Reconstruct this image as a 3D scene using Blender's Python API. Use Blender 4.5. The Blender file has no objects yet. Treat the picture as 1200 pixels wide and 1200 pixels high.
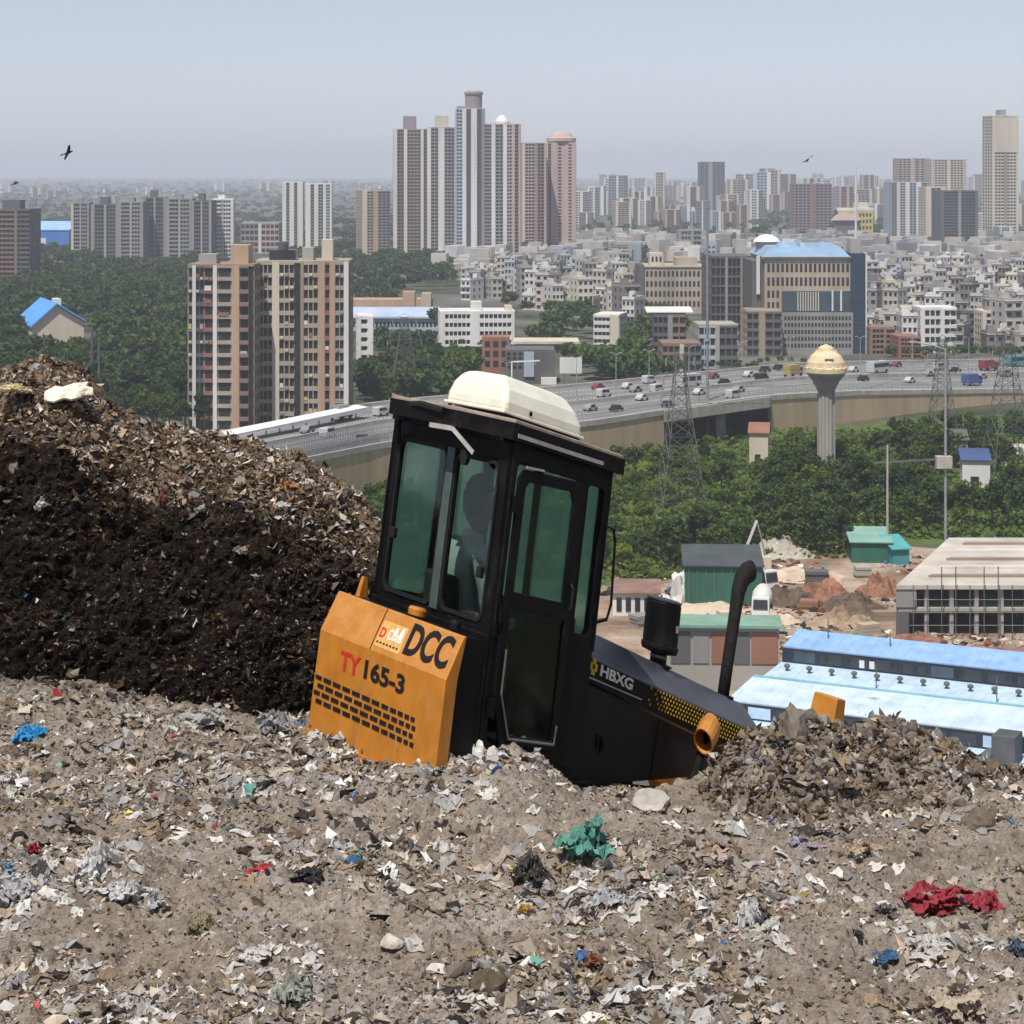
import bpy, bmesh, math, random
import numpy as np
from mathutils import Vector, Matrix

sc = bpy.context.scene
C = sc.collection
R = math.radians
PI = math.pi

# ------------------------------------------------------------------ camera
HAZE = 1.55e-4
EYE = 58.0                      # eye height above the plain (the landfill is ~54 m high)
FOC = 2500.0                    # focal length in units of the 1200 px wide picture
HOR = 200.0                     # row of the horizon in that picture
cam_d = bpy.data.cameras.new('camera')
cam = bpy.data.objects.new('camera', cam_d)
C.objects.link(cam)
cam.location = (0, 0, EYE)
cam.rotation_euler = (R(90), 0, 0)
cam_d.sensor_width = 36.0
cam_d.lens = FOC / 1200.0 * 36.0
cam_d.shift_y = -(600.0 - HOR) / 1200.0
cam_d.clip_start = 0.2
cam_d.clip_end = 60000.0
sc.camera = cam

# ------------------------------------------------------------------ sky, sun, exposure
SUN_EL, SUN_AZ = R(63), R(-158)         # azimuth clockwise from +Y: high sun behind the viewer, a little to the left
world = bpy.data.worlds.new('World')
sc.world = world
world.use_nodes = True
wn = world.node_tree
wn.nodes.clear()
sky = wn.nodes.new('ShaderNodeTexSky')
sky.sky_type = 'NISHITA'
sky.sun_disc = False
sky.sun_elevation = SUN_EL
sky.sun_rotation = SUN_AZ % (2 * PI)
sky.altitude = 200
sky.air_density = 0.7
sky.dust_density = 0.3
sky.ozone_density = 2.0
bg = wn.nodes.new('ShaderNodeBackground')
bg.inputs['Strength'].default_value = 0.106
wo = wn.nodes.new('ShaderNodeOutputWorld')
veil = wn.nodes.new('ShaderNodeHueSaturation')      # a thin even veil of dust over the whole sky
veil.inputs['Saturation'].default_value = 0.53
wn.links.new(sky.outputs[0], veil.inputs['Color'])
tint = wn.nodes.new('ShaderNodeMix'); tint.data_type = 'RGBA'; tint.blend_type = 'MULTIPLY'; tint.inputs[0].default_value = 1.0
tint.inputs[7].default_value = (1.03, .99, 1.04, 1)
wn.links.new(veil.outputs[0], tint.inputs[6])
wn.links.new(tint.outputs[2], bg.inputs[0])
wn.links.new(bg.outputs[0], wo.inputs[0])

sun_d = bpy.data.lights.new('sun', 'SUN')
sun_d.energy = 5.0
sun_d.angle = R(0.6)
sun_d.color = (1.0, 0.95, 0.87)
sun = bpy.data.objects.new('sun', sun_d)
C.objects.link(sun)
sdir = Vector((math.sin(SUN_AZ) * math.cos(SUN_EL), math.cos(SUN_AZ) * math.cos(SUN_EL), math.sin(SUN_EL)))
sun.rotation_euler = sdir.to_track_quat('Z', 'Y').to_euler()
sun.location = (0, 0, 120)

sc.view_settings.view_transform = 'Standard'
sc.view_settings.look = 'None'
sc.view_settings.exposure = 0.0
sc.view_settings.gamma = 1.0
sc.view_settings.use_curve_mapping = False
sc.render.engine = 'CYCLES'
cy = sc.cycles
cy.max_bounces = 6
cy.diffuse_bounces = 3
cy.glossy_bounces = 3
cy.transmission_bounces = 4
cy.transparent_max_bounces = 12
cy.volume_bounces = 1
cy.use_denoising = True
cy.use_adaptive_sampling = True
cy.adaptive_threshold = 0.02
cy.caustics_reflective = False
cy.caustics_refractive = False

# ------------------------------------------------------------------ helpers
def Yg(py, z=0.0):
    """distance at which a point of height z shows on picture row py"""
    return (EYE - z) * FOC / (py - HOR)

def at(px, py, Y):
    return Vector(((px - 600.0) / FOC * Y, Y, EYE - (py - HOR) / FOC * Y))

def ground(px, py, z=0.0):
    return at(px, py, Yg(py, z))

def tag(o, label=None, cat=None, group=None, kind=None):
    if label: o['label'] = label
    if cat: o['category'] = cat
    if group: o['group'] = group
    if kind: o['kind'] = kind
    return o

def empty(name, loc=(0, 0, 0), rz=0.0):
    o = bpy.data.objects.new(name, None)
    C.objects.link(o)
    o.location = loc
    o.rotation_euler = (0, 0, rz)
    o.empty_display_size = 0.3
    return o

def link(name, me, parent=None, mat=None, smooth=False):
    if mat is not None and not me.materials:
        for m in (mat if isinstance(mat, (list, tuple)) else [mat]):
            me.materials.append(m)
    o = bpy.data.objects.new(name, me)
    C.objects.link(o)
    if parent is not None:
        o.parent = parent
    if smooth:
        me.polygons.foreach_set('use_smooth', [True] * len(me.polygons))
    return o

def np_mesh(name, V, F, mi=None, col=None):
    """mesh from numpy arrays; F: (n,k) index array; col: per-vertex rgb"""
    me = bpy.data.meshes.new(name)
    V = np.ascontiguousarray(V, dtype=np.float32)
    F = np.ascontiguousarray(F, dtype=np.int32)
    n, k = F.shape
    me.vertices.add(len(V)); me.vertices.foreach_set('co', V.ravel())
    me.loops.add(n * k); me.loops.foreach_set('vertex_index', F.ravel())
    me.polygons.add(n)
    me.polygons.foreach_set('loop_start', np.arange(0, n * k, k, dtype=np.int32))
    if mi is not None:
        me.polygons.foreach_set('material_index', np.ascontiguousarray(mi, dtype=np.int32))
    if col is not None:
        ca = me.color_attributes.new('Col', 'FLOAT_COLOR', 'POINT')
        c4 = np.ones((len(V), 4), dtype=np.float32); c4[:, :3] = col
        ca.data.foreach_set('color', c4.ravel())
    me.polygons.foreach_set('use_smooth', np.zeros(n, dtype=bool))
    me.update(calc_edges=True)
    return me

class MB:
    """collects boxes, bars, tubes ... and builds ONE mesh object"""
    def __init__(s): s.v = []; s.f = []; s.m = []
    def _add(s, vs, fs, m=0):
        b = len(s.v); s.v += [tuple(p) for p in vs]
        for f in fs: s.f.append(tuple(b + i for i in f)); s.m.append(m)
    def box(s, x0, y0, z0, x1, y1, z1, m=0):
        s._add([(x0,y0,z0),(x1,y0,z0),(x1,y1,z0),(x0,y1,z0),(x0,y0,z1),(x1,y0,z1),(x1,y1,z1),(x0,y1,z1)],
               [(0,3,2,1),(4,5,6,7),(0,1,5,4),(1,2,6,5),(2,3,7,6),(3,0,4,7)], m); return s
    def hexa(s, p, m=0):
        s._add(p, [(0,3,2,1),(4,5,6,7),(0,1,5,4),(1,2,6,5),(2,3,7,6),(3,0,4,7)], m); return s
    def quad(s, a, b, c, d, m=0):
        s._add([a,b,c,d], [(0,1,2,3)], m); return s
    def bar(s, a, b, w, h=None, m=0, up=(0,0,1)):
        a = Vector(a); b = Vector(b); h = h or w
        d = (b - a).normalized(); u = Vector(up)
        if abs(d.dot(u)) > .98: u = Vector((1,0,0))
        x = d.cross(u).normalized(); y = x.cross(d).normalized()
        x = x * (w/2); y = y * (h/2)
        s.hexa([a-x-y, a+x-y, a+x+y, a-x+y, b-x-y, b+x-y, b+x+y, b-x+y], m); return s
    def tube(s, pts, r, n=8, m=0, cap=True):
        pts = [Vector(p) for p in pts]; k = len(pts)
        rs = r if isinstance(r, (list, tuple)) else [r]*k
        rings = []; prev = None
        for i, p in enumerate(pts):
            d = (pts[min(i+1,k-1)] - pts[max(i-1,0)]).normalized()
            if prev is None:
                u = Vector((0,0,1)) if abs(d.z) < .9 else Vector((1,0,0))
                x = d.cross(u).normalized()
            else:
                x = (prev - d * prev.dot(d)).normalized()
            prev = x; y = d.cross(x)
            rings.append([p + x*(rs[i]*math.cos(2*PI*j/n)) + y*(rs[i]*math.sin(2*PI*j/n)) for j in range(n)])
        vs = [q for r_ in rings for q in r_]; fs = []
        for i in range(k-1):
            for j in range(n):
                a = i*n+j; b = i*n+(j+1)%n
                fs.append((a, b, b+n, a+n))
        if cap:
            fs.append(tuple(range(n-1,-1,-1))); fs.append(tuple((k-1)*n+j for j in range(n)))
        s._add(vs, fs, m); return s
    def lathe(s, prof, n=24, c=(0,0,0), m=0):
        vs = []; k = len(prof)
        for r, z in prof:
            for j in range(n):
                vs.append((c[0]+r*math.cos(2*PI*j/n), c[1]+r*math.sin(2*PI*j/n), c[2]+z))
        fs = []
        for i in range(k-1):
            for j in range(n):
                a = i*n+j; b = i*n+(j+1)%n
                fs.append((a,b,b+n,a+n))
        fs.append(tuple(range(n-1,-1,-1))); fs.append(tuple((k-1)*n+j for j in range(n)))
        s._add(vs, fs, m); return s
    def prism(s, poly, z0, z1, m=0):
        n = len(poly)
        vs = [(x,y,z0) for x,y in poly] + [(x,y,z1) for x,y in poly]
        fs = [tuple(range(n-1,-1,-1)), tuple(range(n,2*n))] + [(i,(i+1)%n,(i+1)%n+n,i+n) for i in range(n)]
        s._add(vs, fs, m); return s
    def xf(s, fn):
        s.v = [tuple(fn(p)) for p in s.v]; return s
    def mesh(s, name):
        me = bpy.data.meshes.new(name)
        me.from_pydata(s.v, [], s.f)
        me.polygons.foreach_set('material_index', s.m)
        me.update()
        bm = bmesh.new(); bm.from_mesh(me); bmesh.ops.recalc_face_normals(bm, faces=bm.faces); bm.to_mesh(me); bm.free()
        return me
    def build(s, name, mat, parent=None, smooth=False, bevel=0):
        o = link(name, s.mesh(name), parent, mat, smooth)
        if bevel:
            b = o.modifiers.new('bevel', 'BEVEL'); b.width = bevel; b.segments = 2; b.limit_method = 'ANGLE'
        return o

def copy_tree(o, parent=None):
    c = o.copy(); C.objects.link(c); c.parent = parent
    for ch in [k for k in ALL_CHILDREN.get(o.name, o.children)]:
        copy_tree(ch, c)
    return c
ALL_CHILDREN = {}

# numpy noise -------------------------------------------------------
def _hash(ix, iy, iz, seed):
    h = (ix.astype(np.int64) * 374761393 + iy.astype(np.int64) * 668265263 + iz.astype(np.int64) * 2147483647 + seed * 144665) & 0xffffffff
    h = ((h ^ (h >> 13)) * 1274126177) & 0xffffffff
    h = ((h ^ (h >> 16)) * 2246822519) & 0xffffffff
    return ((h ^ (h >> 15)) & 0xffffff) / float(0xffffff) * 2 - 1

def noise3(P, seed=0):
    i = np.floor(P).astype(np.int64); f = P - i
    u = f*f*(3-2*f)
    o = 0
    for dx in (0,1):
        for dy in (0,1):
            for dz in (0,1):
                w = (u[:,0] if dx else 1-u[:,0])*(u[:,1] if dy else 1-u[:,1])*(u[:,2] if dz else 1-u[:,2])
                o = o + w*_hash(i[:,0]+dx, i[:,1]+dy, i[:,2]+dz, seed)
    return o

def fbm(P, seed=0, octs=4, gain=.5):
    o = 0; a = 1.0
    for k in range(octs):
        o = o + a*noise3(P*(2.03**k), seed+k*17); a *= gain
    return o

def rand_rot(n, rng, tilt=PI):
    """random rotation matrices: spin about z, tilt up to `tilt`"""
    a = rng.uniform(0, 2*PI, n); t = tilt*np.abs(rng.normal(0, .5, n)); b = rng.uniform(0, 2*PI, n)
    t = np.minimum(t, PI)
    def rz(q):
        m = np.zeros((n,3,3)); m[:,0,0]=np.cos(q); m[:,0,1]=-np.sin(q); m[:,1,0]=np.sin(q); m[:,1,1]=np.cos(q); m[:,2,2]=1; return m
    def rx(q):
        m = np.zeros((n,3,3)); m[:,1,1]=np.cos(q); m[:,1,2]=-np.sin(q); m[:,2,1]=np.sin(q); m[:,2,2]=np.cos(q); m[:,0,0]=1; return m
    return rz(b) @ rx(t) @ rz(a)

def batch(BV, BF, pos, rot, scl, jitter=0.0, rng=None):
    """replicate one small mesh n times into one big vertex / face array"""
    n = len(pos); k = len(BV)
    v = np.broadcast_to(BV, (n,k,3)).copy()
    if jitter: v += rng.normal(0, jitter, v.shape)
    v = v * scl[:,None,:]
    v = np.einsum('nij,nkj->nki', rot, v) + pos[:,None,:]
    F = (BF[None] + (np.arange(n)*k)[:,None,None]).reshape(-1, BF.shape[1])
    return v.reshape(-1,3), F

def ico(sub):
    bm = bmesh.new(); bmesh.ops.create_icosphere(bm, subdivisions=sub, radius=1.0)
    bm.verts.ensure_lookup_table()
    V = np.array([v.co[:] for v in bm.verts]); F = np.array([[l.index for l in f.verts] for f in bm.faces]); bm.free()
    return V, F

SHEET_V = np.array([[x, y, 0.0] for y in (-.5, 0, .5) for x in (-.5, 0, .5)])
SHEET_F = np.array([[0,1,4,3],[1,2,5,4],[3,4,7,6],[4,5,8,7]])
FLAKE_V = np.array([[-.5,-.5,0],[.5,-.5,0],[.5,.5,0],[-.5,.5,0.0]])
FLAKE_F = np.array([[0,1,2,3]])

# ------------------------------------------------------------------ materials
def srgb(r, g, b):
    f = lambda c: (c/255/12.92) if c/255 <= .04045 else ((c/255+.055)/1.055)**2.4
    return (f(r), f(g), f(b))

class N:
    """tiny node-tree writer"""
    def __init__(s, name):
        s.m = bpy.data.materials.new(name); s.m.use_nodes = True
        s.t = s.m.node_tree; s.t.nodes.clear()
        s.out = s.n('ShaderNodeOutputMaterial')
    def n(s, typ, **kw):
        nd = s.t.nodes.new(typ)
        for k, v in kw.items():
            if k.startswith('i_'):
                nd.inputs[k[2:].replace('_', ' ')].default_value = v
            else: setattr(nd, k, v)
        return nd
    def l(s, a, b): s.t.links.new(a, b)
    def pos(s): return s.n('ShaderNodeNewGeometry').outputs['Position']
    def noise(s, scale, vec=None, detail=4, rough=.55):
        nd = s.n('ShaderNodeTexNoise'); nd.inputs['Scale'].default_value = scale
        nd.inputs['Detail'].default_value = detail; nd.inputs['Roughness'].default_value = rough
        s.l(vec if vec is not None else s.pos(), nd.inputs['Vector']); return nd.outputs['Fac']
    def ramp(s, fac, stops, interp='LINEAR'):
        nd = s.n('ShaderNodeValToRGB'); cr = nd.color_ramp; cr.interpolation = interp
        while len(cr.elements) < len(stops): cr.elements.new(.5)
        for e, (p, c) in zip(cr.elements, stops):
            e.position = p; e.color = (*c, 1) if len(c) == 3 else c
        s.l(fac, nd.inputs[0]); return nd.outputs[0]
    def mix(s, fac, a, b, mode='MIX'):
        nd = s.n('ShaderNodeMix', data_type='RGBA', blend_type=mode)
        for sock, val in ((nd.inputs[0], fac), (nd.inputs[6], a), (nd.inputs[7], b)):
            if isinstance(val, (int, float)): sock.default_value = val
            elif isinstance(val, tuple): sock.default_value = (*val, 1) if len(val) == 3 else val
            else: s.l(val, sock)
        return nd.outputs[2]
    def bsdf(s, col, rough=.8, metal=0.0, spec=.3, bump=None, bstr=.3, bdist=.02):
        b = s.n('ShaderNodeBsdfPrincipled')
        if isinstance(col, tuple): b.inputs['Base Color'].default_value = (*col, 1)
        else: s.l(col, b.inputs['Base Color'])
        if isinstance(rough, (int, float)): b.inputs['Roughness'].default_value = rough
        else: s.l(rough, b.inputs['Roughness'])
        b.inputs['Metallic'].default_value = metal
        b.inputs['Specular IOR Level'].default_value = spec
        if bump is not None:
            bn = s.n('ShaderNodeBump'); bn.inputs['Strength'].default_value = bstr; bn.inputs['Distance'].default_value = bdist
            s.l(bump, bn.inputs['Height']); s.l(bn.outputs[0], b.inputs['Normal'])
        s.l(b.outputs[0], s.out.inputs[0]); s.b = b
        return s.m

def M_(name, col, var=.25, scale=1.0, rough=.8, metal=0.0, spec=.3, streak=False, bump=0, bscale=None, bdist=.02):
    """plain painted / mineral surface with blotches and wear"""
    n = N(name)
    p = n.pos()
    if streak:
        mp = n.n('ShaderNodeMapping'); mp.inputs['Scale'].default_value = (1, 1, .12); n.l(p, mp.inputs[0]); p = mp.outputs[0]
    fac = n.noise(scale, p, 5, .6)
    d = tuple(c*(1-var) for c in col); e = tuple(min(1, c*(1+var*.6)) for c in col)
    c = n.ramp(fac, [(.3, d), (.7, e)])
    bp = n.noise(bscale or scale*6) if bump else None
    return n.bsdf(c, rough, metal, spec, bp, bump, bdist)

def M_random(name, stops, var=.2, scale=.2, rough=.85):
    """colour picked per object from a ramp (many houses share one mesh)"""
    n = N(name)
    oi = n.n('ShaderNodeObjectInfo')
    base = n.ramp(oi.outputs['Random'], stops, 'CONSTANT')
    f = n.noise(scale, None, 4)
    g = n.ramp(f, [(.3, (1-var,)*3), (.7, (1.0,)*3)])
    return n.bsdf(n.mix(1.0, base, g, 'MULTIPLY'), rough)

def M_attr(name, rough=.75, spec=.3, var=.25, scale=30, trans=0.0):
    n = N(name)
    a = n.n('ShaderNodeAttribute'); a.attribute_name = 'Col'
    f = n.noise(scale, None, 3)
    g = n.ramp(f, [(.3, (1-var,)*3), (.7, (1.0,)*3)])
    n.bsdf(n.mix(1.0, a.outputs['Color'], g, 'MULTIPLY'), rough, 0, spec)
    if trans:
        t = n.n('ShaderNodeBsdfTranslucent'); n.l(a.outputs['Color'], t.inputs[0])
        mx = n.n('ShaderNodeMixShader'); mx.inputs[0].default_value = trans
        n.l(n.b.outputs[0], mx.inputs[1]); n.l(t.outputs[0], mx.inputs[2]); n.l(mx.outputs[0], n.out.inputs[0])
    return n.m

def M_glass(name, tint, gloss=.1, rough=.03):
    n = N(name)
    t = n.n('ShaderNodeBsdfTransparent'); t.inputs[0].default_value = (*tint, 1)
    g = n.n('ShaderNodeBsdfGlossy'); g.inputs['Roughness'].default_value = rough
    g.inputs[0].default_value = (.9, .95, .92, 1)
    mx = n.n('ShaderNodeMixShader'); mx.inputs[0].default_value = gloss
    n.l(t.outputs[0], mx.inputs[1]); n.l(g.outputs[0], mx.inputs[2]); n.l(mx.outputs[0], n.out.inputs[0])
    return n.m
# ================================================================== STRUCTURE: plain, landfill, mounds
random.seed(7)
rng = np.random.default_rng(11)

# ---- the plain, one sheet to the horizon
n = N('plain_ground')
p = n.pos()
big = n.noise(.004, p, 4); mid = n.noise(.03, p, 5); fine = n.noise(.6, p, 4)
c1 = n.ramp(mid, [(.35, (.035, .055, .02)), (.5, (.06, .075, .03)), (.62, (.13, .115, .085)), (.75, (.2, .18, .15))])
c2 = n.ramp(mid, [(.3, (.09, .09, .08)), (.5, (.16, .155, .15)), (.7, (.24, .23, .22))])
c = n.mix(n.ramp(big, [(.42, (0,)*3), (.6, (1,)*3)]), c1, c2)
c = n.mix(.5, c, n.ramp(fine, [(.3, (.35,)*3), (.7, (1.0,)*3)]), 'MULTIPLY')
m_plain = n.bsdf(c, .95, 0, .1)
g = MB().quad((-9000, -400, 0), (9000, -400, 0), (9000, 16000, 0), (-9000, 16000, 0)).build('ground', m_plain)
tag(g, 'flat green and grey plain spreading to the hazy horizon', 'ground', kind='structure')

# ---- landfill top and slope
def sstep(a, b, x):
    t = np.clip((x-a)/(b-a), 0, 1); return t*t*(3-2*t)

CRX = np.array([-9, .85, 1.0, 1.14, 1.3, 1.5, 1.72, 1.9, 2.08, 2.3, 2.55, 2.72, 2.88, 3.12, 3.6, 9])
CRZ = np.array([52., 53.3, 53.75, 54.2, 54.50, 54.66, 54.72, 54.64, 54.60, 54.64, 54.58, 54.50, 54.40, 54.36, 54.30, 54.1])
def zt(X, Y, detail=True):
    X = np.asarray(X, float); Y = np.asarray(Y, float)
    sh = X.shape; X = X.ravel(); Y = Y.ravel()
    P = np.stack([X, Y, np.zeros_like(X)], 1)
    z = 54.42 + .10*noise3(P*.55, 3) + .05*noise3(P*1.3, 5)
    z = z - .24*sstep(.05, .5, X)*sstep(11.5, 12.6, Y)
    z = z - .22*sstep(-3.4, -1.2, X)*sstep(13.0, 14.3, Y)
    for (bx, by, bz, sg) in ((-.36, 12.05, .16, .36), (.02, 12.35, .07, .30), (-1.1, 13.3, .05, .5)):
        z = z + bz*np.exp(-((X-bx)**2 + (Y-by)**2)/(2*sg*sg))
    z = z + .06*sstep(1.0, 1.5, X)*sstep(11.5, 12.8, Y)
    # bulldozed ridge at the right
    rz_ = np.interp(X, CRX, CRZ) + .05*noise3(P*2.1, 9) + .03*noise3(P*5, 12)
    d = Y - 13.05 - .12*noise3(P*1.1, 21)
    ridge = rz_ - np.where(d < 0, -d*.46, d*.85) - .05*np.exp(-(d/.18)**2)
    rm = sstep(-.10, .10, ridge - z)*sstep(.95,1.2,X)
    z = np.maximum(z, ridge)
    # edge of the plateau
    E = np.interp(X, [-400, -1.6, -.9, .15, .35, 1.0, 1.3, 400], [19.2, 19.2, 15.8, 13.4, 13.05, 13.05, 13.7, 13.7])
    sl = np.interp(X, [-1, .2, 1.1, 1.6], [.75, .5, .5, .75])
    far = np.maximum(0, Y-E)
    fall = 54.25 - np.where(far < 2.2, far*sl, 2.2*sl + (far-2.2)*.75)
    z = np.where(Y > E, np.minimum(z, fall), z)
    if detail:
        near = np.clip(1.4 - np.abs(Y-12)/22, .25, 1)
        k = 1 + 1.3*rm
        z = z + near*(k*(.045*noise3(P*2.6, 31) + .042*np.abs(noise3(P*6.0, 33))) + (1+.7*rm)*.028*np.abs(noise3(P*13, 35)) + .019*noise3(P*29, 37) + .011*noise3(P*58, 39))
    return np.maximum(z, -.6).reshape(sh), rm.reshape(sh)

def geo(a, b, n, p=2.0): return a + (b-a)*(np.linspace(0, 1, n+1)[1:]**p)
xs = np.concatenate([geo(-4.1, -140, 26, 3)[::-1], np.arange(-4.1, 4.101, .018), geo(4.1, 140, 26, 3)])
ys = np.concatenate([np.linspace(-30, 8, 26)[:-1], np.arange(8, 14.4, .018), np.arange(14.4, 19.6, .06), geo(19.6, 110, 30, 1.6)])
GX, GY = np.meshgrid(xs, ys)
GZ, RM = zt(GX, GY)
nx, ny = len(xs), len(ys)
V = np.stack([GX, GY, GZ], -1).reshape(-1, 3)
ii = np.arange(nx*ny).reshape(ny, nx)
F = np.stack([ii[:-1, :-1], ii[:-1, 1:], ii[1:, 1:], ii[1:, :-1]], -1).reshape(-1, 4)

def soil(name, stops, dark=.45, bs=.6):
    n = N(name); p = n.pos()
    a = n.noise(1.1, p, 5, .6); b = n.noise(9, p, 6, .65); c = n.noise(60, p, 3, .6)
    col = n.ramp(a, stops)
    col = n.mix(n.ramp(n.noise(.7, p, 4, .6), [(.42, (0,)*3), (.62, (.8,)*3)]), col, (stops[1][1][0]*.86, stops[1][1][1]*.79, stops[1][1][2]*.71))
    col = n.mix(.8, col, n.ramp(b, [(.3, (dark,)*3), (.5, (.85,)*3), (.72, (1.25,)*3)]), 'MULTIPLY')
    col = n.mix(.6, col, n.ramp(c, [(.3, (.5,)*3), (.6, (1.1,)*3)]), 'MULTIPLY')
    hh = n.mix(.5, b, c)
    return n.bsdf(col, .95, 0, .12, hh, bs, .04)
m_soil = soil('landfill_soil', [(.3, (.20, .165, .135)), (.5, (.28, .242, .205)), (.7, (.365, .328, .288))])
land = link('landfill_ground', np_mesh('landfill_ground', V, F), None, m_soil)
tag(land, 'grey brown landfill ground strewn with rubbish in the foreground', 'ground', kind='structure')

def hit(px, py, zoff=0.0):
    """first point of the landfill surface on the sight line of picture position (px, py)"""
    Yv = np.arange(8.2, 20, .01)
    X = (px-600)/FOC*Yv
    z = zt(X, Yv)[0] + zoff
    line = EYE - (py-HOR)/FOC*Yv
    k = np.argmax(line <= z)
    return Vector((X[k], Yv[k], z[k]))

# ---- the tall fresh waste bank at the left
cu = np.array([-420, -200, 0, 40, 72, 100, 130, 165, 190, 215, 250, 300, 340, 385, 410, 428, 440, 452, 470, 520])
cv = np.array([470, 450, 440, 431, 437, 462, 486, 500, 506, 502, 520, 536, 552, 566, 582, 612, 655, 715, 790, 900])
bu = np.array([-420, 0, 100, 200, 300, 360, 520]); bv = np.array([800, 806, 822, 840, 848, 856, 880])
uu = np.concatenate([np.arange(-420, -30, 8), np.arange(-30, 521, 2.4)])
tt = np.concatenate([np.linspace(0, 1, 190), 1 + np.linspace(0, 1, 36)[1:]])
UU, TT = np.meshgrid(uu, tt)
yc = np.interp(UU, cu, cv); yb = np.interp(UU, bu, bv)
Yc = np.interp(UU, [-420, 0, 300, 440, 520], [17.6, 17.0, 16.6, 16.2, 16.0]); Yb = np.interp(UU, [-420, 0, 360, 520], [14.5, 14.5, 14.75, 15.1])
zc = EYE - (yc-HOR)/FOC*Yc; zb = EYE - (yb-HOR)/FOC*Yb - .12
t1 = np.clip(TT, 0, 1); t2 = np.clip(TT-1, 0, 1)
hz = np.where(t1 < .86, t1/.86*.93, .93 + .07*np.sin((t1-.86)/.14*PI/2))
gy = .62*t1 + .38*np.clip((t1-.62)/.38, 0, 1)**2
Yp = Yb + (Yc-Yb)*gy + t2*4.2
Zp = zb + (zc-zb)*hz - (t2**1.3)*(zc-51.5)
Xp = (UU-600)/FOC*(Yb*.35 + Yc*.65)
P = np.stack([Xp, Yp, Zp], -1)
du = np.gradient(P, axis=1); dt = np.gradient(P, axis=0)
Nn = np.cross(du, dt); Nn /= np.linalg.norm(Nn, axis=-1, keepdims=True) + 1e-9
Pf = P.reshape(-1, 3)
disp = (.12*noise3(Pf*1.2, 51) + .08*noise3(Pf*2.7, 53) + .06*noise3(Pf*6, 55) + .045*np.abs(noise3(Pf*12, 57)) + .032*noise3(Pf*24, 59) + .018*noise3(Pf*45, 61) - .05)
MV = Pf + Nn.reshape(-1, 3)*disp[:, None]
mi_ = np.arange(MV.shape[0]).reshape(TT.shape)
MF = np.stack([mi_[:-1, :-1], mi_[:-1, 1:], mi_[1:, 1:], mi_[1:, :-1]], -1).reshape(-1, 4)
n = N('fresh_waste'); p = n.pos()
a = n.noise(1.6, p, 5, .65); b = n.noise(14, p, 6, .7); c = n.noise(70, p, 3, .6)
col = n.ramp(a, [(.32, (.010, .008, .006)), (.5, (.022, .015, .010)), (.68, (.048, .031, .019))])
col = n.mix(.85, col, n.ramp(b, [(.32, (.3,)*3), (.5, (.8,)*3), (.7, (1.8, 1.7, 1.6))]), 'MULTIPLY')
m_waste = n.bsdf(col, .9, 0, .15, n.mix(.5, b, c), .8, .05)
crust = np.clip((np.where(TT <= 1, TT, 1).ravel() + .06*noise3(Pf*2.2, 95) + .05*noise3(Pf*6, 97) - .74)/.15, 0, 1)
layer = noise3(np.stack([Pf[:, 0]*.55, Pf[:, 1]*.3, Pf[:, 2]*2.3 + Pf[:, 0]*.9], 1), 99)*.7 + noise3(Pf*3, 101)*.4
ca_ = np.array([.021, .0145, .0098])*np.exp(layer*.9 + 1.5*(np.clip(TT, 0, 1).ravel()-.55))[:, None]  # dark waste under dry crust, the foot's shade partly put into the colour
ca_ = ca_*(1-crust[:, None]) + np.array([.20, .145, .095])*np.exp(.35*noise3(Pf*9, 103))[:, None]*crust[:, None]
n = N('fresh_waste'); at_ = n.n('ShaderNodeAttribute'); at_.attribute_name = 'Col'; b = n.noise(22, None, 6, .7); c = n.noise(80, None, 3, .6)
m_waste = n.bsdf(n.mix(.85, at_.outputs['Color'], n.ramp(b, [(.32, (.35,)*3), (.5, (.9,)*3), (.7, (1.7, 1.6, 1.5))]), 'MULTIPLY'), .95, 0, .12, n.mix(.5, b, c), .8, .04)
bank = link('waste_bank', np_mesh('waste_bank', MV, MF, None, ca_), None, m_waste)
tag(bank, 'steep bank of dark brown compacted waste behind the bulldozer', 'waste bank', kind='structure')

# ---- loose scraps: too many to count
PAL = {
 'white': (.58, .56, .53), 'grey': (.33, .32, .31), 'beige': (.44, .37, .29), 'tan': (.27, .2, .13), 'brown': (.13, .095, .065),
 'dark': (.035, .03, .028), 'blue': (.06, .2, .45), 'red': (.38, .05, .05), 'green': (.12, .3, .24), 'yellow': (.5, .38, .1), 'pink': (.5, .3, .3),
 'rust': (.22, .09, .04), 'black': (.012, .01, .009), 'ochre': (.17, .095, .042),
}
def colours(n_, weights, rng, var=.3):
    ks = list(weights); w = np.array([weights[k] for k in ks], float); w /= w.sum()
    ch = rng.choice(len(ks), n_, p=w)
    base = np.array([PAL[k] for k in ks])[ch]
    return np.clip(base*np.exp(rng.normal(0, var, (n_, 1))), 0, .85)

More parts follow.
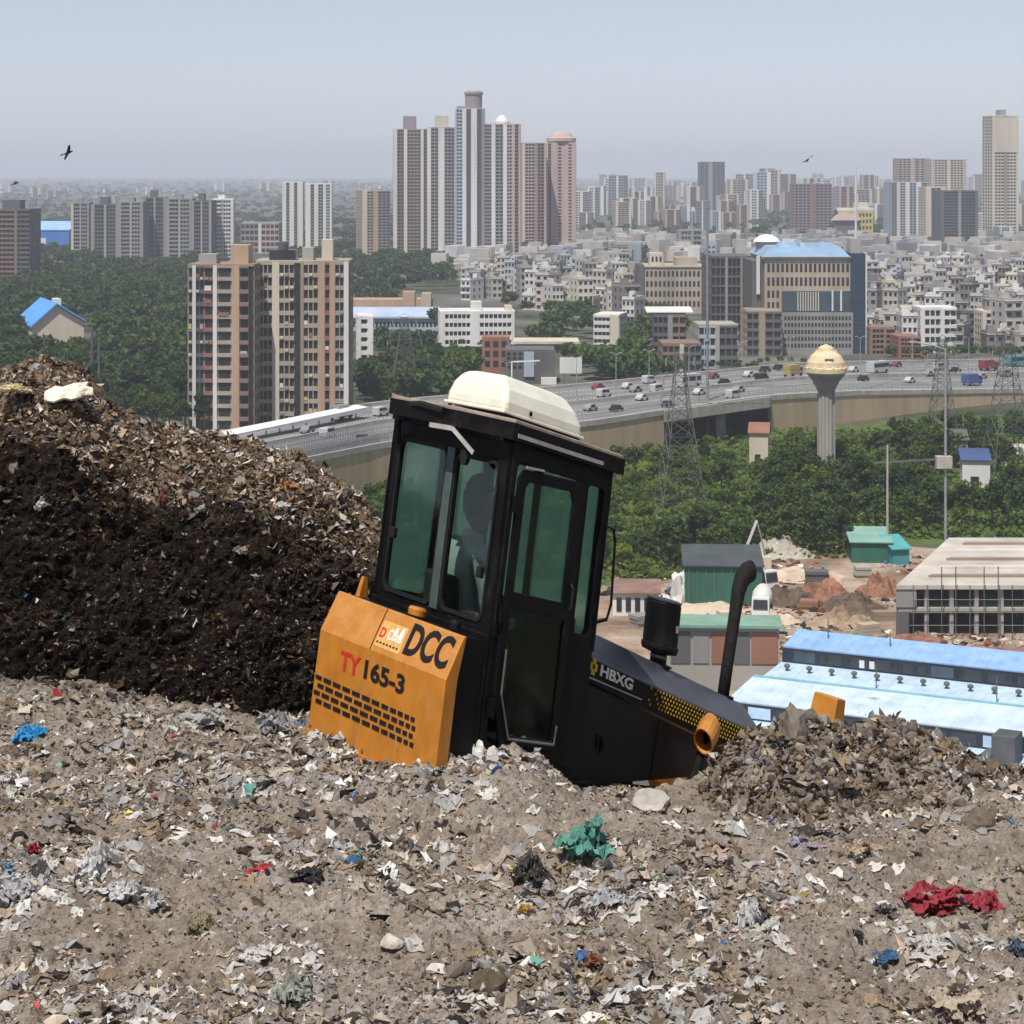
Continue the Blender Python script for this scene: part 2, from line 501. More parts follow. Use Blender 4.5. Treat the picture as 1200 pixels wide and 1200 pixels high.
def scraps(name, pos, sizes, weights, mat, label, tilt=.9, sheet=True, aspect=(.35, 1.0), crump=.16, strip=0.0, seed=1, parent=None, lift=.25, patch=0.0, pscale=1.4):
    r = np.random.default_rng(seed); n_ = len(pos)
    asp = r.uniform(*aspect, n_)
    if strip: asp = np.where(r.random(n_) < strip, r.uniform(.06, .18, n_), asp)
    scl = np.stack([sizes, sizes*asp, sizes*.9], 1)
    BV, BF = (SHEET_V, SHEET_F) if sheet else (FLAKE_V, FLAKE_F)
    pos = pos.copy(); pos[:, 2] += sizes*lift*r.random(n_)
    Vv, Ff = batch(BV, BF, pos, rand_rot(n_, r, tilt), scl, crump, r)
    cl = colours(n_, weights, r)
    if patch: cl = np.clip(cl*np.exp(patch*(noise3(pos*pscale, 91)+.6*noise3(pos*pscale*2.7, 93)))[:, None], 0, .8)
    cc = np.repeat(cl, len(BV), axis=0)
    o = link(name, np_mesh(name, Vv, Ff, None, cc), parent, mat)
    return tag(o, label, 'litter' if parent is None else None, kind='stuff')

m_scrap = M_attr('loose_scrap', .7, .3, .3, 25, .12)
m_ridge = soil('ridge_soil', [(.3, (.13, .105, .083)), (.5, (.19, .16, .132)), (.7, (.26, .225, .19))])
m_clod = M_attr('earth_clod', .95, .1, .45, 40)

def pic_points(n_, y0, y1, x0=-260, x1=1460, seed=0, mask=None):
    """points spread evenly over the visible part of the landfill top"""
    r = np.random.default_rng(seed)
    Yy = 1/ r.uniform(1/y1, 1/y0, n_)
    px = r.uniform(x0, x1, n_)
    X = (px-600)/FOC*Yy
    z, rm = zt(X, Yy)
    return np.stack([X, Yy, z], 1), rm, px, r

P0, rm0, px0, r0 = pic_points(130000, 8.3, 15.0, seed=2)
msk = noise3(P0*1.1, 71)*.5 + noise3(P0*3, 73)*.35 + .75*sstep(11.0, 12.4, P0[:, 1])*sstep(.2, -.4, P0[:, 0]) - .9*rm0
keep = r0.random(len(P0)) < np.clip(.34 + msk*1.2, .14, 1)
P0 = P0[keep]
scraps('fine_litter', P0, .009 + .020*r0.random(len(P0))**2.2, {'white': 3.6, 'grey': 5, 'beige': 4, 'tan': 3.0, 'brown': 3.6, 'dark': 3.4, 'rust': .25},
       m_scrap, 'countless small pale scraps of paper and plastic on the ground', 1.2, False, seed=3, strip=.3, patch=.35)
P1, rm1, px1, r1 = pic_points(19000, 8.3, 15.0, seed=5)
msk = noise3(P1*1.1, 71)*.5 + noise3(P1*3, 73)*.4 + .8*sstep(11.0, 12.4, P1[:, 1])*sstep(.2, -.4, P1[:, 0]) - .7*rm1
keep = r1.random(len(P1)) < np.clip(.14 + msk*1.3, .02, 1)
P1 = P1[keep]
scraps('crumpled_litter', P1, .024 + .06*r1.random(len(P1))**2.6, {'white': 2.6, 'grey': 4, 'beige': 3, 'tan': 2, 'brown': 2.5, 'dark': 2, 'blue': .10, 'red': .06, 'green': .12, 'yellow': .10, 'pink': .08},
       m_scrap, 'crumpled scraps of film paper and rag spread over the ground', 1.1, True, seed=6, strip=.2, crump=.24, patch=.3)

# crumbs of earth over the top, and bigger clods over the pushed-up ridge
IV0, IF0 = ico(1)
P2, rm2, px2, r2 = pic_points(7000, 8.3, 14.5, seed=8)
s2 = .005 + .015*r2.random(len(P2))**3
Vv, Ff = batch(IV0, IF0, P2 + [0, 0, .004], rand_rot(len(P2), r2), np.stack([s2, s2*r2.uniform(.5, 1, len(P2)), s2*r2.uniform(.4, .9, len(P2))], 1), .22, r2)
cc = np.repeat(colours(len(P2), {'grey': 2, 'tan': 3, 'brown': 4, 'beige': .5, 'dark': 1}, r2), len(IV0), axis=0)
tag(link('earth_crumbs', np_mesh('earth_crumbs', Vv, Ff, None, cc), None, m_clod), 'small crumbs of grey brown earth over the landfill top', 'earth', kind='stuff')
P3, rm3, px3, r3 = pic_points(11000, 11.9, 14.2, 760, 1460, seed=9)
k3 = r3.random(len(P3)) < rm3*.95
P3 = P3[k3]; CJ = .13; s3 = .006 + .034*r3.random(len(P3))**2.6
Vv, Ff = batch(IV0, IF0, P3, rand_rot(len(P3), r3), np.stack([s3, s3*r3.uniform(.4, 1, len(P3)), s3*r3.uniform(.3, .9, len(P3))], 1), CJ, r3)
cc = np.repeat(colours(len(P3), {'grey': 2.2, 'tan': 3, 'brown': 3, 'dark': .8, 'beige': .8}, r3, .2), len(IV0), axis=0)
tag(link('earth_clods', np_mesh('earth_clods', Vv, Ff, None, cc), None, m_clod, True), 'clods of grey brown earth heaped in front of the bulldozer', 'earth', kind='stuff')
IV2, IF2 = ico(2); nb = 900; kb = r3.choice(len(P3), nb); Pb = P3[kb]; sb_ = .014 + .042*r3.random(nb)**2.2
bv2 = np.stack([sb_, sb_*r3.uniform(.6, 1, nb), sb_*r3.uniform(.45, .85, nb)], 1); Vb, Fb = batch(IV2, IF2, Pb, rand_rot(nb, r3), bv2)
cen_ = np.repeat(Pb, len(IV2), axis=0); Vb = cen_ + (Vb-cen_)*(1 + .55*noise3(Vb*26, 5) + .40*noise3(Vb*58, 6))[:, None]
tag(link('earth_lumps', np_mesh('earth_lumps', Vb, Fb), None, m_ridge), 'larger lumps of grey brown earth on the pushed up ridge', 'earth', kind='stuff')
P4 = np.repeat(P3, 2, axis=0)[::1] + r3.normal(0, .03, (len(P3)*2, 3))*[1, 1, .3]
P4 = P4[r3.random(len(P4)) < .8]
scraps('ridge_litter', P4, .012 + .065*r3.random(len(P4))**3, {'white': .5, 'grey': 2.4, 'beige': 1.4, 'tan': 3, 'brown': 4, 'dark': 3.5},
       m_scrap, 'strips and rags mixed into the pushed up earth ridge', 1.8, True, seed=10, strip=.65, crump=.3, patch=.5)

# film, paper and rag trodden flat into the ground
r6 = np.random.default_rng(77); NF = 4200
F6, rm6, px6, _ = pic_points(NF*4, 8.3, 14.2, seed=78)
w6 = .16 + noise3(F6*1.1, 71)*.75 + noise3(F6*3, 73)*.5 + .55*sstep(11.0, 12.4, F6[:, 1])*sstep(.3, -.4, F6[:, 0]) - .6*rm6
F6 = F6[r6.random(len(F6)) < np.clip(w6*.75, .01, 1)][:NF]
drifts = []
for (dx_, dy_, sx_, nn_) in ((115, 1030, .16, 90), (20, 1052, .12, 60), (300, 1120, .14, 50), (480, 895, .35, 160), (395, 872, .25, 110), (705, 1060, .16, 80), (1095, 1112, .18, 90), (885, 1092, .10, 45), (330, 1165, .10, 35), (240, 850, .22, 70), (560, 905, .25, 90), (980, 1030, .2, 60), (180, 1180, .15, 50), (800, 1190, .2, 60)):
    h0 = hit(dx_, dy_); q_ = np.stack([h0.x + r6.normal(0, sx_, nn_), h0.y + r6.normal(0, sx_*1.5, nn_), np.zeros(nn_)], 1); drifts.append(q_)
ND = sum(len(q_) for q_ in drifts); F6 = np.concatenate([F6] + drifts); NF = len(F6)
sz6 = .016 + .10*r6.random(NF)**3.2; sz6[-ND:] = .02 + .07*r6.random(ND)**1.8
g6 = np.linspace(-.5, .5, 5); gx6, gy6 = np.meshgrid(g6, g6); b6 = np.stack([gx6.ravel(), gy6.ravel()], 1)
p6 = np.broadcast_to(b6, (NF, 25, 2)) * (1 + r6.normal(0, .20, (NF, 25, 1))) + r6.normal(0, .07, (NF, 25, 2))
p6 = p6 * np.stack([sz6, sz6*r6.uniform(.3, 1, NF)], 1)[:, None, :]
a6 = r6.uniform(0, 6.28, NF); c6, s6_ = np.cos(a6)[:, None], np.sin(a6)[:, None]
x6 = p6[..., 0]*c6 - p6[..., 1]*s6_ + F6[:, None, 0]; y6 = p6[..., 0]*s6_ + p6[..., 1]*c6 + F6[:, None, 1]
z6 = zt(x6, y6)[0] + .004 + np.abs(r6.normal(0, .12, (NF, 25)))*sz6[:, None]*.8
V6 = np.stack([x6, y6, z6], -1).reshape(-1, 3); i6 = np.arange(25).reshape(5, 5)
q6 = np.stack([i6[:-1, :-1], i6[:-1, 1:], i6[1:, 1:], i6[1:, :-1]], -1).reshape(-1, 4)
f6 = (q6[None] + (np.arange(NF)*25)[:, None, None]).reshape(-1, 4)
cl6 = np.concatenate([colours(NF-ND, {'white': 3.5, 'grey': 4.5, 'beige': 4, 'tan': 2.2, 'brown': 1.6, 'dark': 1.2, 'blue': .08, 'green': .08, 'pink': .15, 'red': .04}, r6, .25), colours(ND, {'white': 7, 'grey': 2, 'beige': 2}, r6, .18)])
tag(link('trodden_film', np_mesh('trodden_film', V6, f6, None, np.repeat(cl6, 25, axis=0)), None, m_scrap), 'pale film and paper trodden flat into the landfill ground', 'litter', kind='stuff')

# scraps on the bank
r5 = np.random.default_rng(15)
def bank_points(n_, tlo, thi, seed):
    r = np.random.default_rng(seed)
    rows = len(tt)
    ti = r.integers(int(tlo*190), min(int(thi*190), rows-1), n_); ui = r.integers(0, len(uu)-1, n_)
    ui = np.clip(np.searchsorted(uu, r.uniform(-60, 470, n_)), 0, len(uu)-2)
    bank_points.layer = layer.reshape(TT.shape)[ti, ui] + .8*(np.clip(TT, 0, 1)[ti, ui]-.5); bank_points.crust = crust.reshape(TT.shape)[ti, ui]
    return MV.reshape(*TT.shape, 3)[ti, ui], ti/190.0, r
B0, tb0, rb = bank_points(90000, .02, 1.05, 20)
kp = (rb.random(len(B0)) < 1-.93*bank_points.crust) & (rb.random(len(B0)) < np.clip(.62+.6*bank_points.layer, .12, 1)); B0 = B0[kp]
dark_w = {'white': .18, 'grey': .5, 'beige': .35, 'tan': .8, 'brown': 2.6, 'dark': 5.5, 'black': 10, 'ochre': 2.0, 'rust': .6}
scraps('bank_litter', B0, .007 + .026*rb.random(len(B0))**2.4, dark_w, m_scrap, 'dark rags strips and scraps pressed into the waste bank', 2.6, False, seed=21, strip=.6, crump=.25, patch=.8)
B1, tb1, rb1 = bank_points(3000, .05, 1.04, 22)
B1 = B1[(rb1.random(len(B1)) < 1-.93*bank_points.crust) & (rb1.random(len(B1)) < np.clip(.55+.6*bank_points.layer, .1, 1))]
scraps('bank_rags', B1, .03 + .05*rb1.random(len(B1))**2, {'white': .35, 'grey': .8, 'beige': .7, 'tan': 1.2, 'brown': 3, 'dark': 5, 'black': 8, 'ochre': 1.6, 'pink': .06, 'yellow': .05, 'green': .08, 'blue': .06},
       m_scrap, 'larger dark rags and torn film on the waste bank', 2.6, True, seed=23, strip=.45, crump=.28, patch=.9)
B2, tb2, rb2 = bank_points(30000, .72, 1.12, 24)
kp = rb2.random(len(B2)) < bank_points.crust + .03
B2 = B2[kp]
scraps('crest_litter', B2 + [0, 0, .01], .014 + .05*rb2.random(len(B2))**2.2, {'white': 2.2, 'grey': 2.2, 'beige': 5, 'tan': 5, 'brown': 3, 'dark': 1.6, 'ochre': 3, 'rust': .5},
       m_scrap, 'dry pale straw and scraps along the crest of the waste bank', 2.4, False, seed=25, strip=.5, crump=.2)
# ================================================================== BULLDOZER
from mathutils.geometry import tessellate_polygon
MU = Matrix(((0.47394, 0.4544, 0.11553), (0.66221, -0.73172, 0.16143), (-0.23684, 0.0, 0.97155)))
REF = Vector((-0.11088, 12.6, EYE - 2.70648))
BASE_L = Vector((1.5, -.85, -1.35))
def dl(p): return MU @ (Vector(p) - BASE_L)          # machine frame (forward, right, up) -> scene, seen from the machine's base
def wpt(p): return REF + MU @ Vector(p)

def M_paint(name, col, dust):
    n = N(name); geo = n.n('ShaderNodeNewGeometry'); sp = n.n('ShaderNodeSeparateXYZ'); n.l(geo.outputs['Normal'], sp.inputs[0])
    up_ = n.ramp(sp.outputs['Z'], [(.25, (.05,)*3), (.75, (.55,)*3)])
    a = n.noise(5, None, 6, .65); b = n.noise(38, None, 4, .7)
    base = n.ramp(a, [(.3, tuple(c*.72 for c in col)), (.7, col)])
    d = n.mix(n.mix(.5, n.ramp(a, [(.35, (0,)*3), (.7, (1,)*3)]), n.ramp(b, [(.4, (0,)*3), (.65, (1,)*3)])), (0, 0, 0), up_)
    c = n.mix(d, base, dust)
    c = n.mix(n.ramp(n.noise(16, None, 8, .75), [(.63, (0,)*3), (.69, (.85,)*3)]), c, tuple(x*.32 for x in col))
    mp = n.n('ShaderNodeMapping'); mp.inputs['Scale'].default_value = (9, 9, .8); n.l(n.pos(), mp.inputs[0])
    c = n.mix(n.ramp(n.noise(2.0, mp.outputs[0], 5, .6), [(.55, (0,)*3), (.75, (.45,)*3)]), c, tuple(x*.8 for x in dust))
    return n.bsdf(c, n.ramp(a, [(.3, (.38,)*3), (.7, (.62,)*3)]), 0, .4, b, .06, .01)
m_orange = M_paint('machine_yellow_paint', (.56, .205, .014), (.50, .36, .19))
n = N('black_paint'); a = n.noise(4, None, 7, .7); b = n.noise(30, None, 5, .7)
m_black = n.bsdf(n.mix(n.mix(1.0, n.ramp(a, [(.48, (0,)*3), (.75, (.30,)*3)]), n.ramp(b, [(.4, (.15,)*3), (.65, (1,)*3)]), 'MULTIPLY'), (.0045, .0045, .0055), (.11, .095, .08)), n.ramp(a, [(.3, (.42,)*3), (.7, (.75,)*3)]), 0, .13)
m_hood = M_('dusty_black_hood', (.05, .053, .065), .35, 4, .42, 0, .5)
m_panel = M_('dark_side_panel', (.010, .011, .016), .3, 3, .5, 0, .15)
m_dust = M_('dusty_roof_paint', (.33, .27, .22), .3, 6, .8)
m_white_p = M_('white_fibreglass', (.80, .79, .66), .10, 6, .38, 0, .5)
m_rubber = M_('black_rubber', (.012, .012, .012), .3, 20, .75)
m_steel = M_('worn_steel', (.22, .21, .2), .4, 8, .5, .6)
m_lgrey = M_('light_grey_trim', (.42, .40, .37), .25, 8, .6)
m_red_l = M_('red_lettering', (.55, .03, .015), .2, 20, .5)
m_blk_l = M_('black_lettering', (.012, .01, .01), .2, 20, .5)
m_wht_l = M_('white_lettering', (.75, .73, .68), .15, 20, .5)
m_yel_l = M_('yellow_lettering', (.62, .40, .03), .2, 20, .5)
m_glass = M_glass('green_tinted_glass', (.86, .95, .92), .045, .06)
m_glass2 = M_glass('dusty_tinted_glass', (.74, .86, .80), .035, .12)
def M_brightened_glass(name, tint, dust, share):  # pale share added so the panes glow as a bright backdrop
    n = N(name); t = n.n('ShaderNodeBsdfTransparent'); t.inputs[0].default_value = (*tint, 1)
    d = n.n('ShaderNodeBsdfTranslucent'); d.inputs[0].default_value = (*dust, 1); e = n.n('ShaderNodeBsdfDiffuse'); e.inputs[0].default_value = (*dust, 1)  # dust here is the added brightening colour
    ad = n.n('ShaderNodeMixShader'); ad.inputs[0].default_value = .5; n.l(d.outputs[0], ad.inputs[1]); n.l(e.outputs[0], ad.inputs[2])
    mx = n.n('ShaderNodeMixShader'); n.l(n.ramp(n.noise(3.5, None, 5, .6), [(.3, (share*.6,)*3), (.7, (min(1, share*1.4),)*3)]), mx.inputs[0]); n.l(t.outputs[0], mx.inputs[1]); n.l(ad.outputs[0], mx.inputs[2]); n.l(mx.outputs[0], n.out.inputs[0]); return n.m
m_glass3 = M_brightened_glass('brightened_far_glass', (.80, .95, .90), (.52, .74, .66), .50)
m_seat = M_('dark_seat_fabric', (.02, .02, .022), .3, 20, .9)
m_exh = M_('sooty_exhaust', (.016, .014, .014), .5, 25, .85, bump=.6, bscale=60, bdist=.02)

dz_ = empty('bulldozer', REF + MU @ BASE_L)
tag(dz_, 'yellow and black crawler bulldozer nose down in the rubbish with a driver in its cab', 'bulldozer')

def rrect(u0, v0, u1, v1, r, n=5):
    pts = []
    for cx, cy, a0 in ((u1-r, v1-r, 0), (u0+r, v1-r, 90), (u0+r, v0+r, 180), (u1-r, v0+r, 270)):
        for k in range(n+1):
            a = R(a0 + 90*k/n); pts.append((cx + r*math.cos(a), cy + r*math.sin(a)))
    return pts

def panel(outer, holes, place, th):
    """flat panel with openings; place(u, v, w) -> machine frame"""
    loops = [outer] + holes
    flat = [p for l in loops for p in l]
    tri = tessellate_polygon([[Vector((p[0], p[1], 0)) for p in l] for l in loops])
    k = len(flat); mb = MB()
    vs = [place(p[0], p[1], 0) for p in flat] + [place(p[0], p[1], th) for p in flat]
    fs = [tuple(t) for t in tri] + [tuple(i+k for i in reversed(t)) for t in tri]
    b = 0
    for l in loops:
        m = len(l)
        for i in range(m):
            j = (i+1) % m; fs.append((b+i, b+j, b+j+k, b+i+k))
        b += m
    mb._add(vs, fs)
    return mb

rear = lambda u, v, w: (w, u, v)             # u = right, v = up, thickness forward
side = lambda u, v, w: (u, w, v)             # u = forward, v = up, thickness to the right
def part(name, mb, mat, parent=dz_, smooth=False, bevel=0):
    return mb.xf(dl).build(name, mat, parent, smooth, bevel)

# ---- rear fuel tank
prof = [(-.50, -.99), (-.50, -.335), (-.345, -.075), (-.31, -.072), (-.36, -.335), (-.36, -.99)]
mb = MB(); k = len(prof)
b0, b1 = -1.83, .015
mb._add([(a, b0, c) for a, c in prof] + [(a, b1, c) for a, c in prof],
        [tuple(range(k)), tuple(range(2*k-1, k-1, -1))] + [(i, (i+1) % k, (i+1) % k + k, i+k) for i in range(k)])
tank = part('fuel_tank', mb, m_orange, bevel=.008); part('tank_mount', MB().box(-.358, -1.80, -.99, -.052, -.02, -.34).hexa([(-.355, -1.80, -.338), (-.06, -1.80, -.338), (-.06, -.02, -.338), (-.355, -.02, -.338), (-.315, -1.80, -.08), (-.06, -1.80, -.08), (-.06, -.02, -.08), (-.315, -.02, -.08)]), m_black, tank); tag(tank, 'yellow rear fuel tank with black lettering and vent slots')
mb = MB().box(-.525, b0-.01, -1.0, -.495, b1-.3, -.955); part('tank_lip', mb, m_orange, tank)
def on_cham(b, t, off):   # point on the sloping upper plate of the tank; t = 0 crease, 1 top
    d = Vector((-.345+.50, 0, -.075+.335)); nrm = Vector((-d.z, 0, d.x)).normalized()
    p = Vector((-.50, b, -.335)) + d*t + nrm*off
    return tuple(p)
mb = MB().hexa([on_cham(-1.062, 0, .0005), on_cham(-1.052, 0, .0005), on_cham(-1.052, 1, .0005), on_cham(-1.062, 1, .0005),
                on_cham(-1.062, 0, .003), on_cham(-1.052, 0, .003), on_cham(-1.052, 1, .003), on_cham(-1.062, 1, .003)])
part('plate_seam', mb, m_black, tank)
for (b_, a_, rr, mt, nm) in ((-.80, -.21, .085, m_orange, 'filler_cap'), (-.28, -.20, .05, m_black, 'tank_cap')):
    mb = MB().lathe([(rr, 0), (rr, .035), (rr*.8, .05)], 18, (0, 0, 0)); mb.v = [(x+a_, y+b_, z-.062) for x, y, z in mb.v]
    part(nm, mb, mt, tank)
mb = MB().hexa([(-.30, -1.62, -.07), (-.20, -1.62, -.065), (-.20, -1.56, -.065), (-.30, -1.56, -.07), (-.26, -1.61, .06), (-.22, -1.61, .06), (-.22, -1.57, .06), (-.26, -1.57, .06)])
part('lifting_lug', mb, m_orange, tank)
for b_ in (-1.79, -1.45, -1.12, -.98, -.62, -.30, -.03):
    part('bolt', MB().lathe([(.014, 0), (.014, .008), (.006, .012)], 8).xf(lambda p: (-.50-p[2], b_+p[0], -.93+p[1])), m_steel, tank)
# vent slots: four staggered rows, shrinking to the right
for row in range(4):
    b_ = -1.80 + (.045 if row % 2 else 0); kk = 0
    while b_ < -.30:
        s = 1.0 if b_ < -1.0 else max(.36, 1 - (b_+1.0)*.9)
        w_ = .115*s; cc = -.625 - row*.047
        if b_ < -1.75: w_ *= .8
        mb = MB().box(-.506, b_, cc-.013, -.499, b_+w_, cc+.013)
        part('vent_slot', mb, m_blk_l, tank)
        b_ += w_ + .034*(.6+.4*s); kk += 1

_fc = {}
def lettering(name, body, mat, parent, origin, right, up, width, height, bold=.02, thick=.003):
    cu_ = bpy.data.curves.new(name, 'FONT'); cu_.body = body; cu_.offset = bold; cu_.extrude = .0
    cu_.resolution_u = 4
    to = bpy.data.objects.new(name, cu_); C.objects.link(to)
    bpy.context.view_layer.update()
    me = bpy.data.meshes.new_from_object(to.evaluated_get(bpy.context.evaluated_depsgraph_get()))
    bpy.data.objects.remove(to); bpy.data.curves.remove(cu_)
    co = np.array([v.co[:] for v in me.vertices]); mn = co.min(0); mx = co.max(0)
    O = Vector(origin); r_ = Vector(right).normalized(); u_ = Vector(up).normalized()
    for v in me.vertices:
        q = O + r_*((v.co.x-mn[0])/(mx[0]-mn[0])*width) + u_*((v.co.y-mn[1])/(mx[1]-mn[1])*height)
        v.co = dl(q)
    me.materials.clear()
    me.polygons.foreach_set('use_smooth', [False]*len(me.polygons))
    o = link(name, me, parent, mat)
    sm = o.modifiers.new('thick', 'SOLIDIFY'); sm.thickness = thick; sm.offset = 0
    return o
chd = Vector((-.345+.50, 0, -.075+.335)).normalized()
lettering('lettering', 'DCC', m_blk_l, tank, on_cham(-.63, .17, .004), (0, 1, 0), chd, .58, .225, .03)
lettering('lettering', 'TY', m_red_l, tank, (-.504, -1.46, -.52), (0, 1, 0), (0, 0, 1), .30, .115, .025)
lettering('lettering', '165-3', m_blk_l, tank, (-.504, -1.09, -.515), (0, 1, 0), (0, 0, 1), .58, .115, .03)
# maker's sticker left of the letters
stk = part('sticker', MB().hexa([on_cham(-1.03, .12, .001), on_cham(-.67, .12, .001), on_cham(-.67, .74, .001), on_cham(-1.03, .74, .001),
            on_cham(-1.03, .12, .003), on_cham(-.67, .12, .003), on_cham(-.67, .74, .003), on_cham(-1.03, .74, .003)]), M_('sticker_yellow', (.66, .38, .12), .2, 20, .5), tank)
lettering('lettering', 'D', m_red_l, tank, on_cham(-1.01, .34, .005), (0, 1, 0), chd, .07, .07, .02)
lettering('lettering', 'Cons', m_wht_l, tank, on_cham(-.90, .34, .005), (0, 1, 0), chd, .2, .075, .02)
mb = MB()
for k in range(7): mb.hexa([on_cham(-1.01+.047*k, .2, .004), on_cham(-.985+.047*k, .2, .004), on_cham(-.985+.047*k, .24, .004), on_cham(-1.01+.047*k, .24, .004),
                            on_cham(-1.01+.047*k, .2, .006), on_cham(-.985+.047*k, .2, .006), on_cham(-.985+.047*k, .24, .006), on_cham(-1.01+.047*k, .24, .006)])
part('small_print', mb, m_blk_l, tank)
mb = MB()
for (x0, y0, x1, y1) in ((-.84, .5, -.78, .66), (-.76, .48, -.70, .70)):
    q = [(x0, y0), (x1, y0), (x1-.01, y1), (x0+.02, y1)]
    mb.hexa([on_cham(x, y, .004) for x, y in q] + [on_cham(x, y, .006) for x, y in q])
part('emblem', mb, m_wht_l, tank)

# ---- cab
cab = part('cab_base', MB().box(-.05, -1.70, -.99, 1.22, -.012, -.70).box(-.05, -1.70, -.70, .02, -.012, -.04).box(1.2, -1.70, -.70, 1.30, -.3, -.02), m_black, bevel=.01)
tag(cab, 'black lower cab body')
rp = panel([(-1.73, -.05), (.01, -.05), (.03, 1.2), (-1.74, 1.2)],
           [rrect(-1.585, .02, -.885, .985, .07), rrect(-.745, .02, -.165, .965, .07)], rear, .05)
rf = part('rear_frame', rp, m_black, bevel=.006)
mb = MB().box(-.022, -.868, .0, -.001, -.765, 1.0); part('mullion', mb, M_('grey_green_mullion', (.07, .10, .095), .3, 8, .5), rf)
for u0, u1, v1 in ((-1.585, -.885, .985), (-.745, -.165, .965)):
    fr = panel(rrect(u0-.014, .006, u1+.014, v1+.014, .08), [rrect(u0+.010, .030, u1-.010, v1-.010, .06)], lambda u, v, w: (-.012+w, u, v), .03)
    sl = part('window_seal', fr, m_rubber, rf)
    gp = panel(rrect(u0, .02, u1, v1, .07), [], lambda u, v, w: (.02+w, u, v), .006)
    part('window_pane', gp, m_glass, rf)
for (b_, c_) in ((-1.53, .38), (-.25, .30)):
    part('window_latch', MB().box(-.03, b_-.03, c_-.035, .02, b_+.03, c_+.035), m_rubber, rf, bevel=.008)
# right side: posts and door
sp = panel([(.0, -.75), (1.30, -.75), (1.33, 1.2), (.0, 1.2)],
           [rrect(.07, -.66, .93, 1.0, .06), rrect(1.02, .07, 1.24, 1.0, .04)], side, -.06)
sf = part('side_frame', sp, m_black, bevel=.006)
part('window_pane', panel(rrect(1.02, .07, 1.24, 1.0, .04), [], lambda u, v, w: (u, -.03+w, v), .006), m_glass2, sf)
dp = panel([(.075, -.40), (.20, -.655), (.925, -.655), (.925, .96), (.87, .995), (.13, .97), (.075, .91)],
           [[(.17, .24), (.80, .24), (.80, .86), (.76, .92), (.21, .90), (.17, .86)],
            [(.16, -.36), (.30, -.60), (.86, -.60), (.86, .14), (.16, .14)]], lambda u, v, w: (u, .004+w, v), .03)
door = part('door', dp, m_black, bevel=.006)
part('window_pane', panel([(.17, .24), (.80, .24), (.80, .86), (.76, .92), (.21, .90), (.17, .86)], [], lambda u, v, w: (u, .01+w, v), .006), m_glass2, door)
part('window_pane', panel([(.16, -.36), (.30, -.60), (.86, -.60), (.86, .14), (.16, .14)], [], lambda u, v, w: (u, .01+w, v), .006), m_glass2, door)
part('kick_guard', MB().tube([(.14, .05, -.1), (.14, .05, -.36), (.29, .05, -.615), (.87, .05, -.615), (.885, .05, -.5)], .010, 6), m_steel, door)
part('door_handle', MB().tube([(.88, .04, .36), (.88, .075, .34), (.88, .075, .22), (.88, .04, .20)], .012, 6), m_rubber, door)
for c_ in (.75, .1, -.45):
    part('hinge', MB().box(.03, .0, c_-.05, .085, .05, c_+.05), m_black, door)
part('door_top_rail', MB().bar((.14, .045, .985), (.36, .045, .995), .02, .014), m_lgrey, door)
part('rain_gutter', MB().box(-.02, .035, 1.14, 1.36, .06, 1.165), m_lgrey)
# far side and windscreen
fp = panel([(.0, -.75), (1.30, -.75), (1.33, 1.2), (.0, 1.2)], [rrect(.10, .02, .62, 1.02, .06), rrect(.70, .02, 1.22, 1.02, .06)], lambda u, v, w: (u, -1.73+w, v), .05)
ff = part('far_side_frame', fp, m_black)
for u0, u1 in ((.10, .62), (.70, 1.22)):
    part('window_pane', panel(rrect(u0, .02, u1, 1.02, .06), [], lambda u, v, w: (u, -1.71+w, v), .006), m_glass3, ff)
wp_ = panel([(-1.73, -.02), (.0, -.02), (.0, 1.2), (-1.74, 1.2)], [rrect(-1.62, .06, -1.0, 1.04, .06), rrect(-.92, .06, -.12, 1.04, .06)], lambda u, v, w: (1.28+w, u, v), .05)
wf = part('windscreen_frame', wp_, m_black)
for u0, u1 in ((-1.62, -1.0), (-.92, -.12)):
    part('window_pane', panel(rrect(u0, .06, u1, 1.04, .06), [], lambda u, v, w: (1.30+w, u, v), .006), m_glass3, wf)
part('grab_rail', MB().tube([(1.31, .02, .78), (1.34, .07, .77), (1.38, .07, .70), (1.42, .07, .30), (1.38, .07, .20), (1.30, .02, .17)], .014, 6), m_black)
# roof
poly = [(-.03, -1.80), (-.20, -1.55), (-.20, -.55), (-.06, .04), (1.40, .05), (1.40, -1.80)]
roof = part('roof', MB().prism(poly, 1.195, 1.245), m_dust, bevel=.008)
inner = [(-.06, -1.70), (-.10, -.05), (1.34, -.05), (1.34, -1.70)]
part('roof_liner', MB().prism(inner, 1.10, 1.193), m_black, roof)
part('roof_edge', MB().prism([(-.215, -1.57), (-.215, -.54), (-.075, .052), (1.412, .062), (1.412, -.02), (-.05, -.02), (-.19, -.56), (-.19, -1.57)], 1.12, 1.222), m_black, roof)
for k in range(2):
    part('roof_rib', MB().box(-.1, -1.70+k*.9, 1.247, 1.36, -1.66+k*.9, 1.262), m_dust, roof)
